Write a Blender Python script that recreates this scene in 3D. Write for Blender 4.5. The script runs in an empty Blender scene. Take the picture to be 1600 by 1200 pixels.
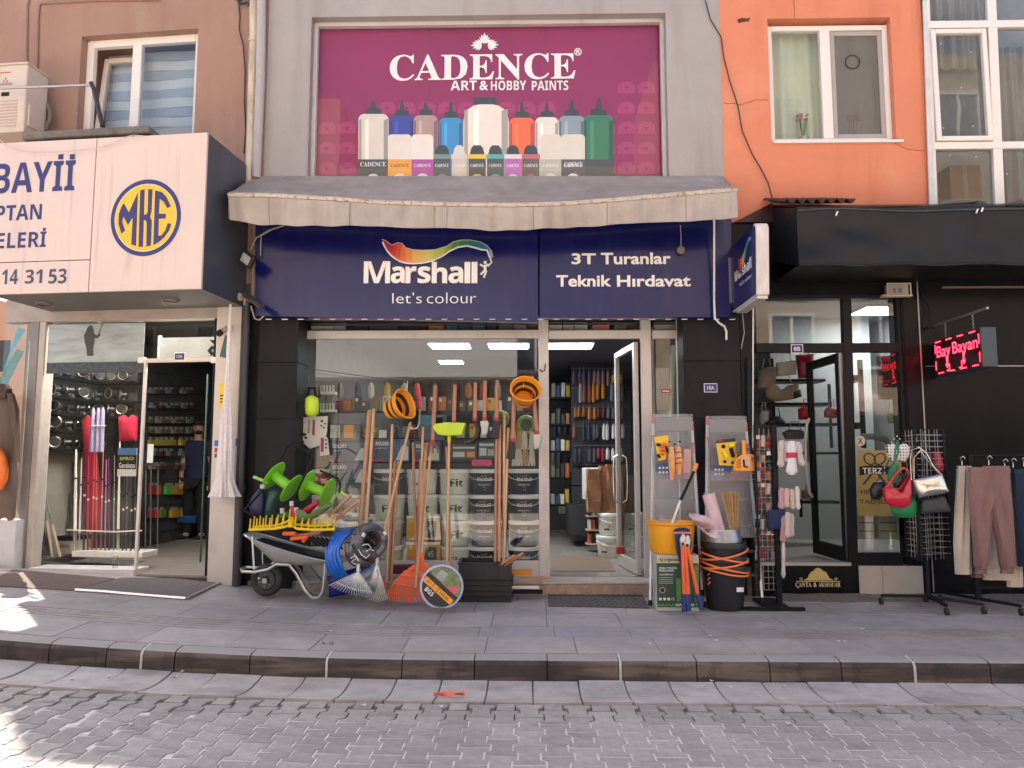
import bpy, bmesh, math, random
from mathutils import Vector, Matrix
R = random.Random(11)
PI = math.pi
rad = math.radians
sc = bpy.context.scene
COL = sc.collection
# ------------------------------------------------------------------ camera, sky, sun, exposure
CAM = Vector((0.0, -8.0, 1.5)); PITCH = rad(5.8); YAW = rad(1.25); FPX = 1200.0
cd = bpy.data.cameras.new('camera'); cam = bpy.data.objects.new('camera', cd); COL.objects.link(cam)
cam.location = CAM; cam.rotation_euler = (PI/2+PITCH, 0, YAW)
cd.sensor_width = 36; cd.lens = FPX/1600*36; cd.clip_start = .05; cd.clip_end = 400
sc.camera = cam
SUN_EL = rad(50); SUN_AZ = rad(-40.4)      # azimuth measured from +y towards +x
w = bpy.data.worlds.new('World'); sc.world = w; w.use_nodes = True
nt = w.node_tree; bg = nt.nodes['Background']
sky = nt.nodes.new('ShaderNodeTexSky'); sky.sky_type = 'NISHITA'; sky.sun_disc = False
sky.sun_elevation = SUN_EL; sky.sun_rotation = SUN_AZ; sky.dust_density = 2.0; sky.ozone_density = 0.6
nt.links.new(sky.outputs[0], bg.inputs[0]); bg.inputs[1].default_value = 0.10
ld = bpy.data.lights.new('sun', 'SUN'); ld.energy = 5.0; ld.angle = rad(.8); ld.color = (1, .90, .76)
lo = bpy.data.objects.new('sun', ld); COL.objects.link(lo)
sd = Vector((math.sin(SUN_AZ)*math.cos(SUN_EL), math.cos(SUN_AZ)*math.cos(SUN_EL), math.sin(SUN_EL)))
lo.rotation_euler = sd.to_track_quat('Z', 'Y').to_euler(); lo.location = sd*30
sc.view_settings.view_transform = 'Standard'; sc.view_settings.look = 'None'
sc.view_settings.gamma = 1; sc.view_settings.use_curve_mapping = False
sc.view_settings.exposure = 1.95
sc.render.engine = 'CYCLES'
sc.cycles.max_bounces = 8; sc.cycles.diffuse_bounces = 4; sc.cycles.glossy_bounces = 4
sc.cycles.transparent_max_bounces = 16; sc.cycles.transmission_bounces = 4
sc.cycles.caustics_reflective = False; sc.cycles.caustics_refractive = False
sc.cycles.sample_clamp_indirect = 6
sc.cycles.use_denoising = True

# ------------------------------------------------------------------ measuring: photo pixel -> point on a plane of the place
CR = Matrix.Rotation(YAW, 3, 'Z') @ Matrix.Rotation(PI/2+PITCH, 3, 'X')
FR = [Matrix.Identity(4)]
def ray(u, v):
    d = CR @ Vector(((u-800)/FPX, -(v-600)/FPX, -1)); inv = FR[-1].inverted()
    return inv @ CAM, inv.to_3x3() @ d
def px(u, v, Y=0.0):
    o, d = ray(u, v); t = (Y-o.y)/d.y
    return o.x+d.x*t, o.z+d.z*t
def gp(u, v, z=.15):
    o, d = ray(u, v); t = (z-o.z)/d.z
    return o.x+d.x*t, o.y+d.y*t
def P(u, v, Y): x, z = px(u, v, Y); return Vector((x, Y, z))
def rise(x, y=-2.5):           # the street climbs gently towards the left
    t = max(0., -(x+.5)); g = .0115*t*t if t < 3.4 else .133+.05*(t-3.4)
    return g*(1+.25*max(0, min(1, (y+2.5)/2.5)))

# ------------------------------------------------------------------ materials
MATS = {}
def hx(h):
    h = h.lstrip('#'); o = []
    for i in (0, 2, 4):
        c = int(h[i:i+2], 16)/255; o.append(c/12.92 if c <= .04045 else ((c+.055)/1.055)**2.4)
    return tuple(o)
def mat(name, col, rough=.6, metal=0., var=.12, scale=6., bump=0., bscale=60., coat=0., spec=.5, rand=0., stretch=None, emis=0., alpha=1.):
    if name in MATS: return MATS[name]
    if isinstance(col, str): col = hx(col)
    m = bpy.data.materials.new(name); m.use_nodes = True; nt = m.node_tree; N = nt.nodes; L = nt.links
    b = N['Principled BSDF']
    b.inputs['Roughness'].default_value = rough; b.inputs['Metallic'].default_value = metal
    b.inputs['Coat Weight'].default_value = coat; b.inputs['Specular IOR Level'].default_value = spec
    tc = N.new('ShaderNodeTexCoord'); mp = N.new('ShaderNodeMapping'); L.new(tc.outputs['Object'], mp.inputs[0])
    if stretch: mp.inputs['Scale'].default_value = stretch
    nz = N.new('ShaderNodeTexNoise'); nz.inputs['Scale'].default_value = scale; nz.inputs['Detail'].default_value = 6
    nz.inputs['Roughness'].default_value = .65; L.new(mp.outputs[0], nz.inputs[0])
    rp = N.new('ShaderNodeValToRGB'); rp.color_ramp.elements[0].position = .3; rp.color_ramp.elements[1].position = .72
    rp.color_ramp.elements[0].color = tuple(max(0, c*(1-var)) for c in col)+(1,)
    rp.color_ramp.elements[1].color = tuple(min(1, c*(1+var)) for c in col)+(1,)
    L.new(nz.outputs[0], rp.inputs[0]); last = rp.outputs[0]
    if rand:
        oi = N.new('ShaderNodeObjectInfo'); hs = N.new('ShaderNodeHueSaturation'); mr = N.new('ShaderNodeMapRange')
        mr.inputs[3].default_value = 1-rand; mr.inputs[4].default_value = 1+rand
        L.new(oi.outputs['Random'], mr.inputs[0]); L.new(mr.outputs[0], hs.inputs['Value']); L.new(last, hs.inputs['Color']); last = hs.outputs[0]
    L.new(last, b.inputs['Base Color'])
    if bump:
        n2 = N.new('ShaderNodeTexNoise'); n2.inputs['Scale'].default_value = bscale; n2.inputs['Detail'].default_value = 5
        L.new(mp.outputs[0], n2.inputs[0]); bp = N.new('ShaderNodeBump'); bp.inputs['Strength'].default_value = bump
        bp.inputs['Distance'].default_value = .01; L.new(n2.outputs[0], bp.inputs['Height']); L.new(bp.outputs[0], b.inputs['Normal'])
    rr = N.new('ShaderNodeMapRange'); rr.inputs[3].default_value = max(0, rough-.08); rr.inputs[4].default_value = min(1, rough+.08)
    L.new(nz.outputs[0], rr.inputs[0]); L.new(rr.outputs[0], b.inputs['Roughness'])
    if emis:
        b.inputs['Emission Color'].default_value = tuple(col)+(1,); b.inputs['Emission Strength'].default_value = emis
    if alpha < 1: b.inputs['Alpha'].default_value = alpha
    MATS[name] = m; return m
def stain(m, col, amount=.5, scale=(1.5, 1.5, .25), lo=.5, hi=.7, nscale=3., coords='Object'):
    """lays irregular dirt runs over a material"""
    nt = m.node_tree; N = nt.nodes; L = nt.links; b = N['Principled BSDF']
    src = b.inputs['Base Color'].links[0].from_socket
    tc = N.new('ShaderNodeTexCoord'); mp = N.new('ShaderNodeMapping'); mp.inputs['Scale'].default_value = scale
    L.new(tc.outputs[coords] if coords != 'World' else N.new('ShaderNodeNewGeometry').outputs['Position'], mp.inputs[0]); nz = N.new('ShaderNodeTexNoise'); nz.inputs['Scale'].default_value = nscale
    nz.inputs['Detail'].default_value = 7; nz.inputs['Roughness'].default_value = .6; L.new(mp.outputs[0], nz.inputs[0])
    mr = N.new('ShaderNodeMapRange'); mr.inputs[1].default_value = lo; mr.inputs[2].default_value = hi; mr.inputs[4].default_value = amount
    L.new(nz.outputs[0], mr.inputs[0]); mx = N.new('ShaderNodeMix'); mx.data_type = 'RGBA'
    L.new(mr.outputs[0], mx.inputs[0]); L.new(src, mx.inputs[6]); mx.inputs[7].default_value = tuple(hx(col) if isinstance(col, str) else col)+(1,)
    L.new(mx.outputs[2], b.inputs['Base Color']); return m
def glass(name, tint=(1, 1, 1), refl=1.0, rough=.0, wave=0.):
    if name in MATS: return MATS[name]
    m = bpy.data.materials.new(name); m.use_nodes = True; N = m.node_tree.nodes; L = m.node_tree.links
    N.remove(N['Principled BSDF']); o = N['Material Output']
    t = N.new('ShaderNodeBsdfTransparent'); t.inputs[0].default_value = tint+(1,)
    g = N.new('ShaderNodeBsdfGlossy'); g.inputs['Roughness'].default_value = rough
    f = N.new('ShaderNodeFresnel'); f.inputs[0].default_value = 1.5
    ml = N.new('ShaderNodeMath'); ml.operation = 'MULTIPLY'; ml.inputs[1].default_value = refl; ml.use_clamp = True
    L.new(f.outputs[0], ml.inputs[0]); mx = N.new('ShaderNodeMixShader'); ge = N.new('ShaderNodeNewGeometry'); bf = N.new('ShaderNodeMath'); bf.operation = 'SUBTRACT'; bf.inputs[0].default_value = 1; L.new(ge.outputs['Backfacing'], bf.inputs[1]); m2 = N.new('ShaderNodeMath'); m2.operation = 'MULTIPLY'; L.new(ml.outputs[0], m2.inputs[0]); L.new(bf.outputs[0], m2.inputs[1]); L.new(m2.outputs[0], mx.inputs[0])
    L.new(t.outputs[0], mx.inputs[1]); L.new(g.outputs[0], mx.inputs[2]); L.new(mx.outputs[0], o.inputs[0])
    if wave:
        tc = N.new('ShaderNodeTexCoord'); nz = N.new('ShaderNodeTexNoise'); nz.inputs['Scale'].default_value = 1.2; L.new(tc.outputs['Object'], nz.inputs[0])
        bp = N.new('ShaderNodeBump'); bp.inputs['Strength'].default_value = wave; bp.inputs['Distance'].default_value = .02
        L.new(nz.outputs[0], bp.inputs['Height']); L.new(bp.outputs[0], g.inputs['Normal']); L.new(bp.outputs[0], f.inputs['Normal'])
    MATS[name] = m; return m

# ------------------------------------------------------------------ geometry
class G:
    def __init__(s): s.v = []; s.f = []
    def add(s, vs, fs):
        o = len(s.v); s.v += [Vector(a) for a in vs]; s.f += [tuple(i+o for i in f) for f in fs]; return s
    def box(s, x0, x1, y0, y1, z0, z1):
        return s.add([(x0, y0, z0), (x1, y0, z0), (x1, y1, z0), (x0, y1, z0), (x0, y0, z1), (x1, y0, z1), (x1, y1, z1), (x0, y1, z1)],
                     [(0, 3, 2, 1), (4, 5, 6, 7), (0, 1, 5, 4), (1, 2, 6, 5), (2, 3, 7, 6), (3, 0, 4, 7)])
    def pbox(s, u0, v0, u1, v1, Y, dy):     # box whose front face covers a pixel box at plane Y
        a, b = px((u0+u1)/2, v0, Y), px((u0+u1)/2, v1, Y); x0 = px(u0, (v0+v1)/2, Y)[0]; x1 = px(u1, (v0+v1)/2, Y)[0]
        return s.box(min(x0, x1), max(x0, x1), Y, Y+dy, min(a[1], b[1]), max(a[1], b[1]))
    def cyl(s, p0, p1, r0, r1=None, n=12, cap=True):
        r1 = r0 if r1 is None else r1; p0 = Vector(p0); p1 = Vector(p1); d = (p1-p0).normalized()
        a = d.orthogonal().normalized(); b = d.cross(a); vs = []
        for p, r in ((p0, r0), (p1, r1)):
            vs += [p+(a*math.cos(2*PI*i/n)+b*math.sin(2*PI*i/n))*r for i in range(n)]
        fs = [(i, (i+1) % n, n+(i+1) % n, n+i) for i in range(n)]
        if cap: fs += [tuple(range(n))[::-1], tuple(range(n, 2*n))]
        return s.add(vs, fs)
    def tube(s, pts, r, n=8, closed=False):
        pts = [Vector(p) for p in pts]; m = len(pts); rs = r if isinstance(r, (list, tuple)) else [r]*m; vs = []; ref = None
        for i, p in enumerate(pts):
            a = pts[(i-1) % m] if (closed or i) else p; b = pts[(i+1) % m] if (closed or i < m-1) else p
            d = (b-a).normalized()
            if ref is None: ref = d.orthogonal().normalized()
            ref = (ref-d*ref.dot(d)); ref = ref.normalized() if ref.length > 1e-6 else d.orthogonal().normalized(); q = d.cross(ref)
            vs += [p+(ref*math.cos(2*PI*k/n)+q*math.sin(2*PI*k/n))*rs[i] for k in range(n)]
        fs = []
        for i in range(m if closed else m-1):
            j = (i+1) % m
            fs += [(i*n+k, i*n+(k+1) % n, j*n+(k+1) % n, j*n+k) for k in range(n)]
        if not closed: fs += [tuple(range(n))[::-1], tuple(range((m-1)*n, m*n))]
        return s.add(vs, fs)
    def lathe(s, prof, c=(0, 0, 0), n=24, M=None, caps=True):
        vs = []; c = Vector(c)
        for r, h in prof: vs += [Vector((r*math.cos(2*PI*i/n), r*math.sin(2*PI*i/n), h)) for i in range(n)]
        if M: vs = [M @ v for v in vs]
        vs = [v+c for v in vs]; fs = []
        for k in range(len(prof)-1): fs += [(k*n+i, k*n+(i+1) % n, (k+1)*n+(i+1) % n, (k+1)*n+i) for i in range(n)]
        if caps: fs += [tuple(range(n))[::-1], tuple(range((len(prof)-1)*n, len(prof)*n))]
        return s.add(vs, fs)
    def prism(s, poly, y0, y1):      # poly (x,z) extruded along y
        n = len(poly); vs = [(x, y0, z) for x, z in poly]+[(x, y1, z) for x, z in poly]
        return s.add(vs, [tuple(range(n)), tuple(range(n, 2*n))[::-1]]+[(i, n+i, n+(i+1) % n, (i+1) % n) for i in range(n)])
    def prismx(s, poly, x0, x1):     # poly (y,z) extruded along x
        n = len(poly); vs = [(x0, y, z) for y, z in poly]+[(x1, y, z) for y, z in poly]
        return s.add(vs, [tuple(range(n)), tuple(range(n, 2*n))[::-1]]+[(i, n+i, n+(i+1) % n, (i+1) % n) for i in range(n)])
    def prismz(s, poly, z0, z1):
        n = len(poly); vs = [(x, y, z0) for x, y in poly]+[(x, y, z1) for x, y in poly]
        return s.add(vs, [tuple(range(n)), tuple(range(n, 2*n))[::-1]]+[(i, n+i, n+(i+1) % n, (i+1) % n) for i in range(n)])
    def grid(s, fn, nu, nv):
        vs = [fn(i/nu, j/nv) for j in range(nv+1) for i in range(nu+1)]; w_ = nu+1
        return s.add(vs, [(j*w_+i, j*w_+i+1, (j+1)*w_+i+1, (j+1)*w_+i) for j in range(nv) for i in range(nu)])
    def shell(s, fn, nu, nv, th=.004):      # closed sheet with thickness
        a = G().grid(fn, nu, nv); me = len(a.v); nrm = [Vector((0, 0, 0)) for _ in a.v]
        for f in a.f:
            n = (a.v[f[1]]-a.v[f[0]]).cross(a.v[f[3]]-a.v[f[0]])
            for i in f: nrm[i] += n
        back = [p-n_.normalized()*th if n_.length > 0 else p for p, n_ in zip(a.v, nrm)]
        w_ = nu+1; rim = [i for i in range(nu+1)]+[j*w_+nu for j in range(1, nv+1)]+[nv*w_+i for i in range(nu-1, -1, -1)]+[j*w_ for j in range(nv-1, 0, -1)]
        fs = list(a.f)+[tuple(i+me for i in f[::-1]) for f in a.f]
        fs += [(rim[k], rim[(k+1) % len(rim)], rim[(k+1) % len(rim)]+me, rim[k]+me) for k in range(len(rim))]
        return s.add(a.v+back, fs)
    def ball(s, c, r, n=12, m=8):
        rx, ry, rz = (r, r, r) if not isinstance(r, tuple) else r; c = Vector(c)
        prof = [(math.sin(PI*k/m), -math.cos(PI*k/m)) for k in range(m+1)]; prof[0] = (1e-3, -1); prof[-1] = (1e-3, 1)
        return s.lathe(prof, c, n, Matrix.Diagonal((rx, ry, rz)))
    def xf(s, M): s.v = [M @ v for v in s.v]; return s
    def join(s, o): return s.add(o.v, o.f)
def prp(o, label=None, cat=None, group=None, kind=None):
    for k, x in (('label', label), ('category', cat), ('group', group), ('kind', kind)):
        if x: o[k] = x
    return o
WM = {}
def T(name, label, cat, loc=(0, 0, 0), group=None, rz=0., raw=False):
    o = bpy.data.objects.new(name, None); COL.objects.link(o); o.empty_display_size = .1
    M = (Matrix.Identity(4) if raw else FR[-1]) @ Matrix.Translation(loc) @ Matrix.Rotation(rz, 4, 'Z')
    o.matrix_world = M; WM[o.name] = M
    return prp(o, label, cat, group)
def mk(name, g, m, parent=None, smooth=False, bev=0., label=None, cat=None, group=None, kind=None, seg=1, local=False, fixn=True):
    me = bpy.data.meshes.new(name)
    vs = g.v if local else [FR[-1] @ v for v in g.v]
    if parent is not None:
        M = WM[parent.name]
        if not local: iv = M.inverted(); vs = [iv @ v for v in vs]
        o = bpy.data.objects.new(name, me); COL.objects.link(o); o.parent = parent; WM[o.name] = M
    else:
        o = bpy.data.objects.new(name, me); COL.objects.link(o)
        if local: c = Vector((0, 0, 0))
        else:
            xs = [v.x for v in vs]; ys = [v.y for v in vs]; c = Vector(((min(xs)+max(xs))/2, (min(ys)+max(ys))/2, min(v.z for v in vs)))
            vs = [v-c for v in vs]
        o.location = c; WM[o.name] = Matrix.Translation(c)
    me.from_pydata([tuple(v) for v in vs], [], g.f)
    if name in ('pane', 'glass_door', 'film') and m and not m.node_tree.nodes.get('Principled BSDF') and not smooth: fixn = False
    if fixn:
        bm = bmesh.new(); bm.from_mesh(me); bmesh.ops.recalc_face_normals(bm, faces=bm.faces); bm.to_mesh(me); bm.free()
    if smooth:
        for p in me.polygons: p.use_smooth = True
        me.update()
        try: me.set_sharp_from_angle(angle=rad(40))
        except Exception: pass
    if m: me.materials.append(m)
    if bev:
        b = o.modifiers.new('bevel', 'BEVEL'); b.width = bev; b.segments = seg; b.limit_method = 'ANGLE'; b.angle_limit = rad(40)
    return prp(o, label, cat, group, kind)
def S(name, g, m, **k): return mk(name, g, m, kind='structure', **k)
def kids(o): return [c for c in bpy.data.objects if c.parent == o]
KC = {}
def dup(root, M, label=None, group=None, mats=None):
    r = root.copy(); COL.objects.link(r); r.matrix_world = M; WM[r.name] = M
    if label: r['label'] = label
    if group: r['group'] = group
    if root.name not in KC:
        KC[root.name] = [(c, kids(c)) for c in kids(root)]
    for c, gs in KC[root.name]:
        n = c.copy(); COL.objects.link(n); n.parent = r; WM[n.name] = M
        for g_ in gs: q = g_.copy(); COL.objects.link(q); q.parent = n
    return r
def recol(o, frm, to):     # the same shape in another colour: own mesh data
    for c in [o]+kids(o)+[k for c in kids(o) for k in kids(c)]:
        if c.type == 'MESH' and c.data.materials and c.data.materials[0] == frm:
            c.data = c.data.copy(); c.data.materials[0] = to
    return o
def at(x, y, z, rz=0., rx=0., ry=0., s=1.):
    return FR[-1] @ Matrix.Translation((x, y, z)) @ Matrix.Rotation(rz, 4, 'Z') @ Matrix.Rotation(ry, 4, 'Y') @ Matrix.Rotation(rx, 4, 'X') @ Matrix.Scale(s, 4)
def letters(body, off=0., res=3, extr=0., space=1., line=1.):
    cu = bpy.data.curves.new('t', 'FONT'); cu.body = body; cu.offset = off; cu.resolution_u = res; cu.extrude = extr
    cu.space_character = space; cu.space_line = line; cu.align_x = 'CENTER'
    ob = bpy.data.objects.new('t', cu); me = bpy.data.meshes.new_from_object(ob)
    g = G(); g.add([tuple(v.co) for v in me.vertices], [tuple(p.vertices) for p in me.polygons])
    bpy.data.objects.remove(ob); bpy.data.curves.remove(cu); bpy.data.meshes.remove(me); return g
def fit(g, x0, x1, z0, z1, y=0., ext=0.):     # letters into the box x0..x1, z0..z1 of the plane y, facing -y
    a = min(v.x for v in g.v); b = max(v.x for v in g.v); c = min(v.y for v in g.v); d = max(v.y for v in g.v)
    e = max(v.z for v in g.v) or 1
    g.v = [Vector((x0+(v.x-a)/(b-a)*(x1-x0), y-(v.z/e*ext if ext else 0), z0+(v.y-c)/(d-c)*(z1-z0))) for v in g.v]; return g
def tx(body, u0, v0, u1, v1, Y, m, parent, off=0., ext=0., name='lettering', space=1., line=1., M=None, res=3):
    x0 = px(u0, (v0+v1)/2, Y)[0]; x1 = px(u1, (v0+v1)/2, Y)[0]; z1 = px((u0+u1)/2, v0, Y)[1]; z0 = px((u0+u1)/2, v1, Y)[1]
    g = fit(letters(body, off, res, .02 if ext else 0, space, line), x0, x1, z0, z1, Y, ext)
    return mk(name, g, m, parent, fixn=bool(ext))
def tl(body, x0, x1, z0, z1, y, m, parent, off=0., name='lettering', M=None, space=1., line=1., local=True, res=2):
    g = fit(letters(body, off, res, 0, space, line), x0, x1, z0, z1, y)
    if M: g.xf(M)
    return mk(name, g, m, parent, local=local, fixn=False)
ORD = ['first', 'second', 'third', 'fourth', 'fifth', 'sixth', 'seventh', 'eighth', 'ninth', 'tenth', 'eleventh', 'twelfth', 'thirteenth', 'fourteenth', 'fifteenth', 'sixteenth', 'seventeenth']
SERIF = lambda s: ''.join(chr(0x1D400+ord(c)-65) if 'A' <= c <= 'Z' else c for c in s)
def bold(s): return ''.join(chr(0x1D7EC+ord(c)-48) if '0' <= c <= '9' else chr(0x1D5D4+ord(c)-65) if 'A' <= c <= 'Z' else chr(0x1D5EE+ord(c)-97) if 'a' <= c <= 'z' else c for c in s)
# ================================================================== SETTING: ground
I4 = Matrix.Identity(4)
FL = Matrix.Translation((-2.93, 0, 0)) @ Matrix.Rotation(rad(-5.5), 4, 'Z')      # the left building turns away with the street
M_pav = stain(mat('paver_concrete', (.355, .318, .29), .85, var=.2, scale=14, bump=.6, bscale=140, rand=.13), (.20, .17, .155), .55, (1, 1.6, 1), .47, .72, .9, 'World')
stain(M_pav, (.13, .105, .095), .5, (1, 2.2, 1), .56, .7, 2.6, 'World'); stain(M_pav, (.50, .47, .45), .35, (1, 1, 1), .6, .72, 9, 'World')
M_joint = mat('joint_sand', (.60, .56, .53), .95, var=.3, scale=14, bump=.5, bscale=200)
M_road0 = mat('road_base', (.24, .235, .23), .9, var=.2, scale=5, bump=.4)
M_gut = stain(mat('gutter_concrete', (.44, .385, .355), .88, var=.16, scale=7, bump=.5, bscale=120, rand=.07), (.19, .155, .13), .6, (1, 1.5, 1), .47, .68, 1.8, 'World')
M_slab = stain(mat('basalt_slab', (.345, .296, .278), .72, var=.14, scale=6, bump=.35, bscale=110, rand=.08), (.20, .17, .17), .6, (1, 2, 1), .46, .7, 1.1, 'World')
stain(M_slab, (.44, .40, .38), .3, (1, 3, 1), .58, .75, 3, 'World')
M_dark = mat('dark_void', (.012, .012, .013), .9, var=0)

def kerb_mat():
    m = mat('kerb_basalt', (.062, .046, .04), .8, var=.35, scale=5, bump=.6, bscale=70, rand=.1, stretch=(1, 1, 2.5))
    stain(m, (.19, .14, .11), .7, (.6, 1, 6), .48, .62, 2.2, 'World'); stain(m, (.02, .016, .014), .6, (2, 1, 1), .5, .65, 3, 'World')
    nt_ = m.node_tree; N = nt_.nodes; L = nt_.links; b = N['Principled BSDF']     # grey dust lies on the upward face
    src = b.inputs['Base Color'].links[0].from_socket; ge = N.new('ShaderNodeNewGeometry'); sp = N.new('ShaderNodeSeparateXYZ'); L.new(ge.outputs['Normal'], sp.inputs[0])
    mr = N.new('ShaderNodeMapRange'); mr.inputs[1].default_value = .45; mr.inputs[2].default_value = .9; L.new(sp.outputs[2], mr.inputs[0])
    mx = N.new('ShaderNodeMix'); mx.data_type = 'RGBA'; L.new(mr.outputs[0], mx.inputs[0]); L.new(src, mx.inputs[6]); mx.inputs[7].default_value = (.32, .28, .265, 1)
    L.new(mx.outputs[2], b.inputs['Base Color']); return m
M_kerb = kerb_mat()
# one sheet below everything, out to the horizon
S('ground', G().add([(-90, -90, -.12), (90, -90, -.12), (90, 90, -.12), (-90, 90, -.12)], [(0, 1, 2, 3)]), M_road0)
KY = -2.52                                    # kerb face
def strip(y0, y1, z, x0=-12, x1=12, n=160):
    return G().grid(lambda a, b: Vector((x0+(x1-x0)*a, y0+(y1-y0)*b, z+rise(x0+(x1-x0)*a, y0+(y1-y0)*b))), n, 4)
road = S('road', strip(-9.2, -3.36, -.002), M_joint)
mk('gutter_bed', strip(-3.04, KY+.1, -.045), M_joint, road); mk('open_joint_bed', strip(-3.359, -3.035, -.014), mat('joint_dark', (.15, .135, .12), .95, var=.4, scale=20), road)
def pav_poly(g=.0040, L_=.12):
    a, b, c, d = .0875-g, .0585-g, .072, .050
    q = [(a, -L_+g), (a, -c), (b, -d), (b, d), (a, c), (a, L_-g)]
    return [(x, y) for x, y in q]+[(-x, -y) for x, y in q]
def pav_geo():
    q = pav_poly(); n = len(q); g = G()
    ins = [(x*.955, y*.97) for x, y in q]
    g.add([(x, y, .0) for x, y in ins]+[(x, y, -.003) for x, y in q]+[(x, y, -.03) for x, y in q],
          [tuple(range(n))]+[(i, n+i, n+(i+1) % n, (i+1) % n) for i in range(n)]+[(n+i, 2*n+i, 2*n+(i+1) % n, n+(i+1) % n) for i in range(n)])
    return g
PG = pav_geo(); spots = []
for c in range(-52, 53):
    for r in range(0, 30):
        x = c*.146; y = -3.17-r*.24-(.12 if c % 2 else 0)
        vis = abs(x+.08) < (y+8)*.70+.1 and y > -4.42
        if y > -6.2: spots.append((0 if vis else 1, x, y))
vis = sorted([s_ for s_ in spots if s_[0] == 0], key=lambda s_: s_[2])
rest = [s_ for s_ in spots if s_[0] == 1]+vis[299:]; vis = vis[:299]
first = None
for _, x, y in vis:
    M = Matrix.Translation((x, y, rise(x, y)+.0008+R.uniform(-.0012, .0012))) @ Matrix.Rotation(R.uniform(-.008, .008), 4, 'X') @ Matrix.Rotation(R.uniform(-.009, .009)+(-.0115*2*max(0, -(x+.5)))*-1*.0, 4, 'Y') @ Matrix.Rotation(R.uniform(-.01, .01), 4, 'Z')
    if first is None: first = mk('paver', PG, M_pav, road, local=True); o = first
    else: o = first.copy(); COL.objects.link(o); o.parent = road
    o.matrix_local = WM[road.name].inverted() @ M
g = G()
for _, x, y in rest:
    g.join(G().join(PG).xf(Matrix.Translation((x, y, rise(x, y)+.0008+R.uniform(-.001, .001))) @ Matrix.Rotation(R.uniform(-.015, .015), 4, 'X')))
mk('paver_field', g, M_pav, road, kind='stuff')
# odd half row between gutter and pavers
x = -.146*49; first = None
while x < 7.2:
    w_ = .292; g = G().box(x-.0545, x+.0545, -3.163, -3.038, -.03, .001+R.uniform(-.002, .002))
    for v in g.v: v.z += rise(v.x)
    if -3.9 < x < 3.7: mk('edge_paver', g, M_pav, road)
    x += w_
# gutter channel stones, hollow on top
x = -6.9
while x < 6.9:
    w_ = .315+R.uniform(-.012, .012); dz = R.uniform(-.004, .004); ry_ = R.uniform(-.006, .006)
    pr = [(-3.03, .004), (-2.95, -.012), (-2.84, -.024), (-2.72, -.026), (-2.62, -.018), (-2.535, -.004), (-2.535, -.05), (-3.03, -.05)]
    g = G().prismx([(y, z+dz) for y, z in pr], x+.004, x+w_-.004)
    for v in g.v: v.z += rise(v.x)+ry_*(v.x-x)+.01
    mk('gutter_stone', g, M_gut, road, bev=.004); x += w_
# kerb stones
kerb = S('kerb', G().grid(lambda a, b: Vector((-9+18*a, KY+.05+.15*b, .12+rise(-9+18*a))), 40, 1), M_joint)
ks = [-60, 75, 165, 218, 272, 390, 508, 628, 741, 855, 967, 1089, 1203, 1315, 1427, 1547, 1662]
kx = [px(u, 1035, KY)[0] for u in ks]; kx = [kx[0]-.55*k for k in range(6, 0, -1)]+kx+[kx[-1]+.55*k for k in range(1, 6)]
white = {kx[ks.index(u)+6] for u in (218, 508, 967, 1427)}
def drill(o, x, y0, z, r):
    c = mk('cut', G().lathe([(r, -.2), (r*.8, .0), (r*1.15, .2)], n=9, M=Matrix.Rotation(PI/2, 4, 'X')).xf(Matrix.Translation((x, y0, z))), None)
    md = o.modifiers.new('b', 'BOOLEAN'); md.object = c; md.solver = 'FAST'; dg = bpy.context.evaluated_depsgraph_get()
    me = bpy.data.meshes.new_from_object(o.evaluated_get(dg)); o.modifiers.clear(); o.data = me; bpy.data.objects.remove(c)
for i in range(len(kx)-1):
    a, b = kx[i]+.004, kx[i+1]-.004
    if kx[i] in white: a += .016
    pr = [(KY, -.05), (KY+.008, .10), (KY+.022, .128), (KY+.05, .140), (KY+.14, .146), (KY+.14, -.05)]
    dy = R.uniform(-.006, .006); g = G().prismx([(y+dy, z) for y, z in pr], a, b)
    for v in g.v: v.z += rise(v.x)
    o = mk('kerb_stone', g, M_kerb, kerb)
    for hu in (263, 1297, 78):
        hxp = px(hu, 1036, KY)[0]
        if a < hxp < b: drill(o, hxp-WM[kerb.name].translation.x, KY-WM[kerb.name].translation.y, (.05 if hu != 78 else .085)+rise(hxp)-WM[kerb.name].translation.z, .026)
    if kx[i] in white:
        g = G().prismx([(KY-.004, -.03), (KY, .10), (KY+.02, .132), (KY+.13, .150), (KY+.13, -.03)], kx[i]+.002, kx[i]+.018)
        for v in g.v: v.z += rise(v.x)
        mk('mortar_joint', g, mat('pale_mortar', (.5, .49, .45), .8, var=.2, scale=30), kerb)
# pavement slabs in rows along the street
walk = S('sidewalk', strip(KY+.13, 1.2, .124), mat('slab_joint', (.13, .12, .118), .95, var=.3, scale=20))
rows = [(-2.375, -1.865, .60), (-1.49, -.93, .62), (-.925, -.36, .66), (-.355, .02, .6)]
for y0, y1, L_ in rows:
    x = -7.0+R.uniform(0, .4)
    while x < 6.6:
        w_ = L_*R.choice([.75, 1, 1, 1.1])
        if -6.4 < x+w_ and x < 5.7:
            g = G().box(x+.002, x+w_-.002, y0+.002, y1-.002, .11, .1495+R.uniform(-.0015, .0015))
            g2 = G()
            for k in range(4):      # follow the slope
                pass
            for v in g.v: v.z += rise(v.x, v.y)
            mk('paving_slab', g, M_slab, walk, bev=.0025)
        x += w_
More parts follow.
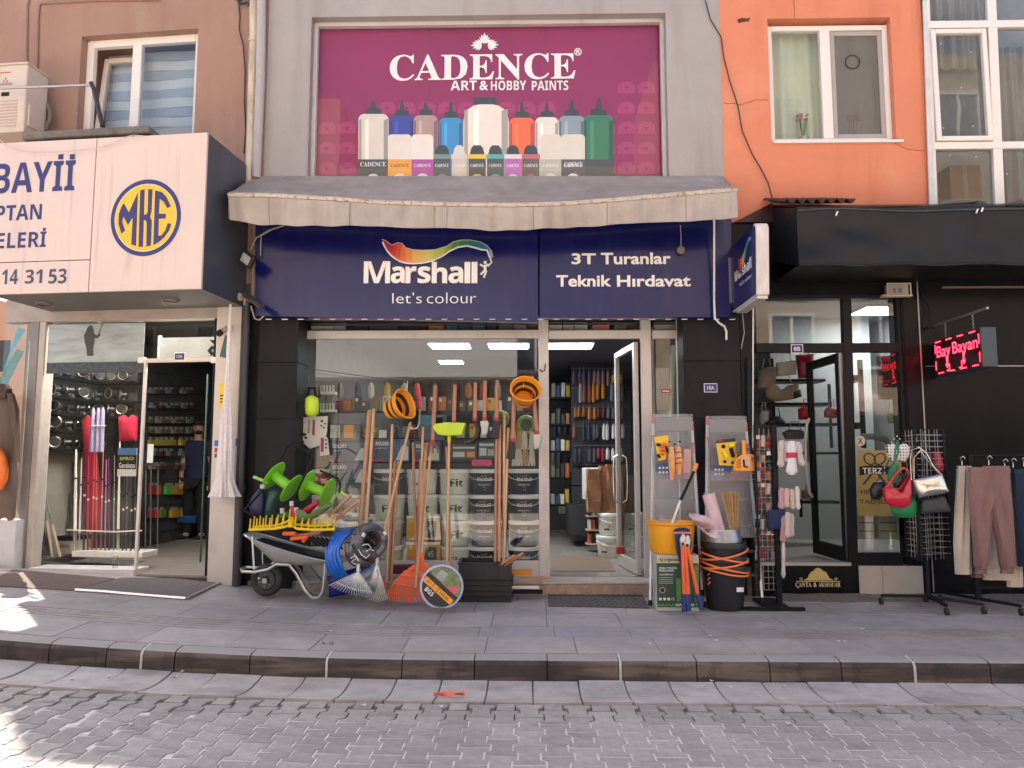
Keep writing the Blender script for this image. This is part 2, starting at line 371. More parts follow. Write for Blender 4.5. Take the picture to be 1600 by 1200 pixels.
# grooved guide strip: flat lengths of four ribs, some filled plain
x = -7.0; k = 0
while x < 6.6:
    w_ = R.choice([.30, .6, .6]); xc = x+w_/2
    plain = px(815, 978, -1.67)[0]-.1 < xc < px(1050, 978, -1.67)[0]
    g = G()
    if plain: g.box(x+.002, x+w_-.002, -1.86, -1.495, .11, .148)
    else:
        for q in range(5): g.box(x+.002, x+w_-.002, -1.86+q*.078, -1.808+q*.078, .11, .1505)
        gd = G().box(x+.002, x+w_-.002, -1.862, -1.495, .11, .134)
        for v in gd.v: v.z += rise(v.x, v.y)
        mk('groove_dirt', gd, mat('groove_dirt', (.035, .028, .025), .95), walk)
    for v in g.v: v.z += rise(v.x, v.y)
    mk('guide_slab', g, mat('guide_slab_plain', (.30, .26, .275), .75, var=.15, scale=9, bump=.3, bscale=90, rand=.05) if plain else M_slab, walk); x += w_
# coarse cement fillet where the pavement meets the right shop plinth
g = G().grid(lambda a, b: Vector((px(1215, 930, -.1)[0]+3.2*a, -.30+.32*b+.015*math.sin(a*23), .153+.03*b*b+.004*math.sin(a*57)*math.sin(b*9))), 60, 6)
mk('cement_fillet', g, mat('rough_cement', (.21, .17, .15), .95, var=.3, scale=16, bump=1., bscale=50), walk, smooth=True)

# ================================================================== far side of the street (behind the camera; seen in the glass, gives the bounced light)
M_cream = mat('opposite_plaster', (.50, .41, .33), .9, var=.08, scale=2)
M_white = mat('white_paint', (.74, .72, .69), .6, var=.06, scale=4)
S('opposite_pavement', G().box(-16, 16, -12, -8.0, -.1, .14), mat('pale_paving', (.58, .51, .45), .85))
for k, (xa, xb, h, lab, mcol) in enumerate([(-15, -5.2, 11.5, 'pale plaster block across the street from the fishing shop', M_cream), (-5.15, 3.4, 9.5, 'grey brown block across the street with a wide white shop board', mat('opp2', (.40, .35, .30), .9, var=.06)), (3.45, 15, 12.5, 'ochre rendered block across the street by the handbag shop', mat('opp3', (.48, .38, .29), .9, var=.08))]):
    b = T('opposite_building', lab, 'building', ((xa+xb)/2, -12.0, .14)); mk('wall', G().box(xa, xb, -16, -12, .0, h), mcol, b)
    n = int((xb-xa)/2.1)
    for fl in range(1, int(h/3)):
        for q in range(n):
            cx = xa+(q+.5)*(xb-xa)/n
            f = mk('window', G().box(cx-.6, cx-.52, -11.99, -11.9, fl*3+.9, fl*3+2.4).box(cx+.52, cx+.6, -11.99, -11.9, fl*3+.9, fl*3+2.4).box(cx-.52, cx+.52, -11.99, -11.9, fl*3+.9, fl*3+.98).box(cx-.52, cx+.52, -11.99, -11.9, fl*3+2.32, fl*3+2.4).box(cx-.035, cx+.035, -11.99, -11.92, fl*3+.98, fl*3+2.32), M_white, b)
            mk('pane', G().box(cx-.52, cx+.52, -11.985, -11.96, fl*3+.98, fl*3+2.32), mat('opp_pane', (.08, .1, .12), .1, var=.2), f)
    mk('shop_opening', G().box(xa+.6, xb-.6, -11.98, -11.93, .2, 2.7), mat('opp_shop', (.06, .06, .065), .3, var=.5, scale=1.5), b)
bo = T('shop_board', 'long white shop board above the openings across the street', 'sign', (-3.2, -11.2, 3.7))
mk('board', G().box(-6.2, -.3, -11.9, -11.1, 3.7, 4.9), mat('board_white', (.82, .82, .8), .4, var=.03), bo)
aw = T('shop_awning', 'pale pink fabric awning across the street', 'awning', (5.5, -11, 3)); mk('canopy', G().prismx([(-11.95, 3.6), (-10.6, 3.0), (-10.6, 2.72), (-10.63, 2.72), (-10.63, 2.97), (-11.95, 3.56)], 3.8, 8.6), mat('awning_pink', (.7, .5, .46), .8), aw)
# ================================================================== unseen block added beyond the left edge, shaped to form the sun patches
pb = T('sun_gap_block', 'unseen plaster block added beyond the fishing shop to shape the sun patches', 'building', (-8.5, 1, .2))
mk('sun_blocker', G().box(-9.5, -6.33, .28, .45, 4.62, 6.15), M_cream, pb)
mk('end_wall', G().box(-12.5, -8.2, .6, 9, -.1, 4), M_cream, pb)
# ================================================================== CENTRE BUILDING
M_grey = stain(mat('grey_render', (.365, .332, .322), .9, var=.06, scale=1.2, bump=.35, bscale=45), (.24, .205, .18), .6, (1.8, 1, .18), .5, .74, 1.6)
stain(M_grey, (.50, .46, .43), .35, (1, 1, .6), .58, .74, 1.1)
M_alu = stain(mat('grey_aluminium', (.56, .52, .49), .42, .1, var=.06, scale=3), (.28, .25, .23), .4, (1, 1, .4), .55, .75, 6)
M_black = stain(mat('black_cladding', (.016, .016, .018), .45, var=.25, scale=3, spec=.12), (.05, .047, .045), .35, (3, 3, 1), .55, .8, 2.5)
M_pvc = stain(mat('white_pvc', (.76, .71, .66), .42, var=.04, scale=3), (.45, .38, .32), .3, (1, 1, .3), .6, .8, 4)
M_orange = stain(stain(mat('orange_render', (.65, .225, .125), .88, var=.06, scale=1.5, bump=.45, bscale=38), (.44, .12, .06), .6, (1.6, 1, .22), .5, .75, 1.6), (.74, .36, .25), .45, (1, 1, 1), .55, .75, .8)
M_brown = stain(mat('brown_render', (.34, .20, .15), .9, var=.07, scale=1.2, bump=.35, bscale=40), (.52, .38, .30), .4, (1, 1, .5), .56, .72, 1.1)
stain(M_brown, (.24, .14, .10), .55, (1.6, 1, .2), .5, .72, 1.8)
M_glass = glass('window_glass', (.9, .94, .92), .9, wave=.06); M_glass2 = glass('shop_glass', (.97, .985, .98), 2.0)
M_conc = stain(mat('aged_concrete', (.22, .19, .16), .9, var=.3, scale=10, bump=.8, bscale=60), (.09, .08, .06), .5, (1, 1, 1), .45, .65, 6)
def wall_with(x0, x1, z0, z1, y0, y1, holes):
    g = G(); xs = sorted({x0, x1}|{h[0] for h in holes}|{h[1] for h in holes})
    for a, b in zip(xs, xs[1:]):
        m_ = (a+b)/2; hs = sorted([(h[2], h[3]) for h in holes if h[0] < m_ < h[1]]); z = z0
        for c, d in hs:
            if c > z: g.box(a, b, y0, y1, z, c)
            z = max(z, d)
        if z < z1: g.box(a, b, y0, y1, z, z1)
    return g
def frame4(g, x0, x1, z0, z1, y0, y1, t, tb=None):
    tb = tb or t
    return g.box(x0, x0+t, y0, y1, z0, z1).box(x1-t, x1, y0, y1, z0, z1).box(x0+t, x1-t, y0, y1, z1-t, z1).box(x0+t, x1-t, y0, y1, z0, z0+tb)
SF = .32                       # depth of the recessed shopfronts
cb = T('hardware_shop_building', 'grey rendered building in the middle with the paint and hardware shop', 'building', (-.4, 0, .15))
XL, XR = -2.9, px(1129, 200, 0)[0]
ox0, oz1 = px(487, 27, 0); ox1 = px(1040, 27, 0)[0]; oz0 = px(760, 303, 0)[1]
zs = 3.05                      # soffit over the shopfront
mk('wall', wall_with(XL, XR, zs, 8.7, 0, .3, [(ox0, ox1, oz0, oz1)]), M_grey, cb)
mk('upper_storeys', G().box(XL, XR, .6, 9, zs+.12, 8.7).box(XL, XR, .3, .6, oz1+.05, 8.7).box(XL, ox0-.05, .3, .6, zs, oz1+.05).box(ox1+.05, XR, .3, .6, zs, oz1+.05), M_grey, cb)
# upstairs poster window
fx0, fz1 = px(497, 39, .1); fx1 = px(1027, 39, .1)[0]
f = mk('window', frame4(G(), ox0, ox1, oz0-.02, oz1, .1, .17, fx0-ox0), M_alu, cb, bev=.004)
mk('sill', G().box(ox0, ox1, -.03, .12, oz0-.06, oz0), M_conc, f)
mk('pane', G().box(fx0, fx1, .125, .131, oz0, fz1), glass('poster_glass', (1, 1, 1), 1.1, wave=.02), f)
# ------------------------------------------------------------------ printed poster behind the glass
YP = .2
po = T('window_poster', 'magenta paint advertisement with white lettering and rows of paint bottles behind the upstairs glass', 'poster', (px(762, 160, YP)[0], YP, px(762, 290, YP)[1]))
M_mag = mat('print_magenta', (.27, .016, .085), .5, var=.10, scale=.8)
g = G()
for a, b in ((492, 672), (672, 852), (852, 1032)):
    x0 = px(a, 150, YP)[0]; x1 = px(b, 150, YP)[0]; mk('print_panel', G().box(x0+.001, x1-.001, YP, YP+.01, oz0-.02, oz1), M_mag, po)
M_m2 = mat('print_pink', (.36, .035, .13), .5, var=.1); M_m3 = mat('print_plum', (.22, .012, .075), .5, var=.1); M_pw = mat('print_white', (.86, .80, .78), .45, var=.03)
# faint shelf pattern: a joined field of small printed drawers
g2, g3 = G(), G()
for i in range(17):
    for j in range(5):
        u = 497+i*31.2; v = 272-j*31.5
        if j >= 3 and not (i > 14 or (j == 3 and 2 < i < 12)): continue
        x, z = px(u, v, YP-.002); s = .205
        g2.add([(x+.01*s, YP-.002, z), (x+.95*s, YP-.002, z), (x+.95*s, YP-.002, z+.45*s), (x+.72*s, YP-.002, z+.66*s), (x+.28*s, YP-.002, z+.66*s), (x+.01*s, YP-.002, z+.45*s)], [(0, 1, 2, 3, 4, 5)])
        g3.add([(x+.34*s, YP-.004, z+.36*s), (x+.62*s, YP-.004, z+.36*s), (x+.48*s, YP-.004, z+.2*s)], [(0, 1, 2)])
mk('printed_drawers', g2, M_m2, po, kind='stuff', fixn=False); mk('printed_arrows', g3, M_m3, po, kind='stuff', fixn=False)
tx(SERIF('CADENCE'), 609, 84, 899, 125, YP-.012, M_pw, po, off=.004, name='brand_lettering')
tx(bold('ART'), 704, 126, 745, 141, YP-.012, M_pw, po); tx(bold('HOBBY'), 767, 126, 822, 141, YP-.012, M_pw, po); tx(bold('PAINTS'), 831, 126, 888, 141, YP-.012, M_pw, po)
tx('&', 749, 126, 763, 141, YP-.012, M_pw, po, off=.02); tx('®', 897, 75, 909, 87, YP-.012, M_pw, po, off=.015)
def leaf(g, u, v, a, L_):
    x, z = px(u, v, YP-.012); n = 7
    for k in range(-n//2+1, n//2+1):
        b = a+k*.33; l = L_*1.45*(1-.12*abs(k)); dx, dz = math.cos(b), math.sin(b); yk = YP-.012-.0004*(k+4)
        g.add([(x, yk, z), (x+dx*l*.5-dz*l*.17, yk, z+dz*l*.5+dx*l*.17), (x+dx*l, yk, z+dz*l), (x+dx*l*.5+dz*l*.17, yk, z+dz*l*.5-dx*l*.17)], [(0, 1, 2, 3)])
g = G()
for u, v, a in ((757, 68, PI/2), (753, 70, PI*1.02), (762, 70, -.02)): leaf(g, u, v, a, .09)
mk('leaf_emblem', g, M_pw, po, fixn=False)
def pr(name, poly, Y, m): return mk(name, G().add([(px(u, v, Y)[0], Y, px(u, v, Y)[1]) for u, v in poly], [tuple(range(len(poly)))]), m, po, fixn=False)
def rr(u0, v0, u1, v1, r, rb=0):      # pixel outline, rounded top
    o = [(u0, v1)]
    for k in range(5): t = k/4*PI/2; o.append((u0+r-r*math.cos(t), v0+r-r*math.sin(t)))
    for k in range(5): t = k/4*PI/2; o.append((u1-r+r*math.sin(t), v0+r-r*math.cos(t)))
    return o+[(u1, v1)]
M_cap = mat('print_cap', (.045, .05, .05), .5); M_cream2 = mat('print_cream', (.70, .64, .56), .5, var=.05)
def pc(h): return mat('print_'+h.strip('#'), h, .5, var=.05)
bott = [(560, 178, 607, '#d9cfc0', 158, 0), (608, 181, 648, '#3c4197', 157, 1), (646, 180, 684, '#ad8f88', 160, 1), (686, 184, 723, '#3f8ec4', 160, 1), (724, 163, 795, '#e9ddd0', 152, 0),
        (796, 184, 835, '#ff6a39', 160, 1), (836, 183, 873, '#e6dcd2', 160, 1), (873, 181, 914, '#8b99a3', 156, 1), (912, 180, 959, '#3c7852', 153, 1)]
for i, (a, t, b, col, ct, kk) in enumerate(bott):
    y = YP-.004-.0006*i; m_ = (a+b)/2; r = (b-a)*.3
    pr('printed_cap', [(m_-r*.9, t+1), (m_-r*.9, t-8), (m_-r*.3, t-10), (m_-r*.16, ct), (m_+r*.16, ct), (m_+r*.3, t-10), (m_+r*.9, t-8), (m_+r*.9, t+1)] if i != 4 else [(740, 164), (740, 152), (776, 152), (776, 164)], y, M_cap)
    pr('printed_bottle', rr(a, t, b, 300, 9 if i != 4 else 26), y-.0003, pc(col))
    w = b-a; sh = pc('#%02x%02x%02x' % tuple(int(int(col[q:q+2], 16)*.72) for q in (1, 3, 5))); hl = pc('#%02x%02x%02x' % tuple(min(255, int(int(col[q:q+2], 16)*1.08)+14) for q in (1, 3, 5)))
    for q0, q1, mm in ((.02, .10, sh), (.84, .98, sh), (.22, .34, hl)): pr('printed_shade', [(a+w*q0, t+10), (a+w*q1, t+7), (a+w*q1, 300), (a+w*q0, 300)], y-.00045, mm)
    if i in (0, 7, 8): pr('printed_label', [(a, 249), (b, 249), (b, 300), (a, 300)], y-.0006, pc('#4a4b46'))
front = [(606, 210, 643, '#e3d8cb', '#e9a13a'), (643, 210, 677, '#eadfd6', '#b0489c'), (676, 241, 705, '#51534f', '#7f8f86'), (705, 241, 730, '#cfc3b4', '#d9cfc4'), (731, 241, 760, '#4b4c45', '#e8c233'), (760, 241, 788, '#4b5350', '#62aaa4'),
         (788, 241, 815, '#b76ab5', '#e3d4d6'), (815, 241, 844, '#6a5a56', '#c26a6e'), (844, 210, 877, '#ddd3c4', '#b9b8a4'), (877, 210, 914, '#dcd5c4', '#56504f')]
for i, (a, t, b, c1, c2) in enumerate(front):
    y = YP-.0105-.0006*(i % 2); m_ = (a+b)/2; tall = t == 210
    if not tall:
        pr('printed_cap', [(a+3, t), (a+5, t-9), (a+9, t-14), (b-9, t-14), (b-5, t-9), (b-3, t)], y, M_cap if i != 3 else M_cream2)
        pr('printed_bottle', rr(a+1, t+3, b-1, 300, 3), y, pc(c1)); pr('printed_rim', [(a, t+7), (a, t), (b, t), (b, t+7)], y-.0003, pc(c2))
    else:
        pr('printed_bottle', rr(a, t, b, 300, 6), y, pc(c1)); pr('printed_label', [(a, 249), (b, 249), (b, 300), (a, 300)], y-.0003, pc(c2))
    x, z = px(m_, 277, y-.0006); r = .075 if tall else .068
    mk('printed_badge', G().add([(x+r*math.cos(t_/14*PI), y-.0006, z-.03+r*math.sin(t_/14*PI)) for t_ in range(15)], [tuple(range(15))]), pc('#e9e0d8') if tall else pc(c2), po, fixn=False)
    tx(SERIF('CADENCE'), a+4, 256, b-4, 261, y-.001, M_pw if i != 0 else pc('#6b3a1c'), po)
for a, b in ((563, 603), (882, 910)): tx(SERIF('CADENCE'), a, 253, b, 260, YP-.012, M_pw, po)
x, z = px(583, 277, YP-.0118); mk('printed_badge', G().add([(x+.08*math.cos(t_/14*PI), YP-.0118, z-.04+.08*math.sin(t_/14*PI)) for t_ in range(15)], [tuple(range(15))]), pc('#e9e0d8'), po, fixn=False)

# ------------------------------------------------------------------ shopfront shell
x461 = px(461, 700, SF)[0]; x1070 = px(1071, 700, SF)[0]
zt0, zt1 = px(760, 530, SF)[1], px(760, 515, SF)[1]
zf = .285                                      # shop floor
mk('floor_slab', G().box(XL, px(1160, 900, 0)[0], .02, 6.5, .1, zf-.006), M_conc, cb)
# marble riser and tread, in slabs
M_mar = stain(mat('pink_marble', (.40, .285, .225), .55, var=.3, scale=14, bump=.3, bscale=50), (.22, .14, .10), .5, (1, 1, 1), .5, .65, 9)
us = [462, 560, 700, 845, 930, 1016, 1072]
for a, b in zip(us, us[1:]):
    xa, xb = px(a, 912, 0)[0]+.001, px(b, 912, 0)[0]-.001
    mk('riser_slab', G().box(xa, xb, .0, .03, .13, .262), M_mar, cb, bev=.002)
    mk('tread_slab', G().box(xa, xb, -.012, .36, .262, .284), mat('pale_marble', (.47, .40, .34), .4, var=.12, scale=8), cb, bev=.004)
for name, ua, ub in (('left', 399, 461), ('right', 1071, 1161)):
    xa, xb = px(ua, 700, 0)[0], px(ub, 700, 0)[0]
    if name == 'left': xb = max(xb, px(461, 700, SF)[0])
    zz = [.16, 1.0, 1.95, 2.55, zs]
    for a, b in zip(zz, zz[1:]): mk('cladding_panel', G().box(xa, xb, .0, SF+.1, a+.0015, b-.0015), M_black, cb, bev=.003)
mk('soffit', G().box(XL, 2.3, .3, 9, zs, zs+.11), M_black, cb)
# aluminium members
g = G()
def vbar(u0, u1, v0, v1, Y=SF, dy=.07): g = G().pbox(u0, v0, u1, v1, Y, dy); return mk('frame_post', g, M_alu, cb, bev=.003)
vbar(462, 473, 490, 905); vbar(842, 858, 490, 903); vbar(1004, 1020, 490, 903); vbar(1061, 1071, 490, 903)
for a, b in ((473, 842), (858, 1004), (1020, 1061)): mk('frame_rail', G().pbox(a, 516, b, 529, SF+.004, .06), M_alu, cb, bev=.003)
mk('frame_rail', G().pbox(473, 876, 842, 903, SF+.004, .06), M_alu, cb, bev=.003); mk('frame_rail', G().pbox(1020, 876, 1061, 903, SF+.004, .06), M_alu, cb, bev=.003)
for a, b, c, d in ((473, 529, 842, 876), (473, 496, 842, 516), (858, 496, 1004, 516), (1020, 529, 1061, 876), (1020, 496, 1061, 516)):
    mk('pane', G().pbox(a, b, c, d, SF+.03, .006), M_glass2, cb)
# room
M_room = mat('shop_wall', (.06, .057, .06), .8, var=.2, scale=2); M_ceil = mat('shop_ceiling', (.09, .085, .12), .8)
YB = 6.0
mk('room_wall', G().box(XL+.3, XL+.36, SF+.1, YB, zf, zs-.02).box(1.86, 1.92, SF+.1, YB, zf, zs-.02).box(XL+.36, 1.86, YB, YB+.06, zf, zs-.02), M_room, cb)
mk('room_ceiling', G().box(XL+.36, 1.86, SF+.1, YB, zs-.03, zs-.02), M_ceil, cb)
M_tile = mat('floor_tile', (.33, .295, .27), .22, var=.06, scale=3, rand=.04)
for i in range(8):
    for j in range(9):
        x = .0+(i-2)*.45; y = .385+j*.62
        if x < -1.2 or x > 1.6: continue
        mk('floor_tile', G().box(x+.0015, min(x+.45, 1.86)-.0015, y+.0015, y+.62-.0015, zf-.006, zf), M_tile, cb)
mk('floor_tile_field', G().box(XL+.36, -.9, SF+.1, YB, zf-.006, zf-.001), M_tile, cb)
# glass door, opened inwards on the right
hxp = px(1001, 700, SF+.07)[0]; dz1 = zt0-.02
dr = mk('door', frame4(G(), 0, .93, zf+.01, dz1, -.025, .025, .07, .13), M_alu, cb, local=True, bev=.003)
MD = Matrix.Translation((hxp-.03, SF+.10, 0)) @ Matrix.Rotation(rad(180-83), 4, 'Z')
dr.matrix_local = WM[cb.name].inverted() @ MD
WM[dr.name] = MD
pn = mk('pane', G().box(.07, .86, -.003, .003, zf+.14, dz1-.07), M_glass2, dr, local=True)
hd = mk('handle', G().tube([(.80, -.03, 1.02), (.80, -.075, 1.05), (.80, -.085, 1.2), (.80, -.085, 1.42), (.80, -.075, 1.55), (.80, -.03, 1.58)], .012, 8).tube([(.80, .03, 1.02), (.80, .075, 1.05), (.80, .085, 1.2), (.80, .085, 1.42), (.80, .075, 1.55), (.80, .03, 1.58)], .012, 8), mat('steel', (.62, .6, .58), .25, 1.), dr, smooth=True, local=True)
# ceiling light panels
M_led = mat('light_panel', (.9, .97, 1), .4, emis=12, var=0)
def panel(uc, v, w, d, lab, grp='lit ceiling panels in the hardware shop', zz=zs-.05):
    x, y = gp(uc, v, zz); t = T('ceiling_light', lab, 'ceiling light', (x, y, zz), grp)
    mk('diffuser', G().box(x-w/2, x+w/2, y-d/2, y+d/2, zz-.004, zz), M_led, t); mk('housing', G().box(x-w/2-.02, x+w/2+.02, y-d/2-.02, y+d/2+.02, zz+.001, zz+.018), M_white, t)
panel(891, 541, .56, .45, 'lit panel light on the ceiling seen through the open shop door')
panel(703, 541, .5, .42, 'lit panel light on the ceiling left of centre above the paint buckets')
panel(795, 541, .5, .42, 'lit panel light on the ceiling close to the window post by the door')
panel(705, 566, .34, .34, 'deeper lit panel light on the ceiling behind the hanging handles')

# ------------------------------------------------------------------ shop sign board with raised letters
M_blue = stain(mat('blue_panel', (.006, .008, .085), .2, var=.12, scale=1.5, coat=.1, spec=.35), (.03, .03, .11), .3, (5, 5, .4), .5, .75, 2)
M_face = stain(mat('letter_white', (.82, .78, .76), .4, var=.02), (.6, .54, .5), .3, (3, 3, 1), .5, .7, 8)
sb = T('shop_sign', 'dark blue fascia board with raised white lettering and rainbow ribbon over the hardware shop', 'sign', (px(770, 500, -.1)[0], -.1, px(770, 503, -.1)[1]))
def quad(pts, Y, dy):
    p = [px(u, v, Y) for u, v in pts]; return G().prism(p, Y, Y+dy)
mk('panel', quad([(399, 345), (841, 345), (841, 503), (399, 494)], -.12, .10), M_blue, sb, bev=.003)
mk('panel', quad([(843, 345), (1143, 342), (1143, 496), (843, 496)], -.128, .10), M_blue, sb, bev=.003)
g = G()
for k in range(30): 
    u = 415+k*25
    g.pbox(u, 498.3, u+9, 499.2, -.121, .02)
mk('perforated_edge', g, M_face, sb)
mk('backing', G().pbox(400, 342, 1142, 494, -.02, .018), M_black, sb)
YS = -.125
# wordmark, letter by letter
lw = [('M', 569, 610), ('a', 611, 633), ('r', 634, 651), ('s', 653, 673), ('h', 675, 699), ('a', 701, 724), ('l', 726, 735), ('l', 737, 746)]
for ch, a, b in lw:
    top = {'M': 409, 'h': 410, 'l': 410}.get(ch, 417); tx(bold(ch), a, top, b, 443, YS, M_face, sb, off=0 if ch == 'M' else .010, ext=.022, name='raised_letter', res=5)
for w_, a, b, t, bt in (("let's", 613, 659, 457, 474), ('colour', 667, 744, 457, 474)): tx(w_, a, t, b, bt, YS-.002, M_face, sb, off=-.012)
# ribbon logo: one swept sheet, colours along it
def ribbon(parent, Pf, yy, s=1.):
    top = [(597, 374), (603, 376), (612, 383), (617, 381), (621, 379), (628, 380), (634, 387), (645, 390), (660, 391), (680, 390), (697, 385), (708, 378), (720, 375), (735, 375), (750, 378), (760, 383), (768, 392), (770, 402)]
    bot = [(598, 378), (600, 383), (605, 392), (610, 398), (616, 403), (624, 408), (634, 411), (645, 412), (660, 411), (675, 408), (690, 401), (703, 392), (716, 386), (730, 384), (742, 387), (752, 390), (761, 391), (766, 404)]
    cols = ['#8f1e2a', '#a81f2c', '#b3202b', '#bf2d2a', '#c94a2e', '#d76a3a', '#dd8a48', '#d8ad60', '#c9bd62', '#a9b552', '#7fa348', '#4f8c4f', '#2f7658', '#1f6f72', '#1f6c95', '#2b6fa0', '#8295a6']
    for i in range(17):
        q = [top[i], top[i+1], bot[i+1], bot[i]]; mk('ribbon_band', G().add([Pf(u, v, yy-.012) for u, v in q], [(0, 1, 2, 3)]), mat('ribbon_'+cols[i][1:], cols[i], .35, var=.1, scale=12), parent, fixn=False)
    mk('ribbon_edge', G().tube([Pf(u, v, yy-.014) for u, v in bot+[(768, 410), (762, 416)]], .009*s, 6), M_face, parent, smooth=True)
    mk('ribbon_edge', G().tube([Pf(u, v, yy-.013) for u, v in top], .004*s, 5), mat('edge_silver', (.5, .5, .52), .4), parent, smooth=True)
    mk('figure_emblem', G().ball(Pf(758, 410, yy-.014), (.018*s, .01*s, .018*s), 8, 6).tube([Pf(750, 413, yy-.014), Pf(757, 417, yy-.014), Pf(763, 413, yy-.014)], .011*s, 6).tube([Pf(758, 414, yy-.014), Pf(758, 424, yy-.014)], .016*s, 6).tube([Pf(757, 423, yy-.014), Pf(751, 429, yy-.014)], .012*s, 6).tube([Pf(760, 423, yy-.014), Pf(756, 434, yy-.014)], .012*s, 6), M_face, parent, smooth=True)
ribbon(sb, lambda u, v, y: P(u, v, y), YS)
for w_, a, t, b, bt in (('3T', 893, 396, 931, 413), ('Turanlar', 939, 395, 1048, 413), ('Teknik', 869, 430, 955, 448), ('Hırdavat', 964, 430, 1079, 448)):
    tx(w_, a, t, b, bt, -.131, M_face, sb, off=.022, ext=.008, name='raised_letters', res=4)
# white cable hanging from the awning end to beside the sign
mk('white_cable', G().tube([P(1116, 343, -.3), P(1116, 400, -.24), P(1116, 470, -.2), P(1117, 497, -.2), P(1124, 505, -.18), P(1132, 510, -.15), P(1135, 518, -.12), P(1135, 531, -.1)], .011, 6), mat('cable_white', (.78, .74, .68), .5), None, smooth=True, label='white hanging cable in front of the right end of the blue board', cat='cable')
g = G().ball(P(1064, 391, -.16), (.045, .04, .045), 12, 8); mk('wasp_nest', g, mat('nest_paper', (.25, .2, .16), .95, bump=1, bscale=120), None, smooth=True, label='small round brown nest hanging in front of the blue board', cat='nest')
mk('nest_thread', G().tube([P(1063, 352, -.16), P(1064, 370, -.16), P(1064, 386, -.16)], .0025, 4), M_face, None, label='thin thread the round nest hangs on', cat='thread')

# ------------------------------------------------------------------ projecting sign
bx = px(1183, 400, -1.02)[0]; bw = px(1203, 400, -1.02)[0]
bz1, bz0 = px(1190, 346, -1.02)[1], px(1190, 459, -1.02)[1]
bs = T('projecting_sign', 'blue double sided box sign with dirty white edge sticking out over the pavement', 'sign', (bx+.06, -.1, bz0))
M_edge = stain(mat('sign_edge', (.66, .60, .58), .6, var=.08, scale=4), (.35, .3, .26), .6, (1, 1, .4), .5, .7, 4)
g = G(); r = .07; pl = []
for cy, cz, a0 in ((-1.02+r, bz1-r, PI/2), (-1.02+r, bz0+.02, PI)):
    for k in range(5):
        rr_ = r if cz > bz0+.1 else .02
        pl.append((cy-rr_*math.sin((a0-PI/2)+0) if 0 else cy+rr_*math.cos(a0+k/4*PI/2), cz+rr_*math.sin(a0+k/4*PI/2)))
pl = pl+[(-.13, bz0), (-.13, bz1)]
mk('edge_band', G().prismx(pl, bx, bw), M_edge, bs, bev=.006)
pl2 = [(y+(.02 if y < -.9 else 0), z+(.012 if z < bz0+.06 else -.012)) for y, z in pl]
mk('face_panel', G().prismx(pl2, bx-.006, bx-.001), M_blue, bs); mk('face_panel', G().prismx(pl2, bw+.001, bw+.006), M_blue, bs)
mk('mounting_bracket', G().box(bx-.03, bw+.03, -.13, -.02, bz0+.1, bz1-.1), mat('dull_grey_metal', (.2, .2, .21), .5, .5), bs)
mk('bottom_tray', G().box(bx+.01, bw-.01, -.95, -.25, bz0-.03, bz0-.002), M_alu, bs)
MP = Matrix.Translation((bx-.008, 0, 0)) @ Matrix.Rotation(-PI/2, 4, 'Z')       # letters face -x, read from back to front
zc = (bz0+bz1)/2
for ch in ('Marshall',): tl(bold(ch), .27, .86, zc-.055, zc+.055, 0, M_face, bs, M=MP @ Matrix.Translation((0, 0, 0)), local=False, off=.01)
tl("let's colour", .45, .86, zc-.14, zc-.10, 0, M_face, bs, M=MP, local=False)
cs = ['#b3202b', '#d76a3a', '#d8ad60', '#7fa348', '#2f7658', '#1f6c95', '#8295a6']
for i in range(7):
    a0, a1 = i/7, (i+1)/7; fz = lambda a: zc+.10+.085*a+.06*math.sin(a*PI*1.6+3.6); fw = lambda a: .055*(1-a)*1.2+.012
    xs_ = lambda a: .42+a*.45
    mk('ribbon_band', G().add([(xs_(a0), 0, fz(a0)+fw(a0)), (xs_(a1), 0, fz(a1)+fw(a1)), (xs_(a1), 0, fz(a1)-fw(a1)), (xs_(a0), 0, fz(a0)-fw(a0))], [(0, 1, 2, 3)]).xf(MP), mat('ribbon_'+cs[i][1:], cs[i], .35), bs, fixn=False)

# ------------------------------------------------------------------ awning
aw = T('awning', 'dirty grey retractable fabric awning with hanging valance above the blue board', 'awning', (-.4, 0, px(760, 345, -.6)[1]))
M_fab = stain(stain(mat('awning_fabric', (.36, .30, .265), .9, var=.12, scale=5, bump=.3, bscale=150), (.20, .165, .15), .6, (1, 1.5, .6), .45, .7, 2.5), (.52, .48, .44), .5, (1, 1, 1), .62, .7, 5)
YA = -.62
barp = [(357, 304), (420, 305), (500, 309), (600, 316), (700, 319), (800, 320), (880, 318), (960, 312), (1040, 305), (1110, 299), (1151, 296)]
def bar(u): 
    for (a, b), (c, d) in zip(barp, barp[1:]):
        if u <= c: return b+(d-b)*(u-a)/(c-a)
    return barp[-1][1]
def aw_fn(a, b):      # a along, b from wall to bar
    uf = 357+794*a; f = P(uf, bar(uf)-3, YA); bk = P(398+731*a, 276, .0); bk.y = -.004
    p = bk.lerp(f, b); p.z -= .03*math.sin(b*PI)+.006*math.sin(a*60)*math.sin(b*PI); return p
mk('canopy', G().shell(aw_fn, 60, 8, .005), M_fab, aw, smooth=True)
g = G().tube([P(u, v+1, YA+.01) for u, v in barp], .027, 8); mk('front_bar', g, stain(mat('bar_paint', (.55, .46, .38), .55, .1, var=.12, scale=9), (.22, .13, .08), .7, (1, 1, 1), .52, .62, 22), aw, smooth=True)
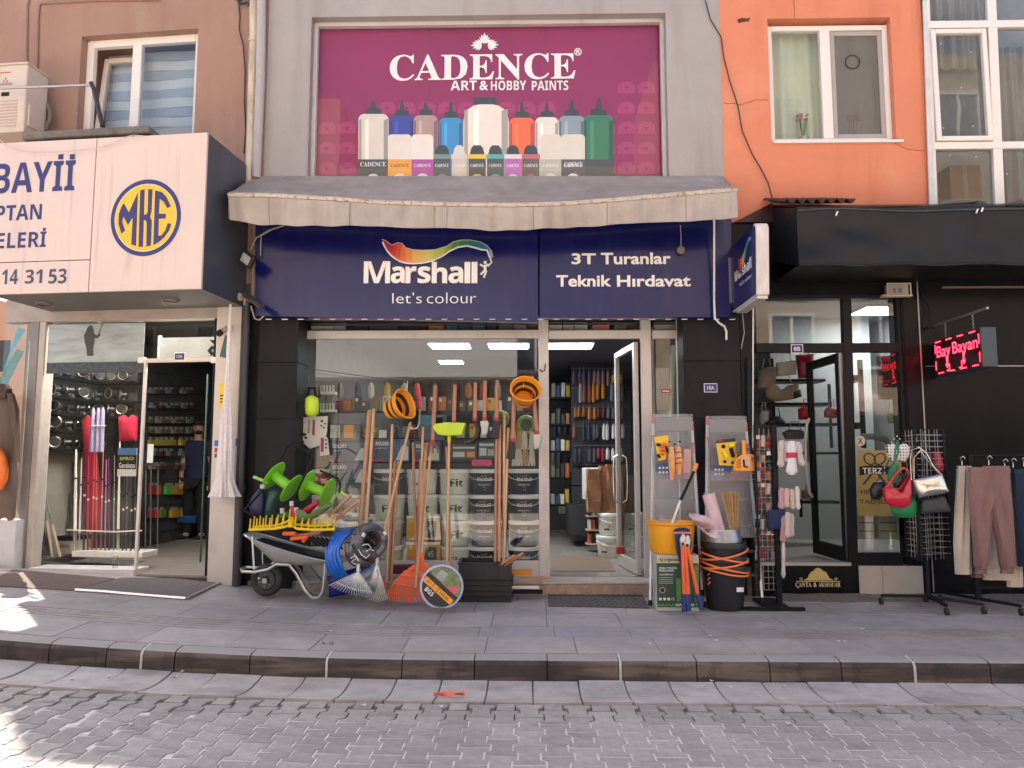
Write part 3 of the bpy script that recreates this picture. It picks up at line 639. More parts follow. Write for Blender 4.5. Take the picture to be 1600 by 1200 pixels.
def val(a, b):
    uf = 357+794*a; t = P(uf, bar(uf)+4, YA-.02); h = [(357, 342), (400, 350), (470, 353), (600, 356), (760, 359), (850, 357), (950, 350), (1030, 348), (1100, 346), (1152, 342)]
    for (p, q), (r_, s_) in zip(h, h[1:]):
        if uf <= r_: vb = q+(s_-q)*(uf-p)/(r_-p); break
    d = P(uf, vb, YA-.02); p = t.lerp(d, b)
    p.y += b*(.011*math.sin(a*38)+.008*math.sin(a*97+1)+.035*math.sin(a*9+2))+.012*math.sin(b*PI)*math.sin(a*150); p.z += b*(.004*math.sin(a*31+.6)+.003*math.sin(a*83)); return p
mk('valance', G().shell(val, 160, 6, .003), stain(stain(mat('valance_fabric', (.40, .345, .30), .9, var=.1, scale=4, bump=.3, bscale=140), (.22, .17, .145), .6, (1.5, 1, .2), .46, .68, 3), (.6, .5, .42), .35, (1, 1, 1), .5, .7, 1.2), aw, smooth=True)
for a_ in (.08, .24, .405, .43, .60, .745, .90): mk('seam', G().tube([val(a_, q/6)+Vector((0, -.003, 0)) for q in range(7)], .0035, 4), mat('seam_dark', (.17, .13, .11), .9), aw)
for u0, uw in ((357, -1), (1151, 1)):      # side cheeks
    f = P(u0, bar(u0), YA); bk = P(398 if uw < 0 else 1129, 276, 0); lo = P(u0, 342, YA); bl = bk.copy(); bl.z -= .12
    mk('side_flap', G().shell(lambda a, b, f=f, bk=bk, lo=lo, bl=bl: (bk.lerp(f, a)).lerp(bl.lerp(lo, a), b)+Vector((.008*math.sin(a*9), 0, 0)), 8, 4, .003), M_fab, aw, smooth=True)
for u in (470, 760, 1060):
    a = P(u, bar(u)+5, YA+.03); mk('folding_arm', G().tube([(a.x, YA+.04, a.z), (a.x+.28, -.33, a.z-.02), (a.x, -.01, a.z-.03)], .017, 6), mat('arm_grey', (.4, .38, .36), .5, .3), aw)
# ================================================================== RIGHT BUILDING (orange above, black shop below)
rb = T('handbag_shop_building', 'orange rendered building with white windows above the black fronted handbag shop', 'building', (4.0, 0, .15))
M_gloss = stain(mat('gloss_black', (.008, .008, .010), .22, var=.2, scale=2, spec=.12), (.02, .02, .02), .3, (2, 2, 1), .5, .8, 2)
zR = px(1300, 321, 0)[1]; XE = px(1447, 150, 0)[0]; XB = px(1161, 700, 0)[0]
wx0, wz1 = px(1199, 29, 0); wx1 = px(1391, 29, 0)[0]; wz0 = px(1290, 219, 0)[1]
mk('wall', wall_with(XR, XE, zR, 8.7, .004, .3, [(wx0, wx1, wz0, wz1)]), M_orange, rb)
mk('upper_storeys', G().box(XR, 8.5, .62, 9, 3.55, 8.7).box(XR, wx0-.05, .3, .62, zR, 13).box(wx1+.05, XE, .3, .62, zR, 13).box(wx0-.05, wx1+.05, .3, .62, wz1+.05, 8.7), mat('dull_inner', (.25, .24, .23), .9), rb)
zH = px(1300, 460, 0)[1]; zR2 = px(1180, 347, 0)[1]; x12 = px(1205, 330, 0)[0]; mk('fascia', G().box(XR+.01, x12, .008, .3, zH, zR2).box(x12+.001, px(1445, 700, 0)[0]-.004, .008, .3, zH, zR), M_gloss, rb); mk('lower_wall', G().box(XR, x12, .004, .3, zR2, zR), M_orange, rb)
mk('black_wall', G().box(px(1445, 700, 0)[0], 8.5, .0, .3, .14, zR), M_gloss, rb); mk('corner_post', G().box(px(1420, 700, 0)[0], px(1445, 700, 0)[0]-.004, .014, .3, .14, zH-.002), M_gloss, rb)
# cracks and a rust mark on the orange render
def crack(pts, n=5, wob=.012, r=.0035):
    q = []
    for a, b in zip(pts, pts[1:]):
        for k in range(n):
            t = k/n; p = P(a[0]+(b[0]-a[0])*t, a[1]+(b[1]-a[1])*t, .003); q.append(p+Vector((R.uniform(-wob, wob), 0, R.uniform(-wob, wob))))
    q.append(P(pts[-1][0], pts[-1][1], .003)); return G().tube(q, r, 4)
mk('crack', crack([(1131, 160), (1160, 164), (1178, 157), (1200, 157)]), mat('crack_dark', (.25, .07, .04), .9), rb)
mk('crack', crack([(1398, 224), (1420, 235), (1446, 234)]), MATS['crack_dark'], rb); mk('crack', crack([(1241, 0), (1241, 29)], wob=.006), MATS['crack_dark'], rb)
g = G().prism([(px(u, v, 0)[0], px(u, v, 0)[1]) for u, v in ((1152, 31), (1158, 28), (1168, 29), (1172, 27), (1170, 33), (1160, 34), (1154, 36))], -.002, .005); mk('chipped_patch', g, mat('chip_brown', (.10, .035, .02), .95, bump=1), rb)
mk('wall_cable', G().tube([P(1102, 0, -.03), P(1110, 30, -.02), P(1127, 58, -.02), P(1131, 90, -.015), P(1140, 125, -.02), P(1153, 165, -.02), P(1160, 205, -.02), P(1175, 240, -.02), P(1190, 265, -.02), P(1200, 285, -.02), P(1207, 312, -.06)], .007, 5), mat('cable_dark', (.03, .025, .025), .6), None, smooth=True, label='loose dark cable running down the join of the grey and orange walls', cat='cable')
# orange wall window
ft = .075
f = mk('window', frame4(G(), wx0+.01, wx1-.0, wz0, wz1-.04, .08, .15, ft*.75).box(px(1283, 120, .08)[0], px(1299, 120, .08)[0], .075, .15, wz0+.05, wz1-.09), M_pvc, rb, bev=.006)
s0, s1 = px(1299, 120, .1)[0], px(1381, 120, .1)[0]
mk('sash', frame4(G(), s0, s1, wz0+.06, wz1-.10, .10, .14, .05), mat('grey_pvc', (.38, .34, .32), .5, var=.06), f, bev=.005)
mk('pane', G().box(wx0+.06, s0-.06, .11, .116, wz0+.05, wz1-.09), M_glass, f)
mk('fly_screen', G().box(s0+.05, s1-.05, .115, .12, wz0+.11, wz1-.15), mat('fly_mesh', (.20, .19, .175), .8, alpha=.5, var=.05), f)
x, z = px(1332, 97, .11); mk('vent_ring', G().tube([(x+.078*math.cos(2*PI*k/24), .108, z+.078*math.sin(2*PI*k/24)) for k in range(24)], .006, 6, closed=True), mat('ring_black', (.02, .02, .02), .5), f)
mk('sill', G().prismx([(-.035, wz0-.012), (.08, wz0+.01), (.08, wz0-.04), (-.035, wz0-.04)], wx0+.01, wx1+.06), M_pvc, f, bev=.003)
M_cur = mat('net_curtain', (.62, .60, .52), .9, var=.08, scale=3)
def curtain(x0, x1, z0, z1, y, amp=.03, fr=26, m=None, parent=None, nm='curtain'):
    return mk(nm, G().shell(lambda a, b: Vector((x0+(x1-x0)*a, y+amp*math.sin(a*fr+.4*math.sin(b*3))*(.35+.65*b)+amp*.4*math.sin(a*fr*2.3+1), z1+(z0-z1)*b)), 90, 8, .003), m or M_cur, parent, smooth=True)
curtain(wx0, wx1, wz0, wz1, .26, parent=f)
for k, u in enumerate((1254, 1333)):
    fp = T('flower_pot', ['pink flowers in a pot behind the left pane of the orange wall window', 'pink flowers in a pot behind the fly screen of the orange wall window'][k], 'flower pot', (px(u, 212, .19)[0], .19, wz0+.02))
    x, z = px(u, 185, .19); g = G()
    for q in range(16): g.ball((x+R.uniform(-.06, .06), .19+R.uniform(-.02, .02), z+R.uniform(-.03, .05)), R.uniform(.012, .022), 6, 4)
    mk('blossom', g, mat('blossom_pink', (.62, .22, .26), .8, var=.3, scale=30), fp, kind='stuff')
    g = G()
    for q in range(7): g.tube([(x, .19, wz0+.05), (x+R.uniform(-.05, .05), .19+R.uniform(-.02, .02), z)], .004, 4)
    mk('stem', g, mat('stem_green', (.08, .15, .05), .8), fp, kind='stuff')
    mk('pot', G().lathe([(.035, 0), (.05, .1), (.055, .1), (.055, .115)], (x, .19, wz0+.0), 12), mat('pot_white', (.5, .47, .42), .6), fp, smooth=True)
# glazed bay at the far right
gb = T('glazed_bay', 'white framed glazed bay with large dark panes at the right edge above the black awning', 'window', (5.2, 0, 3.9))
yb = .0; z0b = zR
def vb(u0, u1, v0=-40, v1=330, y=yb-.02, dy=.07, m=None): return mk('mullion', G().pbox(u0, v0, u1, v1, y, dy), m or M_pvc, gb, bev=.003)
def qbar(ua0, ua1, ub0, ub1, v0=-40, v1=330):
    Y = yb-.02; a = px(ua0, v0, Y); b = px(ua1, v0, Y); c = px(ub1, v1, Y); d = px(ub0, v1, Y)
    return mk('mullion', G().prism([a, b, c, d], Y, Y+.07), M_pvc, gb, bev=.003)
qbar(1541, 1555, 1556, 1571); qbar(1446, 1451, 1460, 1466)
x, z = px(1455, 150, -.03); mk('insulation_strip', G().prism([px(1441, -40, -.04), px(1447, -40, -.04), px(1462, 330, -.04), px(1453, 330, -.04)], -.04, -.02), mat('strip_paper', (.6, .6, .6), .7, var=.15), gb)
xr = px(1700, 100, yb)[0]; x0_ = px(1452, 150, yb)[0]
for v in (40, 229):
    a = px(1500, v-6, yb); b = px(1500, v+5, yb); mk('transom', G().box(x0_, xr, yb-.025, yb+.05, b[1], a[1]), M_pvc, gb, bev=.003)
sx0, sx1 = px(1456, 130, yb)[0], px(1543, 130, yb)[0]; sz1, sz0 = px(1500, 48, yb)[1], px(1500, 222, yb)[1]
mk('sash', frame4(G(), sx0, sx1, sz0, sz1, yb-.045, yb+.01, .052), M_pvc, gb, bev=.006)
mk('pane', G().box(x0_, xr, yb+.02, yb+.026, z0b, 7.3), glass('dark_bay_glass', (.78, .79, .79), 1.3, wave=.08), gb)
curtain(px(1565, 100, .4)[0], px(1660, 100, .4)[0], 4.4, 6.2, .45, parent=gb, m=mat('grey_curtain', (.4, .42, .42), .9))
curtain(px(1455, 100, .4)[0], px(1545, 100, .4)[0], 5.95, 7.3, .45, parent=gb, m=MATS['net_curtain'])
for u, v in ((1470, 68), (1517, 82), (1502, 137), (1474, 200), (1520, 197), (1484, 243), (1525, 245), (1573, 272)):
    g = G().lathe([(.007, 0), (.007, .004)], P(u, v, yb+.018), 8, Matrix.Rotation(PI/2, 4, 'X')); mk('glass_sticker', g, M_face, gb)
bxx = T('cardboard_box', 'brown cardboard box standing behind the lowest dark pane of the glazed bay', 'box', P(1510, 300, .35)); mk('carton', G().pbox(1485, 258, 1533, 312, .35, .3), mat('kraft_card', (.33, .20, .12), .8), bxx)
mk('tape_strip', G().pbox(1505, 258, 1512, 312, .348, .002), mat('tape_tan', (.45, .32, .2), .4), bxx)
mk('bay_back', G().box(x0_, xr, .6, .62, zR, 7.3), mat('bay_grey', (.5, .5, .49), .9), gb)
# ================================================================== RIGHT SHOP FRONT
M_blk = mat('black_frame', (.012, .012, .014), .45, var=.15, scale=4, spec=.14); M_grym = mat('grey_metal', (.30, .29, .28), .35, .7, var=.05)
zfr = px(1270, 884, .0)[1]; cx0 = XB
mk('plinth', G().box(cx0, 8.5, .03, .9, .1, zfr-.012), M_conc, rb)
xa, xb, xc, xd = px(1186, 902, 0)[0], px(1342, 902, 0)[0], px(1379, 902, 0)[0], px(1444, 902, 0)[0]
mk('plinth_tile', G().box(xb+.002, xc-.002, .0, .03, .145, zfr), mat('cream_tile', (.50, .44, .39), .35, var=.06, scale=5), rb, bev=.002)
mk('plinth_tile', G().box(xc+.002, xd-.01, .0, .03, .145, zfr), MATS['cream_tile'], rb, bev=.002)
pl_ = T('doorstep_plaque', 'black doorstep panel with gold emblem and lettering below the handbag shop door', 'plaque', ((xa+xb)/2, 0, .15))
mk('panel', G().box(xa, xb-.002, -.004, .028, .15, zfr), M_gloss, pl_)
M_gold = mat('gold_print', (.55, .44, .16), .4, .3, var=.1); M_gold2 = mat('pale_gold', (.75, .66, .38), .4, var=.05)
def ppoly(poly, Y, m, par, nm): return mk(nm, G().add([(px(u, v, Y)[0], Y, px(u, v, Y)[1]) for u, v in poly], [tuple(range(len(poly)))]), m, par, fixn=False)
dome = [(1255, 907), (1262, 903), (1264, 898), (1267, 894), (1271, 892), (1273, 889), (1278, 887), (1283, 889), (1286, 892), (1291, 894), (1293, 898), (1296, 903), (1303, 907)]
ppoly(dome, -.006, M_gold, pl_, 'emblem')
mk('scroll_line', G().pbox(1244, 908, 1313, 908.8, -.006, .001), M_gold2, pl_)
for c_, s_ in ((1252, -1), (1306, 1)):
    mk('scroll', G().tube([P(c_+s_*2*math.cos(t)*(1-t/9)*1.3, 905-2.6*math.sin(t)*(1-t/9), -.007) for t in [k*.6 for k in range(12)]], .003, 4), M_gold2, pl_)
tx(SERIF('CANTA'), 1243, 910, 1268, 917, -.006, M_gold2, pl_); tx('&', 1271, 910, 1276, 917, -.006, M_gold2, pl_, off=.02); tx(SERIF('AKSESUAR'), 1279, 910, 1313, 917, -.006, M_gold2, pl_)
mk('cedilla', G().pbox(1246, 917, 1248, 919, -.006, .001), M_gold2, pl_)
# frames
def fb(u0, v0, u1, v1, Y=.03, dy=.08, m=None, nm='frame_post'): return mk(nm, G().pbox(u0, v0, u1, v1, Y, dy), m or M_blk, rb, bev=.003)
fb(1161, 462, 1181, 884, .0, .3); fb(1181, 460, 1420, 466, nm='frame_rail', Y=.034); fb(1181, 536, 1420, 550, nm='frame_rail', Y=.034)
xm = [px(1317, 465, .03), px(1330, 465, .03), px(1341, 884, .03), px(1327, 884, .03)]
mk('frame_post', G().prism(xm, .028, .11), M_blk, rb); fb(1411, 466, 1421, 884)
fb(1338, 864, 1411, 885, nm='frame_rail', Y=.034)
mk('threshold', G().pbox(1181, 879, 1330, 885, .0, .14), mat('threshold_steel', (.42, .4, .37), .35, .6), rb)
for q in ((1181, 466, 1316, 536), (1331, 466, 1411, 536), (1340, 550, 1411, 864)): mk('pane', G().pbox(*q, .07, .006), M_glass2, rb)
mk('pillar_gloss', G().pbox(1421, 466, 1444, 884, .005, .05), M_gloss, rb)
# room
zc2 = 3.5; YR = 3.4
M_rw = mat('pale_room_wall', (.34, .34, .335), .8, var=.05, scale=2)
mk('room_floor', G().box(cx0, 5.6, .11, YR, zfr-.01, zfr-.004), mat('grey_vinyl', (.36, .33, .30), .3, var=.08, scale=3), rb)
mk('room_wall', G().box(cx0+.02, cx0+.06, .3, YR, zfr, zc2).box(5.0, 5.05, .3, YR, zfr, zc2).box(cx0+.06, 5.0, YR, YR+.05, zfr, zc2), M_rw, rb)
mk('room_ceiling', G().box(cx0+.06, 5.0, .3, YR, zc2, zc2+.03), M_rw, rb)
xp = px(1425, 700, .9)[0]
mk('partition_wall', G().box(px(1331, 700, .12)[0]+.02, xp+.4, 2.75, 2.8, zfr, zc2), mat('grey_partition', (.38, .38, .365), .8, var=.05), rb)
panel(1378, 486, .6, .5, 'lit panel light on the ceiling of the handbag shop', 'handbag shop ceiling lights', zc2-.03)
# open door leaf
xh = px(1319, 700, .1)[0]; Ld = .86; zd1 = px(1300, 551, .1)[1]
MD2 = Matrix.Translation((xh, .10, 0)) @ Matrix.Rotation(rad(180-88), 4, 'Z')
ld_ = mk('door', frame4(G(), 0, Ld, zfr+.02, zd1, -.025, .025, .09, .15), M_blk, rb, local=True, bev=.003); ld_.matrix_local = WM[rb.name].inverted() @ MD2; WM[ld_.name] = MD2
mk('edge_strip', G().box(-.03, -.002, -.028, .028, zfr+.02, zd1), M_grym, ld_, local=True)
mk('pane', G().box(.09, Ld-.09, -.003, .003, zfr+.17, zd1-.09), M_glass2, ld_, local=True)
mk('handle', G().tube([(.80, .028, 1.1), (.80, .06, 1.15), (.80, .085, 1.3), (.80, .09, 1.5), (.80, .085, 1.75), (.80, .06, 1.93), (.80, .028, 2.0)], .018, 8), mat('handle_grey', (.5, .5, .48), .35, .4), ld_, smooth=True, local=True)
# door number plates
def plate(u0, v0, u1, v1, Y, body, lab):
    t = T('number_plate', lab, 'number plate', P((u0+u1)/2, v1, Y)); mk('plate', G().pbox(u0, v0, u1, v1, Y, .006), M_face, t, bev=.004, seg=2); mk('plate_face', G().pbox(u0+1, v0+1, u1-1, v1-1, Y-.002, .002), mat('plate_blue', (.015, .04, .16), .4), t)
    w_ = (u1-u0); tx(body, u0+w_*.24, v0+4, u1-w_*.24, v1-4, Y-.004, M_face, t, off=.0, name='plate_lettering'); return t
plate(1236, 538, 1255, 552, .018, '8B', 'small blue number plate over the handbag shop door')
plate(1100, 599, 1121, 613, -.008, '10A', 'small blue number plate on the black cladding right of the hardware shop')
# gold sign sticker on the window
gs = T('window_sticker', 'gold tailor sticker with crossed scissors on the lower right shop window', 'sticker', P(1375, 864, .06))
Y = .064
ppoly([(1340, 704), (1409, 704), (1409, 806), (1340, 806)], Y, mat('gold_film', (.36, .26, .085), .45, .2, var=.12, scale=3), gs, 'film')
tx(bold('TERZ'), 1348, 731, 1378, 740, Y-.004, mat('print_paper', (.72, .68, .6), .6), gs); tx('İ', 1381, 727, 1383, 740, Y-.004, MATS['print_paper'], gs, off=.03)
ppoly([(1343, 729), (1360, 727), (1375, 727), (1392, 729), (1392, 742), (1375, 740), (1360, 740), (1343, 743)], Y-.002, M_dark, gs, 'banner')
tx('HER', 1345, 765, 1366, 772, Y-.004, mat('print_brown', (.05, .03, .02), .6), gs, off=.01); tx('TÜRLÜ', 1370, 763, 1402, 772, Y-.004, MATS['print_brown'], gs, off=.01); tx('TADİLAT', 1343, 778, 1400, 787, Y-.004, MATS['print_brown'], gs, off=.01)
for s_ in (-1, 1):
    c_ = 1367
    mk('scissor_blade', G().add([P(c_-s_*4, 726, Y-.003), P(c_+s_*20, 757, Y-.003), P(c_+s_*16, 757, Y-.003), P(c_-s_*8, 727, Y-.003)], [(0, 1, 2, 3)]), MATS['print_brown'], gs, fixn=False)
    mk('scissor_handle', G().tube([P(c_-s_*2+s_*(10+9*math.cos(t)*.9+7*math.sin(t)*.5), 717+8*math.sin(t)*.9-s_*0-5*math.cos(t), Y-.004) for t in [k*PI/8 for k in range(16)]], .007, 5, closed=True), MATS['print_brown'], gs)
st = T('scissor_sticker', 'round cream scissor sticker above the gold window sticker', 'sticker', P(1343, 700, .06)); x, z = px(1344, 689, .062)
mk('disc', G().lathe([(.052, 0), (.052, .003)], (x, .062, z), 20, Matrix.Rotation(PI/2, 4, 'X')), mat('cream_disc', (.55, .48, .33), .6), st)
for s_ in (-1, 1): mk('scissor_mark', G().box(-.004, .004, -.001, .001, -.035, .035).xf(Matrix.Translation((x, .056, z)) @ Matrix.Rotation(s_*.6, 4, 'Y')), M_dark, st)

# ------------------------------------------------------------------ handbags and other soft goods
def pillow(poly, Y, th, n=4):
    """puffed body over a pixel outline"""
    pts = [px(u, v, Y) for u, v in poly]; m = len(pts); cx_ = sum(p[0] for p in pts)/m; cz_ = sum(p[1] for p in pts)/m
    rings = []
    for k in range(-n, n+1):
        t = k/n; s = math.sqrt(max(0, 1-abs(t)**2.6)); s = .25+.75*s if abs(t) < 1 else .3
        rings.append([Vector((cx_+(x-cx_)*s, Y+t*th/2, cz_+(z-cz_)*s)) for x, z in pts])
    vs = [p for r in rings for p in r]; fs = []
    for k in range(len(rings)-1): fs += [(k*m+i, k*m+(i+1) % m, (k+1)*m+(i+1) % m, (k+1)*m+i) for i in range(m)]
    fs += [tuple(range(m)), tuple(range((len(rings)-1)*m, len(rings)*m))[::-1]]
    return G().add(vs, fs)
def dens(poly, k=3):
    o = []
    for (a, b), (c, d) in zip(poly, poly[1:]+poly[:1]):
        for q in range(k): t = q/k; o.append((a+(c-a)*t, b+(d-b)*t))
    return o
def bag(lab, poly, Y, th, m, straps=(), sr=.006, sm=None, cat='handbag', name='handbag', group=None, extra=None):
    us = [u for u, v in poly]; vv = [v for u, v in poly]; t = T(name, lab, cat, P(sum(us)/len(us), max(vv), Y), group)
    mk('body', pillow(dens(poly), Y, th), m, t, smooth=True)
    for s_ in straps: mk('strap', G().tube([P(u, v, Y-.01) for u, v in s_], sr, 6), sm or m, t, smooth=True)
    return t
def lm(n, c, r=.45, **k): return mat('leather_'+n, c, r, var=.1, scale=12, **k)
YG = -.62
# spinner rack
rk = T('bag_rack', 'black wire spinner rack on four caster feet hung with handbags', 'display rack', P(1447, 930, -.62)); rk_x = px(1444, 800, YG)[0]
x0, y0 = rk_x, YG; zb = .23
mk('pole', G().cyl((x0, y0, zb), (x0, y0, px(1444, 670, YG)[1]), .02, n=10), M_blk, rk, smooth=True)
for dx, dy in ((-.36, .18), (-.02, -.34), (.34, -.28), (.12, .3)):
    lg = mk('foot', G().tube([(x0, y0, zb+.03), (x0+dx, y0+dy, .235)], .018, 4), M_blk, rk)
    mk('caster', G().cyl((x0+dx-.012, y0+dy, .185), (x0+dx+.012, y0+dy, .185), .033, n=14), mat('caster_rubber', (.03, .03, .032), .6), lg)
zt, zbm = px(1444, 671, YG)[1], px(1444, 873, YG)[1]
for a in range(3):
    an = a*2*PI/3+.35; M = Matrix.Translation((x0, y0, 0)) @ Matrix.Rotation(an, 4, 'Z') @ Matrix.Translation((0, -.10, 0)); g = G(); hw = .2
    mk('panel_frame', G().tube([(-hw, 0, zbm), (hw, 0, zbm), (hw*.85, 0, zt), (-hw*.85, 0, zt)], .011, 5, closed=True).xf(M), M_blk, rk)
    for k in range(1, 22): z = zbm+(zt-zbm)*k/22; g.cyl((-hw*.93, 0, z), (hw*.93, 0, z), .003, n=4, cap=False)
    for k in (-.1, 0, .1): g.cyl((k, 0, zbm), (k, 0, zt), .003, n=4, cap=False)
    mk('wire_grid', g.xf(M), M_grym, rk, kind='stuff')
def dotmat():
    m = mat('polka_cloth', (.72, .70, .66), .8, var=.03); N = m.node_tree.nodes; L = m.node_tree.links; b = N['Principled BSDF']
    tc = N.new('ShaderNodeTexCoord'); vo = N.new('ShaderNodeTexVoronoi'); vo.inputs['Scale'].default_value = 36; vo.inputs['Randomness'].default_value = 0; L.new(tc.outputs['Object'], vo.inputs[0])
    rp = N.new('ShaderNodeMath'); rp.operation = 'LESS_THAN'; rp.inputs[1].default_value = .55; L.new(vo.outputs['Distance'], rp.inputs[0])
    mx = N.new('ShaderNodeMix'); mx.data_type = 'RGBA'; L.new(rp.outputs[0], mx.inputs[0]); mx.inputs[6].default_value = (.015, .015, .015, 1); mx.inputs[7].default_value = (.75, .72, .68, 1); L.new(mx.outputs[2], b.inputs['Base Color']); return m
bag('black handbag hanging lowest at the left of the bag rack', [(1359, 765), (1366, 753), (1378, 751), (1383, 757), (1380, 772), (1374, 781), (1362, 780)], YG-.06, .10, lm('black', (.015, .015, .016), .35), [[(1370, 752), (1382, 735), (1392, 712)]])
bag('black and white polka dot bag at the top of the bag rack', [(1383, 697), (1392, 692), (1402, 697), (1412, 692), (1422, 697), (1421, 712), (1413, 723), (1402, 719), (1392, 722), (1387, 712)], YG-.10, .07, dotmat(), [[(1390, 694), (1402, 681), (1413, 694)]], .005)
bag('small green knotted scarf bag hanging in front of the polka dot bag', [(1397, 720), (1403, 728), (1405, 745), (1401, 755), (1393, 756), (1387, 750), (1388, 735)], YG-.20, .06, lm('teal_green', (.01, .16, .075), .6), [[(1397, 723), (1399, 705), (1402, 688)], [(1397, 723), (1404, 706), (1402, 688)]], .009)
bag('bright green handbag hanging behind and below the red hobo bag', [(1393, 790), (1402, 778), (1425, 775), (1434, 782), (1434, 800), (1424, 809), (1404, 809), (1393, 801)], YG-.12, .12, lm('bright_green', (.01, .22, .075), .5), [[(1400, 782), (1408, 752), (1418, 735), (1424, 752), (1430, 780)]], .007)
bag('glossy red crescent hobo bag hanging on the bag rack', [(1379, 763), (1390, 760), (1399, 768), (1408, 768), (1416, 757), (1423, 740), (1424, 770), (1421, 788), (1411, 794), (1393, 792), (1382, 784)], YG-.26, .11, lm('red', (.50, .008, .03), .28, coat=.4), [[(1382, 765), (1391, 754), (1402, 738), (1412, 731), (1420, 738), (1424, 748)]], .012)
bag('dark leather bag tucked inside the red hobo bag strap', [(1396, 752), (1404, 738), (1413, 740), (1414, 755), (1406, 763), (1397, 762)], YG-.18, .07, MATS['leather_black'])
bag('metallic silver shoulder bag hanging at the front of the bag rack', [(1423, 749), (1440, 746), (1472, 740), (1483, 768), (1470, 772), (1436, 778), (1431, 770)], YG-.28, .08, mat('silver_leather', (.60, .56, .53), .22, 1., var=.05, bump=.35, bscale=14), [[(1424, 750), (1422, 720), (1424, 703), (1436, 699), (1448, 708), (1458, 728), (1472, 742)], [(1428, 748), (1428, 715), (1438, 703), (1446, 715), (1468, 741)]], .006)
bag('black quilted envelope bag hanging under the silver bag', [(1438, 790), (1441, 780), (1475, 775), (1485, 796), (1482, 800), (1440, 803)], YG-.20, .08, mat('quilted_black', (.035, .037, .043), .5, var=.3, scale=4, bump=.8, bscale=20), [[(1442, 781), (1440, 740), (1444, 690)], [(1470, 778), (1462, 730), (1447, 690)]], .004)
bag('red wallet standing out at the right of the bag rack', [(1457, 706), (1468, 705), (1477, 735), (1468, 740), (1460, 728)], YG-.02, .04, lm('wallet_red', (.36, .012, .03), .35))
bag('tan purse hanging at the centre of the bag rack', [(1425, 714), (1431, 716), (1433, 738), (1427, 745), (1424, 738)], YG-.12, .05, lm('tan', (.40, .23, .17), .55), [[(1428, 715), (1431, 690), (1433, 683)]], .004)
# ------------------------------------------------------------------ trouser rail
YT = -.62
tr = T('clothes_rail', 'black metal clothes rail on casters holding trousers at the right edge', 'clothes rail', P(1560, 930, YT))
xl, xr2 = px(1520, 800, YT)[0], px(1520, 800, YT)[0]+1.25; zt_ = px(1560, 712, YT)[1]
mk('post', G().box(xl-.02, xl+.02, YT-.02, YT+.02, .23, zt_), M_blk, tr); mk('post', G().box(xr2-.02, xr2+.02, YT-.02, YT+.02, .23, zt_), M_blk, tr)
mk('top_rail', G().cyl((xl-.02, YT, zt_), (xr2+.02, YT, zt_), .015, n=10), M_blk, tr, smooth=True); mk('bottom_rail', G().box(xl+.02, xr2-.02, YT-.015, YT+.015, .33, .36), M_blk, tr)
for x in (xl, xr2):
    f_ = mk('foot', G().tube([(x-.16, YT+.36, .24), (x+.18, YT-.34, .235)], .018, 4), M_blk, tr)
    for dx, dy in ((-.16, .36), (.18, -.34)): mk('caster', G().cyl((x+dx-.012, YT+dy, .185), (x+dx+.012, YT+dy, .185), .033, n=14), MATS['caster_rubber'], f_)
def loft(secs, Y, n=16, yj=0.):      # sections: (uc, v, half width px, half depth m, dy)
    g = G(); rings = []
    for k, (u, v, hw, hd, dy) in enumerate(secs):
        x, z = px(u, v, Y); w_ = hw/1200*(Y+8)
        rings.append([Vector((x+w_*math.cos(2*PI*i/n), Y+dy+hd*math.sin(2*PI*i/n)*(1+.35*math.sin(i*2.4+k*.2)), z)) for i in range(n)])
    vs = [p for r in rings for p in r]; fs = [(k*n+i, k*n+(i+1) % n, (k+1)*n+(i+1) % n, (k+1)*n+i) for k in range(len(rings)-1) for i in range(n)]
    return g.add(vs, fs+[tuple(range(n)), tuple(range((len(rings)-1)*n, len(rings)*n))[::-1]])
def cloth(n, c): return mat('cloth_'+n, c, .92, var=.08, scale=8, bump=.35, bscale=90)
def interp(secs, k=4):
    o = []
    for a, b in zip(secs, secs[1:]):
        for q in range(k): t = q/k; o.append(tuple(x+(y-x)*t for x, y in zip(a, b)))
    return o+[secs[-1]]
def trousers(lab, legs, Y, m, hook=None):
    us = [s_[0] for l in legs for s_ in l]; t = T('trousers', lab, 'trousers', P(sum(us)/len(us), legs[0][-1][1], Y), 'trousers on the clothes rail')
    g = G()
    for l in legs: g.join(loft(interp(l), Y))
    mk('fabric', g, m, t, smooth=True)
    for l in legs: a, b = l[0], l[1]; mk('waistband', loft([(a[0], a[1]-2, a[2]*1.03, a[3]*1.06, a[4]), (a[0], a[1]+6, a[2]*1.05, a[3]*1.08, a[4])], Y), m, t, smooth=True)
    if hook:
        h = T('hanger', 'black clip hanger holding the '+lab.split(' hanging')[0].split(' at ')[0], 'hanger', P(hook[0], hook[1], Y), 'hangers on the clothes rail')
        mk('bar', G().tube([P(hook[0]-20, hook[1]+4, Y), P(hook[0], hook[1], Y), P(hook[0]+20, hook[1]+4, Y)], .009, 6), M_blk, h)
        mk('hook', G().tube([P(hook[0], hook[1], Y), P(hook[0], hook[1]-8, Y), P(hook[0]-3, hook[1]-13, Y+.0), P(hook[0]+2, hook[1]-16, Y), P(hook[0]+5, hook[1]-12, Y)], .004, 5), mat('steel', (.62, .6, .58), .25, 1.), h)
trousers('cream trousers at the left end of the rail', [[(1506, 730, 10, .05, 0), (1505, 790, 13, .05, 0), (1504, 850, 14, .045, 0), (1505, 897, 12, .04, 0)]], YT-.14, cloth('cream', (.55, .47, .38)), (1503, 729))
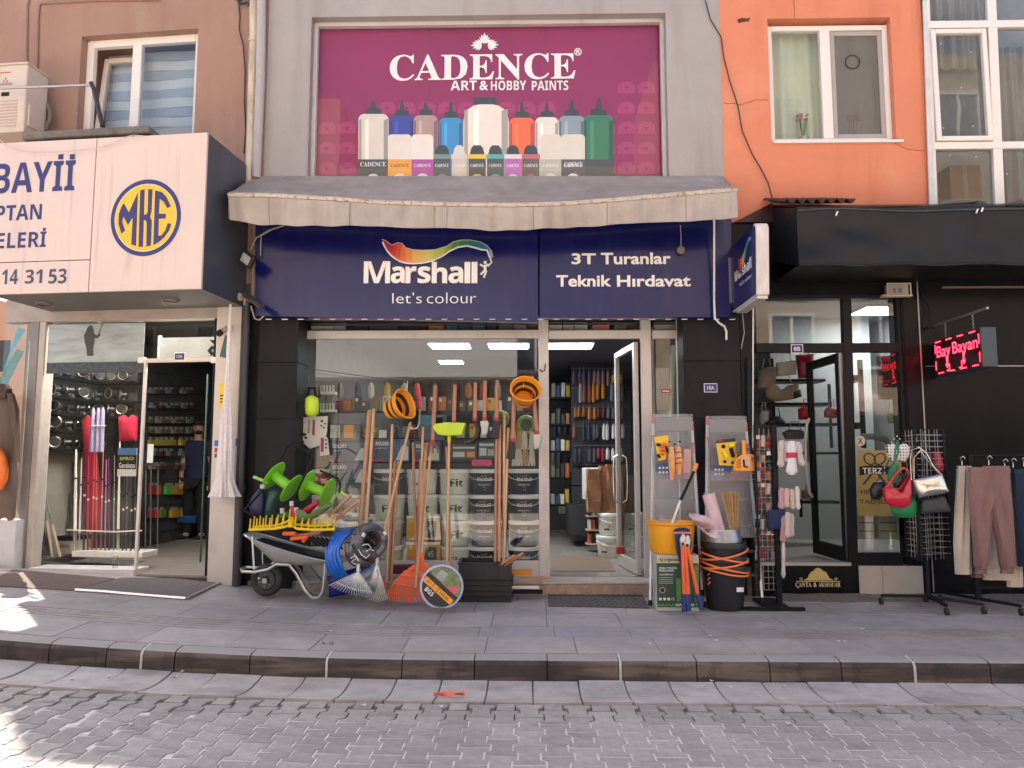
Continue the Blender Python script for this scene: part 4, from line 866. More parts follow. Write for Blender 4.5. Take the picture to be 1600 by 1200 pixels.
trousers('mauve trousers showing their back leg behind the rail post', [[(1514, 732, 9, .05, 0), (1512, 800, 9, .05, 0), (1520, 860, 8, .05, 0), (1528, 902, 10, .05, 0)]], YT-.06, cloth('mauve2', (.20, .115, .105)))
trousers('mauve jogging trousers with cuffed hems facing the street', [[(1541, 732, 26, .055, 0), (1540, 770, 27, .06, 0), (1533, 800, 18, .055, 0), (1533, 850, 12, .05, 0), (1533, 884, 10, .05, 0), (1533, 889, 8, .04, 0), (1533, 896, 9, .035, 0)], [(1555, 730, 20, .055, -.01), (1558, 765, 20, .055, -.01), (1564, 800, 17, .055, -.01), (1570, 850, 13, .05, -.01), (1573, 884, 11, .05, -.01), (1573, 889, 9, .04, -.01), (1572, 896, 10, .035, -.01)]], YT-.26, cloth('mauve', (.235, .135, .122)), (1545, 728))
trousers('long cream trousers behind the mauve ones with a dropping hem', [[(1556, 734, 22, .04, 0), (1560, 800, 24, .045, 0), (1562, 860, 26, .04, 0), (1563, 906, 26, .035, 0)], [(1570, 736, 8, .03, 0), (1578, 820, 12, .035, 0), (1584, 880, 13, .035, 0), (1586, 917, 12, .03, 0)]], YT-.08, cloth('cream2', (.58, .49, .40)), (1570, 733))
trousers('grey jeans hanging edge on right of the cream trousers', [[(1581, 735, 5, .09, 0), (1588, 800, 6, .09, 0), (1593, 850, 6, .08, 0), (1595, 884, 5, .08, 0)]], YT-.02, cloth('grey_denim', (.075, .08, .09)), (1583, 732))
trousers('dark blue jeans at the right edge of the view', [[(1605, 735, 22, .06, 0), (1608, 800, 22, .06, 0), (1610, 850, 20, .06, 0), (1612, 885, 20, .055, 0)]], YT-.2, cloth('denim', (.018, .035, .075)), (1600, 730))
# ------------------------------------------------------------------ sock rack beside the door
YK = -.55
kr = T('sock_rack', 'black wire rack of socks standing between the ladders and the handbag shop door', 'display rack', P(1205, 948, YK))
x1k = px(1213, 800, YK)[0]; xk0 = px(1183, 800, YK)[0]; ztk, zbk = px(1213, 664, YK)[1], .19
mk('post', G().box(x1k-.024, x1k+.024, YK-.02, YK+.02, .15, ztk), M_blk, kr); mk('post', G().box(xk0-.01, xk0+.01, YK-.01, YK+.01, .25, ztk), M_blk, kr)
mk('cross_bar', G().box(xk0+.01, x1k-.024, YK-.01, YK+.01, ztk-.03, ztk), M_blk, kr); mk('base_bar', G().box(px(1160, 953, YK-.2)[0], px(1256, 953, YK-.2)[0], YK-.24, YK-.18, .152, .18), M_blk, kr)
mk('base_bar', G().box(px(1190, 935, YK)[0], px(1224, 935, YK)[0], YK-.18, YK+.3, .153, .178), M_blk, kr)
g = G()
for k in range(26): z = .3+k*(ztk-.36)/26; g.cyl((xk0-.03, YK+.01, z), (x1k, YK+.01, z), .003, n=4, cap=False)
for k in range(4): x = xk0+k*(x1k-xk0)/4; g.cyl((x, YK+.012, .3), (x, YK+.012, ztk-.03), .003, n=4, cap=False)
mk('wire_grid', g, M_grym, kr, kind='stuff')
for (a, v) in ((1248, 687), (1252, 761), (1240, 846)): x, z = px(1217, v, YK); mk('prong', G().cyl((x, YK, z), (px(a, v, YK)[0], YK-.08, z), .004, n=5), M_grym, kr)
def sock(lab, u, v0, v1, hw, m, Y=YK-.06, band=None, lean=0):
    t = T('socks', lab, 'socks', P(u, v1, Y), 'socks on the sock rack'); h = v1-v0
    mk('knit', loft(interp([(u, v0, hw*.55, .015, 0), (u+lean*.3, v0+h*.15, hw, .02, 0), (u+lean*.6, v0+h*.65, hw*.85, .02, 0), (u+lean, v0+h*.9, hw*1.15, .024, 0), (u+lean*1.1, v1, hw*.5, .015, 0)], 3), Y, 10), m, t, smooth=True)
    if band: mk('paper_band', loft([(u+lean*.4, v0+h*.34, hw*1.08, .026, 0), (u+lean*.45, v0+h*.5, hw*1.05, .026, 0)], Y, 10), band, t)
    return t
kw, kp, kb = cloth('white_knit', (.66, .58, .56)), cloth('pink_knit', (.52, .30, .31)), cloth('beige_knit', (.55, .47, .40))
M_red = mat('red_card', (.45, .03, .07), .6)
sock('cream pair of socks hanging at the upper left prong of the sock rack', 1221, 688, 730, 6, kb)
sock('beige socks hanging second on the upper prong of the sock rack', 1229, 690, 722, 7, kw)
sock('white socks with a red paper band on the upper prong of the sock rack', 1237, 689, 742, 8, mat('cloth_bright_knit', (.72, .66, .66), .9), band=M_red, Y=YK-.12)
sock('white socks slanting right at the end of the upper prong', 1246, 690, 728, 5, kw, lean=7)
sock('pink socks at the left of the middle prong of the sock rack', 1221, 762, 795, 5, kp); sock('pale pink socks second on the middle prong', 1229, 763, 793, 5, cloth('rose_knit', (.6, .42, .4)))
sock('beige socks third on the middle prong of the sock rack', 1237, 764, 796, 4, kb, lean=2); sock('white small socks at the end of the middle prong', 1245, 760, 796, 4, kw, lean=2)
sock('pink socks low on the sock rack under the blue packet', 1224, 806, 847, 5, kp); sock('long cream socks low on the sock rack', 1231, 800, 840, 5, kb, Y=YK-.1); sock('cream socks right of the long pair low on the rack', 1237, 803, 838, 4, kw)
sock('single long white sock hanging lowest on the sock rack', 1224, 848, 903, 3, kw, Y=YK-.12)
pk = ['#7a3f33', '#c9bfb6', '#8c2430', '#3a3d46', '#b58f86', '#20242e', '#d5cdc8', '#6b2a40', '#9a6a4c', '#394b66']
i = 0
for v in range(682, 880, 25):
    for u in (1184, 1192, 1201):
        t = T('sock_packet', 'folded sock packet on the wire rack, %s row, %s column' % (ORD[i//3], ORD[i % 3]), 'sock packet', P(u, v+20, YK), 'sock packets in the rack grid')
        h = R.uniform(15, 21); mk('folded_socks', loft([(u, v, 2.5, .01, 0), (u, v+4, 4, .022, 0), (u+R.uniform(-1, 1), v+h, 3.6, .018, 0)], YK+.03, 8), cloth('packet'+pk[i % 10][1:], hx(pk[i % 10])), t, smooth=True)
        mk('card', G().pbox(u-3, v-2, u+3, v+4, YK+.0, .004), mat('card_'+pk[(i*3+1) % 10][1:], pk[(i*3+1) % 10], .6), t); i += 1
bp = T('cloth_packet', 'dark blue folded garment hung on the sock rack below the middle prong', 'garment', P(1212, 830, YK)); mk('fold', pillow(dens([(1200, 797), (1226, 795), (1226, 826), (1199, 828)]), YK-.05, .05), cloth('navy', (.015, .03, .10)), bp, smooth=True)
# ------------------------------------------------------------------ goods inside the handbag shop
YI = 1.9
sh = T('wall_shelf', 'black wall shelving behind the handbags inside the right hand shop', 'shelf', P(1230, 600, YI+.2))
for a, b, v in ((1183, 1290, 592), (1183, 1300, 629), (1225, 1312, 661), (1236, 1310, 706), (1236, 1312, 783)):
    mk('shelf_board', G().pbox(a, v, b, v+4, YI, .35), M_blk, sh)
for u, v0, v1 in ((1207, 560, 700), (1250, 780, 808), (1296, 600, 700)): mk('upright', G().pbox(u, v0, u+4, v1, YI+.2, .03), M_blk, sh)
ib = [('beige canvas tote on the top shelf by the black pillar', [(1184, 607), (1186, 580), (1196, 574), (1212, 573), (1212, 600), (1206, 607)], (.30, .24, .19)),
 ('cream box bag beside the beige tote on the top shelf', [(1213, 588), (1213, 567), (1243, 563), (1244, 585)], (.52, .48, .40)),
 ('glossy dark red tote hanging high in the shop doorway', [(1243, 555), (1271, 553), (1270, 588), (1264, 591), (1248, 592)], (.28, .005, .03)),
 ('tan crescent shoulder bag on the second shelf', [(1196, 612), (1201, 595), (1212, 610), (1225, 608), (1232, 602), (1247, 600), (1250, 612), (1240, 624), (1210, 628), (1199, 622)], (.34, .25, .18)),
 ('small black clutch in front of the tan crescent bag', [(1234, 611), (1250, 609), (1252, 620), (1238, 624)], (.02, .018, .03)),
 ('bright red handled bag on the third shelf', [(1247, 640), (1252, 636), (1270, 636), (1274, 642), (1273, 655), (1248, 656)], (.50, .01, .02)),
 ('red handled bag seen through the open door glass', [(1288, 642), (1292, 637), (1308, 636), (1310, 650), (1304, 654), (1288, 652)], (.42, .01, .02)),  # stands in for the red bag's reflection in the door glass
 ('black slouchy bag on the third shelf behind the sock rack', [(1194, 660), (1200, 652), (1218, 650), (1226, 658), (1228, 664), (1196, 666)], (.015, .015, .017)),
 ('grey oval basket bag on the fourth shelf', [(1222, 676), (1232, 671), (1252, 672), (1262, 680), (1250, 688), (1228, 688)], (.13, .10, .085)),
 ('beige structured bag low by the door edge', [(1259, 700), (1262, 690), (1272, 689), (1274, 722), (1258, 723)], (.38, .31, .26)),
 ('brown handled bag on the lowest shelf', [(1252, 766), (1277, 764), (1276, 782), (1254, 780)], (.22, .155, .12)),
 ('pale fluffy bag at the left below the tote', [(1186, 655), (1190, 642), (1200, 641), (1201, 658), (1190, 664)], (.5, .5, .5))]
for lab, poly, c in ib:
    u0 = min(p[0] for p in poly); u1 = max(p[0] for p in poly); v0 = min(p[1] for p in poly)
    bag(lab, poly, YI-.06, .14, lm('i%d' % (int(c[0]*1000)+int(c[1]*77)), c, .3 if 'red' in lab else .5), [[(u0+(u1-u0)*.25, v0+3), (u0+(u1-u0)*.35, v0-12), (u0+(u1-u0)*.65, v0-12), (u0+(u1-u0)*.75, v0+3)]] if 'clutch' not in lab else (), .007)
hr = T('coat_stand', 'black hanging stand with hooks behind the right window of the handbag shop', 'stand', P(1346, 680, .7)); mk('upright', G().pbox(1344, 562, 1351, 700, .7, .03), M_blk, hr)
for v in (588, 662): mk('shelf_bracket', G().prism([px(1334, v-2, .72), px(1346, v-2, .72), px(1346, v+8, .72), px(1339, v+6, .72)], .72, .9), M_blk, hr)
bag('small lime green flap bag behind the right shop window', [(1386, 645), (1407, 644), (1407, 661), (1388, 662)], .6, .09, lm('lime', (.22, .36, .045), .4), [[(1389, 645), (1390, 628), (1404, 626), (1406, 645)]], .003)
tv = T('wall_poster', 'black and red printed board hanging behind the right shop window', 'poster', P(1390, 617, .8)); mk('board', G().pbox(1374, 556, 1407, 624, .85, .06), mat('board_dark', (.02, .02, .022), .4), tv)
for a, b, c, d in ((1373, 556, 1405, 566), (1378, 568, 1386, 580), (1394, 566, 1404, 578), (1394, 586, 1400, 598), (1374, 594, 1392, 597)): mk('red_print', G().pbox(a, b, c, d, .846, .002), mat('board_red', (.55, .02, .06), .5), tv)  # flat red print patches on the dark board
ch = T('side_table', 'curved grey counter edge behind the gold sticker', 'counter', P(1370, 700, .8)); mk('counter_top', G().tube([P(1345, 682, .55), P(1365, 682, .55), P(1384, 686, .55), P(1394, 700, .55)], .035, 6), mat('counter_grey', (.2, .21, .2), .5), ch, smooth=True)
for i, (a, b) in enumerate(((1341, 1366), (1374, 1402))):
    bb = T('storage_box', ['white storage box low behind the window, left of the pair', 'white storage box low behind the window, right of the pair'][i], 'box', P((a+b)/2, 842, .5)); mk('box_body', G().pbox(a, 790, b, 842, .5, .3), mat('box_cream', (.62, .6, .48), .6), bb)
    for v in (803, 816, 829): mk('box_slot', G().pbox(a+1, v, b-1, v+1.6, .497, .003), mat('slot_grey', (.12, .12, .1), .7), bb)
# ------------------------------------------------------------------ black awning, corrugated sheet, junction box, red led sign
ba = T('black_awning', 'black tarpaulin awning box stretched over the handbag shop', 'awning', (5, -.75, px(1400, 415, -.75)[1]))
M_tarp = mat('black_tarp', (.012, .013, .017), .42, var=.25, scale=3, bump=.15, bscale=5, spec=.25)
YW = -.75; ax0 = px(1247, 370, YW)[0]; ax1 = 8.4; at1, at0 = px(1400, 323, YW)[1], px(1400, 415, YW)[1]
def tarp(a, b):
    z = at1+(at0-at1)*b+.008*math.sin(a*30)*(1-b); s_ = math.sin(b*PI); x = ax0+(ax1-ax0)*a
    y = YW+.03*s_+.02*math.sin(a*11+b*3)*s_+.016*math.sin(a*40-b*8)*s_*math.exp(-a*2.5)+.02*s_*math.sin((a*5+b)*4); return Vector((x, y, z))
mk('front_sheet', G().shell(tarp, 120, 16, .004), M_tarp, ba, smooth=True)
mk('side_sheet', G().shell(lambda a, b: Vector((ax0+.006*math.sin(a*7), -.006+(YW+.02)*a, (zR-.02)+(at1-zR+.02)*a+(at0-at1)*b*(1 if a > .02 else 1))), 10, 8, .004), M_tarp, ba, smooth=True)
mk('top_sheet', G().shell(lambda a, b: Vector((ax0+(ax1-ax0)*a, -.006+(YW)*b, zR+.0+(at1-zR)*b)), 30, 4, .004), M_tarp, ba, smooth=True)
mk('hem_rope', G().tube([tarp(k/60, .985)+Vector((0, -.012, .01*math.sin(k*.8))) for k in range(61)], .012, 6), M_tarp, ba, smooth=True)
mk('top_rope', G().tube([tarp(k/60, .06)+Vector((0, -.014, .014*math.sin(k*.33))) for k in range(61)], .012, 6), mat('rope_sheen', (.04, .045, .055), .25), ba, smooth=True)
for u, v in ((1307, 334), (1534, 328), (1526, 330)): mk('cable_tie', G().box(-.006, .006, -.012, 0, -.022, .022).xf(Matrix.Translation(P(u, v, YW-.02)) @ Matrix.Rotation(.4, 4, 'Y')), M_face, ba)
mk('soffit', G().box(ax0+.01, ax1, YW+.05, -.01, at0+.02, at0+.03), M_blk, ba)
cs_ = T('corrugated_sheet', 'dark corrugated roofing sheet sticking out on top of the black awning', 'roofing sheet', P(1270, 318, -.6))
xs0, xs1 = px(1206, 318, -.3)[0], px(1334, 318, -.62)[0]
mk('sheet', G().shell(lambda a, b: Vector((xs0+(xs1-xs0)*a, -.02-.66*b, zR+.055+(at1-zR)*b*.9+.022*math.sin(a*2*PI*7.2))), 90, 4, .005), mat('rusty_sheet', (.035, .028, .026), .6, .2, var=.4, scale=10), cs_, smooth=True)
fl_ = T('flashing_sheet', 'dark maroon sheet wedge between the box sign and the black awning', 'flashing', P(1180, 345, -.03)); mk('wedge', G().prism([px(1148, 347, -.03), px(1206, 317, -.03), px(1210, 347, -.03)], -.03, -.006), mat('maroon_metal', (.06, .02, .022), .5, .3), fl_)
jb = T('junction_box', 'clear plastic control box above the right shop window', 'junction box', P(1405, 462, -.06)); mk('case', G().pbox(1388, 444, 1420, 461, -.09, .09), mat('cloudy_plastic', (.33, .3, .26), .25), jb, bev=.006); mk('cover_frame', frame4(G(), px(1386, 450, -.1)[0], px(1424, 450, -.1)[0], px(1400, 463, -.1)[1], px(1400, 442, -.1)[1], -.1, -.092, .012), mat('yellowed', (.5, .44, .34), .5), jb)
mk('base_plate', G().pbox(1380, 460, 1426, 463, -.07, .07), MATS['yellowed'], jb)
for a, b in ((1396, 1400), (1404, 1410)): mk('module', G().pbox(a, 450, b, 458, -.095, .004), mat('module_grey', (.15, .14, .13), .5), jb)
mk('light_strip', G().pbox(1472, 447, 1640, 450, -.03, .02), mat('brown_strip', (.17, .09, .06), .4), rb)
le = T('led_sign', 'red lit LED box sign hanging from a bracket under the black awning', 'sign', (4.14, -.1, px(1534, 572, -.95)[1]))
lx = px(1534, 540, -.93)[0]; lz1, lz0 = px(1534, 511, -.93)[1], px(1534, 573, -.93)[1]; lx2 = px(1558, 540, -.93)[0]
mk('case', G().box(lx, lx2, -.93, -.12, lz0, lz1), mat('led_case', (.045, .055, .07), .5), le, bev=.004)
M_led_off = mat('led_face', (.035, .004, .008), .3, var=.1); mk('screen', G().box(lx-.006, lx-.001, -.925, -.125, lz0+.005, lz1-.005), M_led_off, le)
M_ledr = mat('led_red', (1., .02, .04), .4, emis=3.2, var=0)
ML = Matrix.Translation((lx-.009, 0, 0)) @ Matrix.Rotation(-PI/2, 4, 'Z')     # local x = -world y .. right is nearer
def ledbits(body, x0, x1, z0, z1):
    g0 = fit(letters(body, .0, 3), x0, x1, z0, z1, 0); return g0
for body, a, b in (('Bay', .17, .42), ('Bayan', .46, .88)): mk('led_lettering', ledbits(body, a, b, lz1-.22, lz1-.07).xf(ML), M_ledr, le, fixn=False)
g = G()
for k in range(4): a = .15+k*.2; g.box(a, a+.10, -.001, 0, lz1-.03, lz1-.02); g.box(a+.03, a+.13, -.001, 0, lz0+.02, lz0+.03)
for k in range(2): g.box(.14, .15, -.001, 0, lz0+.06+k*.17, lz0+.15+k*.17); g.box(.9, .91, -.001, 0, lz0+.05+k*.17, lz0+.14+k*.17)
mk('led_border', g.xf(ML), M_ledr, le, kind='stuff')
for a in (.34, .63): mk('led_arrow', G().box(a, a+.025, -.001, 0, lz0+.1, lz0+.18).add([(a-.02, 0, lz0+.1), (a+.045, 0, lz0+.1), (a+.0125, 0, lz0+.06)], [(0, 1, 2)]).xf(ML), M_ledr, le, fixn=False)
for a in (.38, .60): mk('led_figure', G().box(a, a+.012, -.001, 0, lz0+.03, lz0+.1).box(a-.04, a, -.001, 0, lz0+.03, lz0+.042).xf(ML), M_ledr, le, fixn=False)
mk('bracket_arm', G().cyl((lx+.02, -.0, lz1+.16), (lx+.02, -1.02, lz1+.16), .013, n=8), M_grym, le)
for y in (-.3, -.78): mk('chain', G().tube([(lx+.02+(.006 if k % 2 else -.006), y, lz1+.01+k*.015) for k in range(11)], .0055, 5), M_grym, le)
ld = mk('dangling_wire', G().tube([P(1438, 448, -.02), P(1444, 470, -.02), P(1452, 480, -.05), P(1453, 505, -.09), P(1460, 515, -.1)], .006, 5), M_blk, None, smooth=True, label='thin black wire leading from the control box to the red sign', cat='wire')
# panel seams on the black wall
for v in (571,): mk('seam', G().pbox(1447, v, 1660, v+1.6, -.004, .004), M_grym, rb)
for u in (1447,): mk('edge_trim', G().pbox(u-2, 440, u, 925, -.006, .006), M_grym, rb)
# pipes by the black pilaster
mk('drain_pipe', G().cyl(P(1170, 560, -.05), P(1170, 655, -.05), .022, n=10).cyl(P(1170, 655, -.05), (px(1170, 655, -.05)[0], -.05, .16), .022, n=10), M_black, None, smooth=True, label='black pipe running down the cladding right of the number plate', cat='pipe')
mk('grey_cable', G().tube([P(1156, 462, -.04), P(1160, 490, -.02), P(1163, 520, -.02), P(1158, 545, -.02)], .006, 5), mat('cable_grey', (.3, .29, .28), .6), None, smooth=True, label='grey cable hanging below the projecting blue sign', cat='cable')
mk('white_conduit', G().cyl(P(1177, 460, -.012), P(1176, 700, -.012), .008, n=6), M_face, None, label='thin pale conduit down the edge of the handbag shop front', cat='conduit')
# ================================================================== LEFT BUILDING (own frame, turned with the street)
FR.append(FL)
lb = T('fishing_shop_building', 'brown rendered building with the fishing tackle shop on the left', 'building', (-1.4, 0, .25))
XW = -2.86                                   # beyond the left edge of the picture
wx0, wz1 = px(128, 56, 0); wx1, wz1b = px(310, 45, 0); wz1 = (wz1+wz1b)/2; wz0 = px(220, 222, 0)[1]
zL = 3.15
mk('wall', wall_with(XW, .06, zL+.05, 8.7, 0, .3, [(wx0, wx1, wz0, wz1)]), M_brown, lb)
mk('upper_storeys', G().box(XW, .06, .5, 9, 3.4, 8.7), M_brown, lb)
mk('wall_extension', G().box(XW-.5, XW-.002, 0, .16, 4.62, 7.0), M_brown, lb)  # visible wall carried on; its raised foot is shaped for the sun patches
mk('side_wall', G().box(XW, XW+.12, .3, 9, .1, 3.4), M_brown, lb)
# window with one tilted sash and a striped roller blind
t_ = .085; xm0, xm1 = px(205, 120, .1)[0], px(219, 120, .1)[0]
f = mk('window', frame4(G(), wx0, wx1, wz0-.1, wz1, .1, .17, t_).box(xm0, xm1, .1, .17, wz0, wz1-t_), M_pvc, lb, bev=.006)
mk('pane', G().box(xm1, wx1-t_, .13, .135, wz0, wz1-t_), glass('pane_left', (.85, .92, 1.0), 1.3, wave=.04), f)
sash = mk('tilted_sash', frame4(G(), wx0+t_+.005, xm0-.0, 0, wz1-wz0-t_-.03, -.03, .03, .06).xf(Matrix.Translation((0, .17, wz0)) @ Matrix.Rotation(rad(-7), 4, 'X')), mat('pvc_cream', (.62, .52, .45), .45), f, bev=.004)
mk('pane', G().box(wx0+t_+.06, xm0-.06, -.003, .003, .06, wz1-wz0-t_-.09).xf(Matrix.Translation((0, .17, wz0)) @ Matrix.Rotation(rad(-7), 4, 'X')), MATS['pane_left'], f)
bl = mk('zebra_blind', G(), None, lb)
for k in range(11):
    z = wz1-.02-k*.115
    g = G().shell(lambda a, b, z=z: Vector((wx0+.06+(wx1-wx0-.1)*a, .40+.012*math.sin(a*9+k)+.004*math.sin(a*31), z-.115*b)), 20, 2, .002)
    mk('blind_band', g, mat('blind_solid', (.85, .76, .62), .8, var=.05) if k % 2 else mat('blind_sheer', (.56, .52, .47), .85, var=.1), lb, smooth=True)
bpy.data.objects.remove(bl)
mk('room_back', G().box(wx0, wx1, .46, .48, wz0, wz1), mat('bay_dim', (.12, .12, .12), .9), lb)
# rain stains / conduits on the brown wall
for pts in ([(180, -5), (180, 8), (172, 30), (170, 100), (166, 410)], [(1000, 0), (600, 4), (262, 22), (248, 32), (238, 110), (232, 430)]):
    mk('conduit', G().tube([P(u/4, v/4, -.012) for u, v in pts], .012, 6), mat('conduit_brown', (.27, .15, .115), .7), lb, smooth=True)
mk('wall_cable', G().tube([P(u, v, -.02) for u, v in ((372, -5), (375, 25), (374, 48), (380, 70), (383, 110), (382, 160), (384, 205), (381, 240))], .007, 5), MATS['cable_dark'], None, smooth=True, label='thin dark cable hanging down the brown wall beside the downpipe', cat='cable')
g = G().tube([P(u, v, -.05) for u, v in ((368, -5), (376, 6), (385, 4), (392, 10), (399, 2))], .016, 6).tube([P(u, v, -.05) for u, v in ((372, 2), (384, -4), (396, 4))], .012, 6); mk('cable_bundle', g, MATS['cable_dark'], None, smooth=True, label='tangle of dark cables at the top of the brown wall corner', cat='cables')
# sign box
YSg = -.92; xc = px(319, 330, YSg)[0]
sz1, sz0 = px(318, 207, YSg)[1], px(312, 451, YSg)[1]
sg = T('fishing_shop_sign', 'large stained pale sign box with blue lettering and round yellow emblem over the fishing shop', 'sign', (xc-1.2, YSg, sz0))
M_sgn = stain(stain(mat('sign_composite', (.63, .50, .45), .4, var=.03, scale=1.5), (.36, .27, .23), .6, (9, 9, .35), .56, .8, 1.6), (.28, .22, .19), .5, (3, 3, .8), .62, .8, 1.2)
M_sgs = stain(mat('sign_side', (.075, .082, .105), .35, .2, var=.1, scale=2), (.05, .05, .055), .5, (2, 2, .5), .5, .7, 2)
xs_ = px(145, 330, YSg)[0]; zsp = px(70, 408, YSg)[1]
mk('face_panel', G().box(xs_+.004, xc, YSg, YSg+.03, sz0, sz1), M_sgn, sg, bev=.003)
mk('face_panel', G().box(XW+.55, xs_-.004, YSg, YSg+.03, zsp+.004, sz1), M_sgn, sg, bev=.003); mk('face_panel', G().box(XW+.55, xs_-.004, YSg, YSg+.03, sz0, zsp-.004), M_sgn, sg, bev=.003)
mk('joint_strip', G().box(XW+.55, xc-.01, YSg+.012, YSg+.034, sz0+.01, sz1-.01), M_dark, sg)
mk('side_panel', G().box(xc-.03, xc-.002, YSg+.035, -.003, sz0, sz1), M_sgs, sg); mk('top_panel', G().box(XW+.55, xc-.03, YSg+.035, -.003, sz1-.03, sz1-.002), M_sgs, sg)
mk('soffit_panel', G().box(XW+.55, xc-.03, YSg+.035, -.003, sz0+.002, sz0+.03), mat('soffit_grey', (.085, .075, .07), .45), sg)
for u, v in ((70, 474), (267, 468)):
    x, y = gp(u, v, sz0); rg = mk('downlight', G().lathe([(.075, -.02), (.085, -.02), (.085, .002), (.075, .002)], (x, y, sz0), 24, caps=False), mat('downlight_ring', (.22, .18, .16), .4, .4), sg, smooth=True)
    mk('bulb_plate', G().lathe([(.001, -.006), (.074, -.006), (.074, .0)], (x, y, sz0), 24), mat('downlight_inner', (.11, .1, .09), .4), rg)
M_navy = mat('sign_navy', (.025, .028, .14), .5, var=.08, scale=12)
YSf = YSg-.003
tx(bold('BAYII'), -9, 253, 117, 300, YSf, M_navy, sg)
for a in (91, 109): mk('letter_dot', G().pbox(a, 241, a+8, 249, YSf, .001), M_navy, sg)
tx(bold('PTAN'), -6, 320, 65, 344, YSf, M_navy, sg); tx(bold('ELERI'), -5, 363, 72, 387, YSf, M_navy, sg); mk('letter_dot', G().pbox(67, 356, 71.5, 360.5, YSf, .001), M_navy, sg)
tx(bold('14'), 3, 421, 28, 444, YSf, mat('sign_grey_blue', (.05, .055, .11), .5), sg); tx(bold('31'), 39, 421, 66, 443, YSf, MATS['sign_grey_blue'], sg, off=.0); tx(bold('53'), 76, 420, 104, 443, YSf, MATS['sign_grey_blue'], sg)
x, z = px(227.5, 340, YSf); x2 = px(282.5, 340, YSf)[0]; z2 = px(227.5, 280.5, YSf)[1]; rx_, rz_ = x2-x, z2-z
def disc(k, y, m, nm): return mk(nm, G().add([(x+rx_*k*math.cos(t*PI/32), y, z+rz_*k*math.sin(t*PI/32)) for t in range(64)], [tuple(range(64))]), m, sg, fixn=False)
disc(1, YSf, M_navy, 'emblem_ring'); disc(.885, YSf-.001, mat('emblem_white', (.75, .68, .6), .5), 'emblem_rim'); disc(.87, YSf-.002, mat('emblem_yellow', (.80, .46, .035), .5, var=.06, scale=3), 'emblem_disc')
for poly in ([(268, 455), (330, 575), (445, 320), (420, 995), (360, 975), (378, 640), (320, 735), (262, 625), (250, 700), (285, 800), (238, 845), (200, 720), (205, 600), (235, 510)],
             [(472, 300), (530, 282), (508, 1005), (450, 1005)], [(572, 282), (628, 285), (615, 560), (596, 632), (618, 680), (607, 990), (548, 1005), (553, 705), (540, 672), (514, 672), (518, 605), (548, 600), (565, 570)],
             [(658, 298), (740, 318), (800, 380), (858, 500), (808, 522), (770, 450), (718, 405), (708, 590), (796, 592), (790, 652), (706, 655), (700, 868), (740, 860), (790, 790), (815, 708), (862, 718), (835, 800), (770, 890), (700, 950), (636, 985)]):
    mk('emblem_letter', G().add([P(160+a/8, 260+b/8, YSf-.003) for a, b in poly], [tuple(range(len(poly)))]), M_navy, sg, fixn=False)
# concrete canopy slab with the air conditioner and the bent rail
ca = T('canopy_slab', 'weathered concrete canopy slab above the pale sign', 'slab', (-1.7, -.4, px(100, 215, -.6)[1]))
cz1, cz0 = px(110, 202, -.62)[1], px(110, 214, -.62)[1]; cxr = px(232, 200, -.62)[0]
mk('slab', G().box(XW+.55, cxr, -.62, -.002, cz0, cz1), M_conc, ca, bev=.01); mk('beam', G().box(XW+.55, cxr-.06, -.52, -.003, sz1+.0, cz0), stain(mat('yellow_render', (.42, .33, .17), .9, var=.15), (.2, .15, .09), .5, (1, 1, .4), .5, .7, 5), ca)
ac = T('air_conditioner', 'beige outdoor air conditioner unit standing on the concrete slab at the left edge', 'air conditioner', P(20, 206, -.4))
YAc = -.46; x0, x1 = px(-15, 150, YAc)[0], px(40, 150, YAc)[0]; z1, z0 = px(20, 101, YAc)[1], px(20, 206, YAc)[1]
M_ac = stain(mat('ac_beige', (.60, .49, .41), .5, var=.05), (.4, .3, .24), .4, (1, 1, .5), .5, .7, 5)
mk('casing', G().box(x0, x1, YAc, YAc+.32, z0, z1), M_ac, ac, bev=.015, seg=2); mk('lid', G().box(x0-.01, x1+.01, YAc-.01, YAc+.33, z1, z1+.02), M_ac, ac, bev=.006)
for k in range(9): mk('grille_slat', G().box(x0+.02, x1-.09, YAc-.006, YAc-.001, z0+.06+k*.035, z0+.075+k*.035), mat('ac_slat', (.46, .36, .3), .5), ac)
mk('service_cover', G().box(x1+.001, x1+.02, YAc+.04, YAc+.26, z0+.08, z0+.33), M_ac, ac, bev=.006); mk('handle_slot', G().pbox(2, 144, 14, 150, YAc-.004, .003), M_dark, ac)
for s_ in ((0, .018), (-.02, -.014), (.02, -.014)):
    cx_, cz_ = px(8.5, 125, YAc-.003); mk('triangle_mark', G().add([(cx_+s_[0], YAc-.003, cz_+s_[1]+.017), (cx_+s_[0]+.011, YAc-.003, cz_+s_[1]), (cx_+s_[0], YAc-.003, cz_+s_[1]-.017), (cx_+s_[0]-.011, YAc-.003, cz_+s_[1])], [(0, 1, 2, 3)]), M_red, ac, fixn=False)
mk('brand_strip', G().pbox(-20, 130, 19, 134, YAc-.002, .001), mat('print_grey', (.3, .25, .22), .5), ac); mk('red_strip', G().pbox(-20, 113, 17, 115, YAc-.002, .001), mat('print_red', (.5, .12, .08), .5), ac)
mk('pipe', G().tube([P(66, 160, -.15), P(72, 162, -.14), P(78, 172, -.14), P(78, 186, -.14), P(72, 196, -.14), P(72, 204, -.14)], .022, 8).tube([P(64, 168, -.12), P(74, 170, -.1), P(76, 184, -.1), P(70, 198, -.1)], .016, 8), mat('pipe_wrap', (.2, .16, .14), .7), ac, smooth=True)
rl = T('bent_rail', 'thin metal rail with a black leaning strut in front of the brown wall window', 'rail', P(160, 197, -.58))
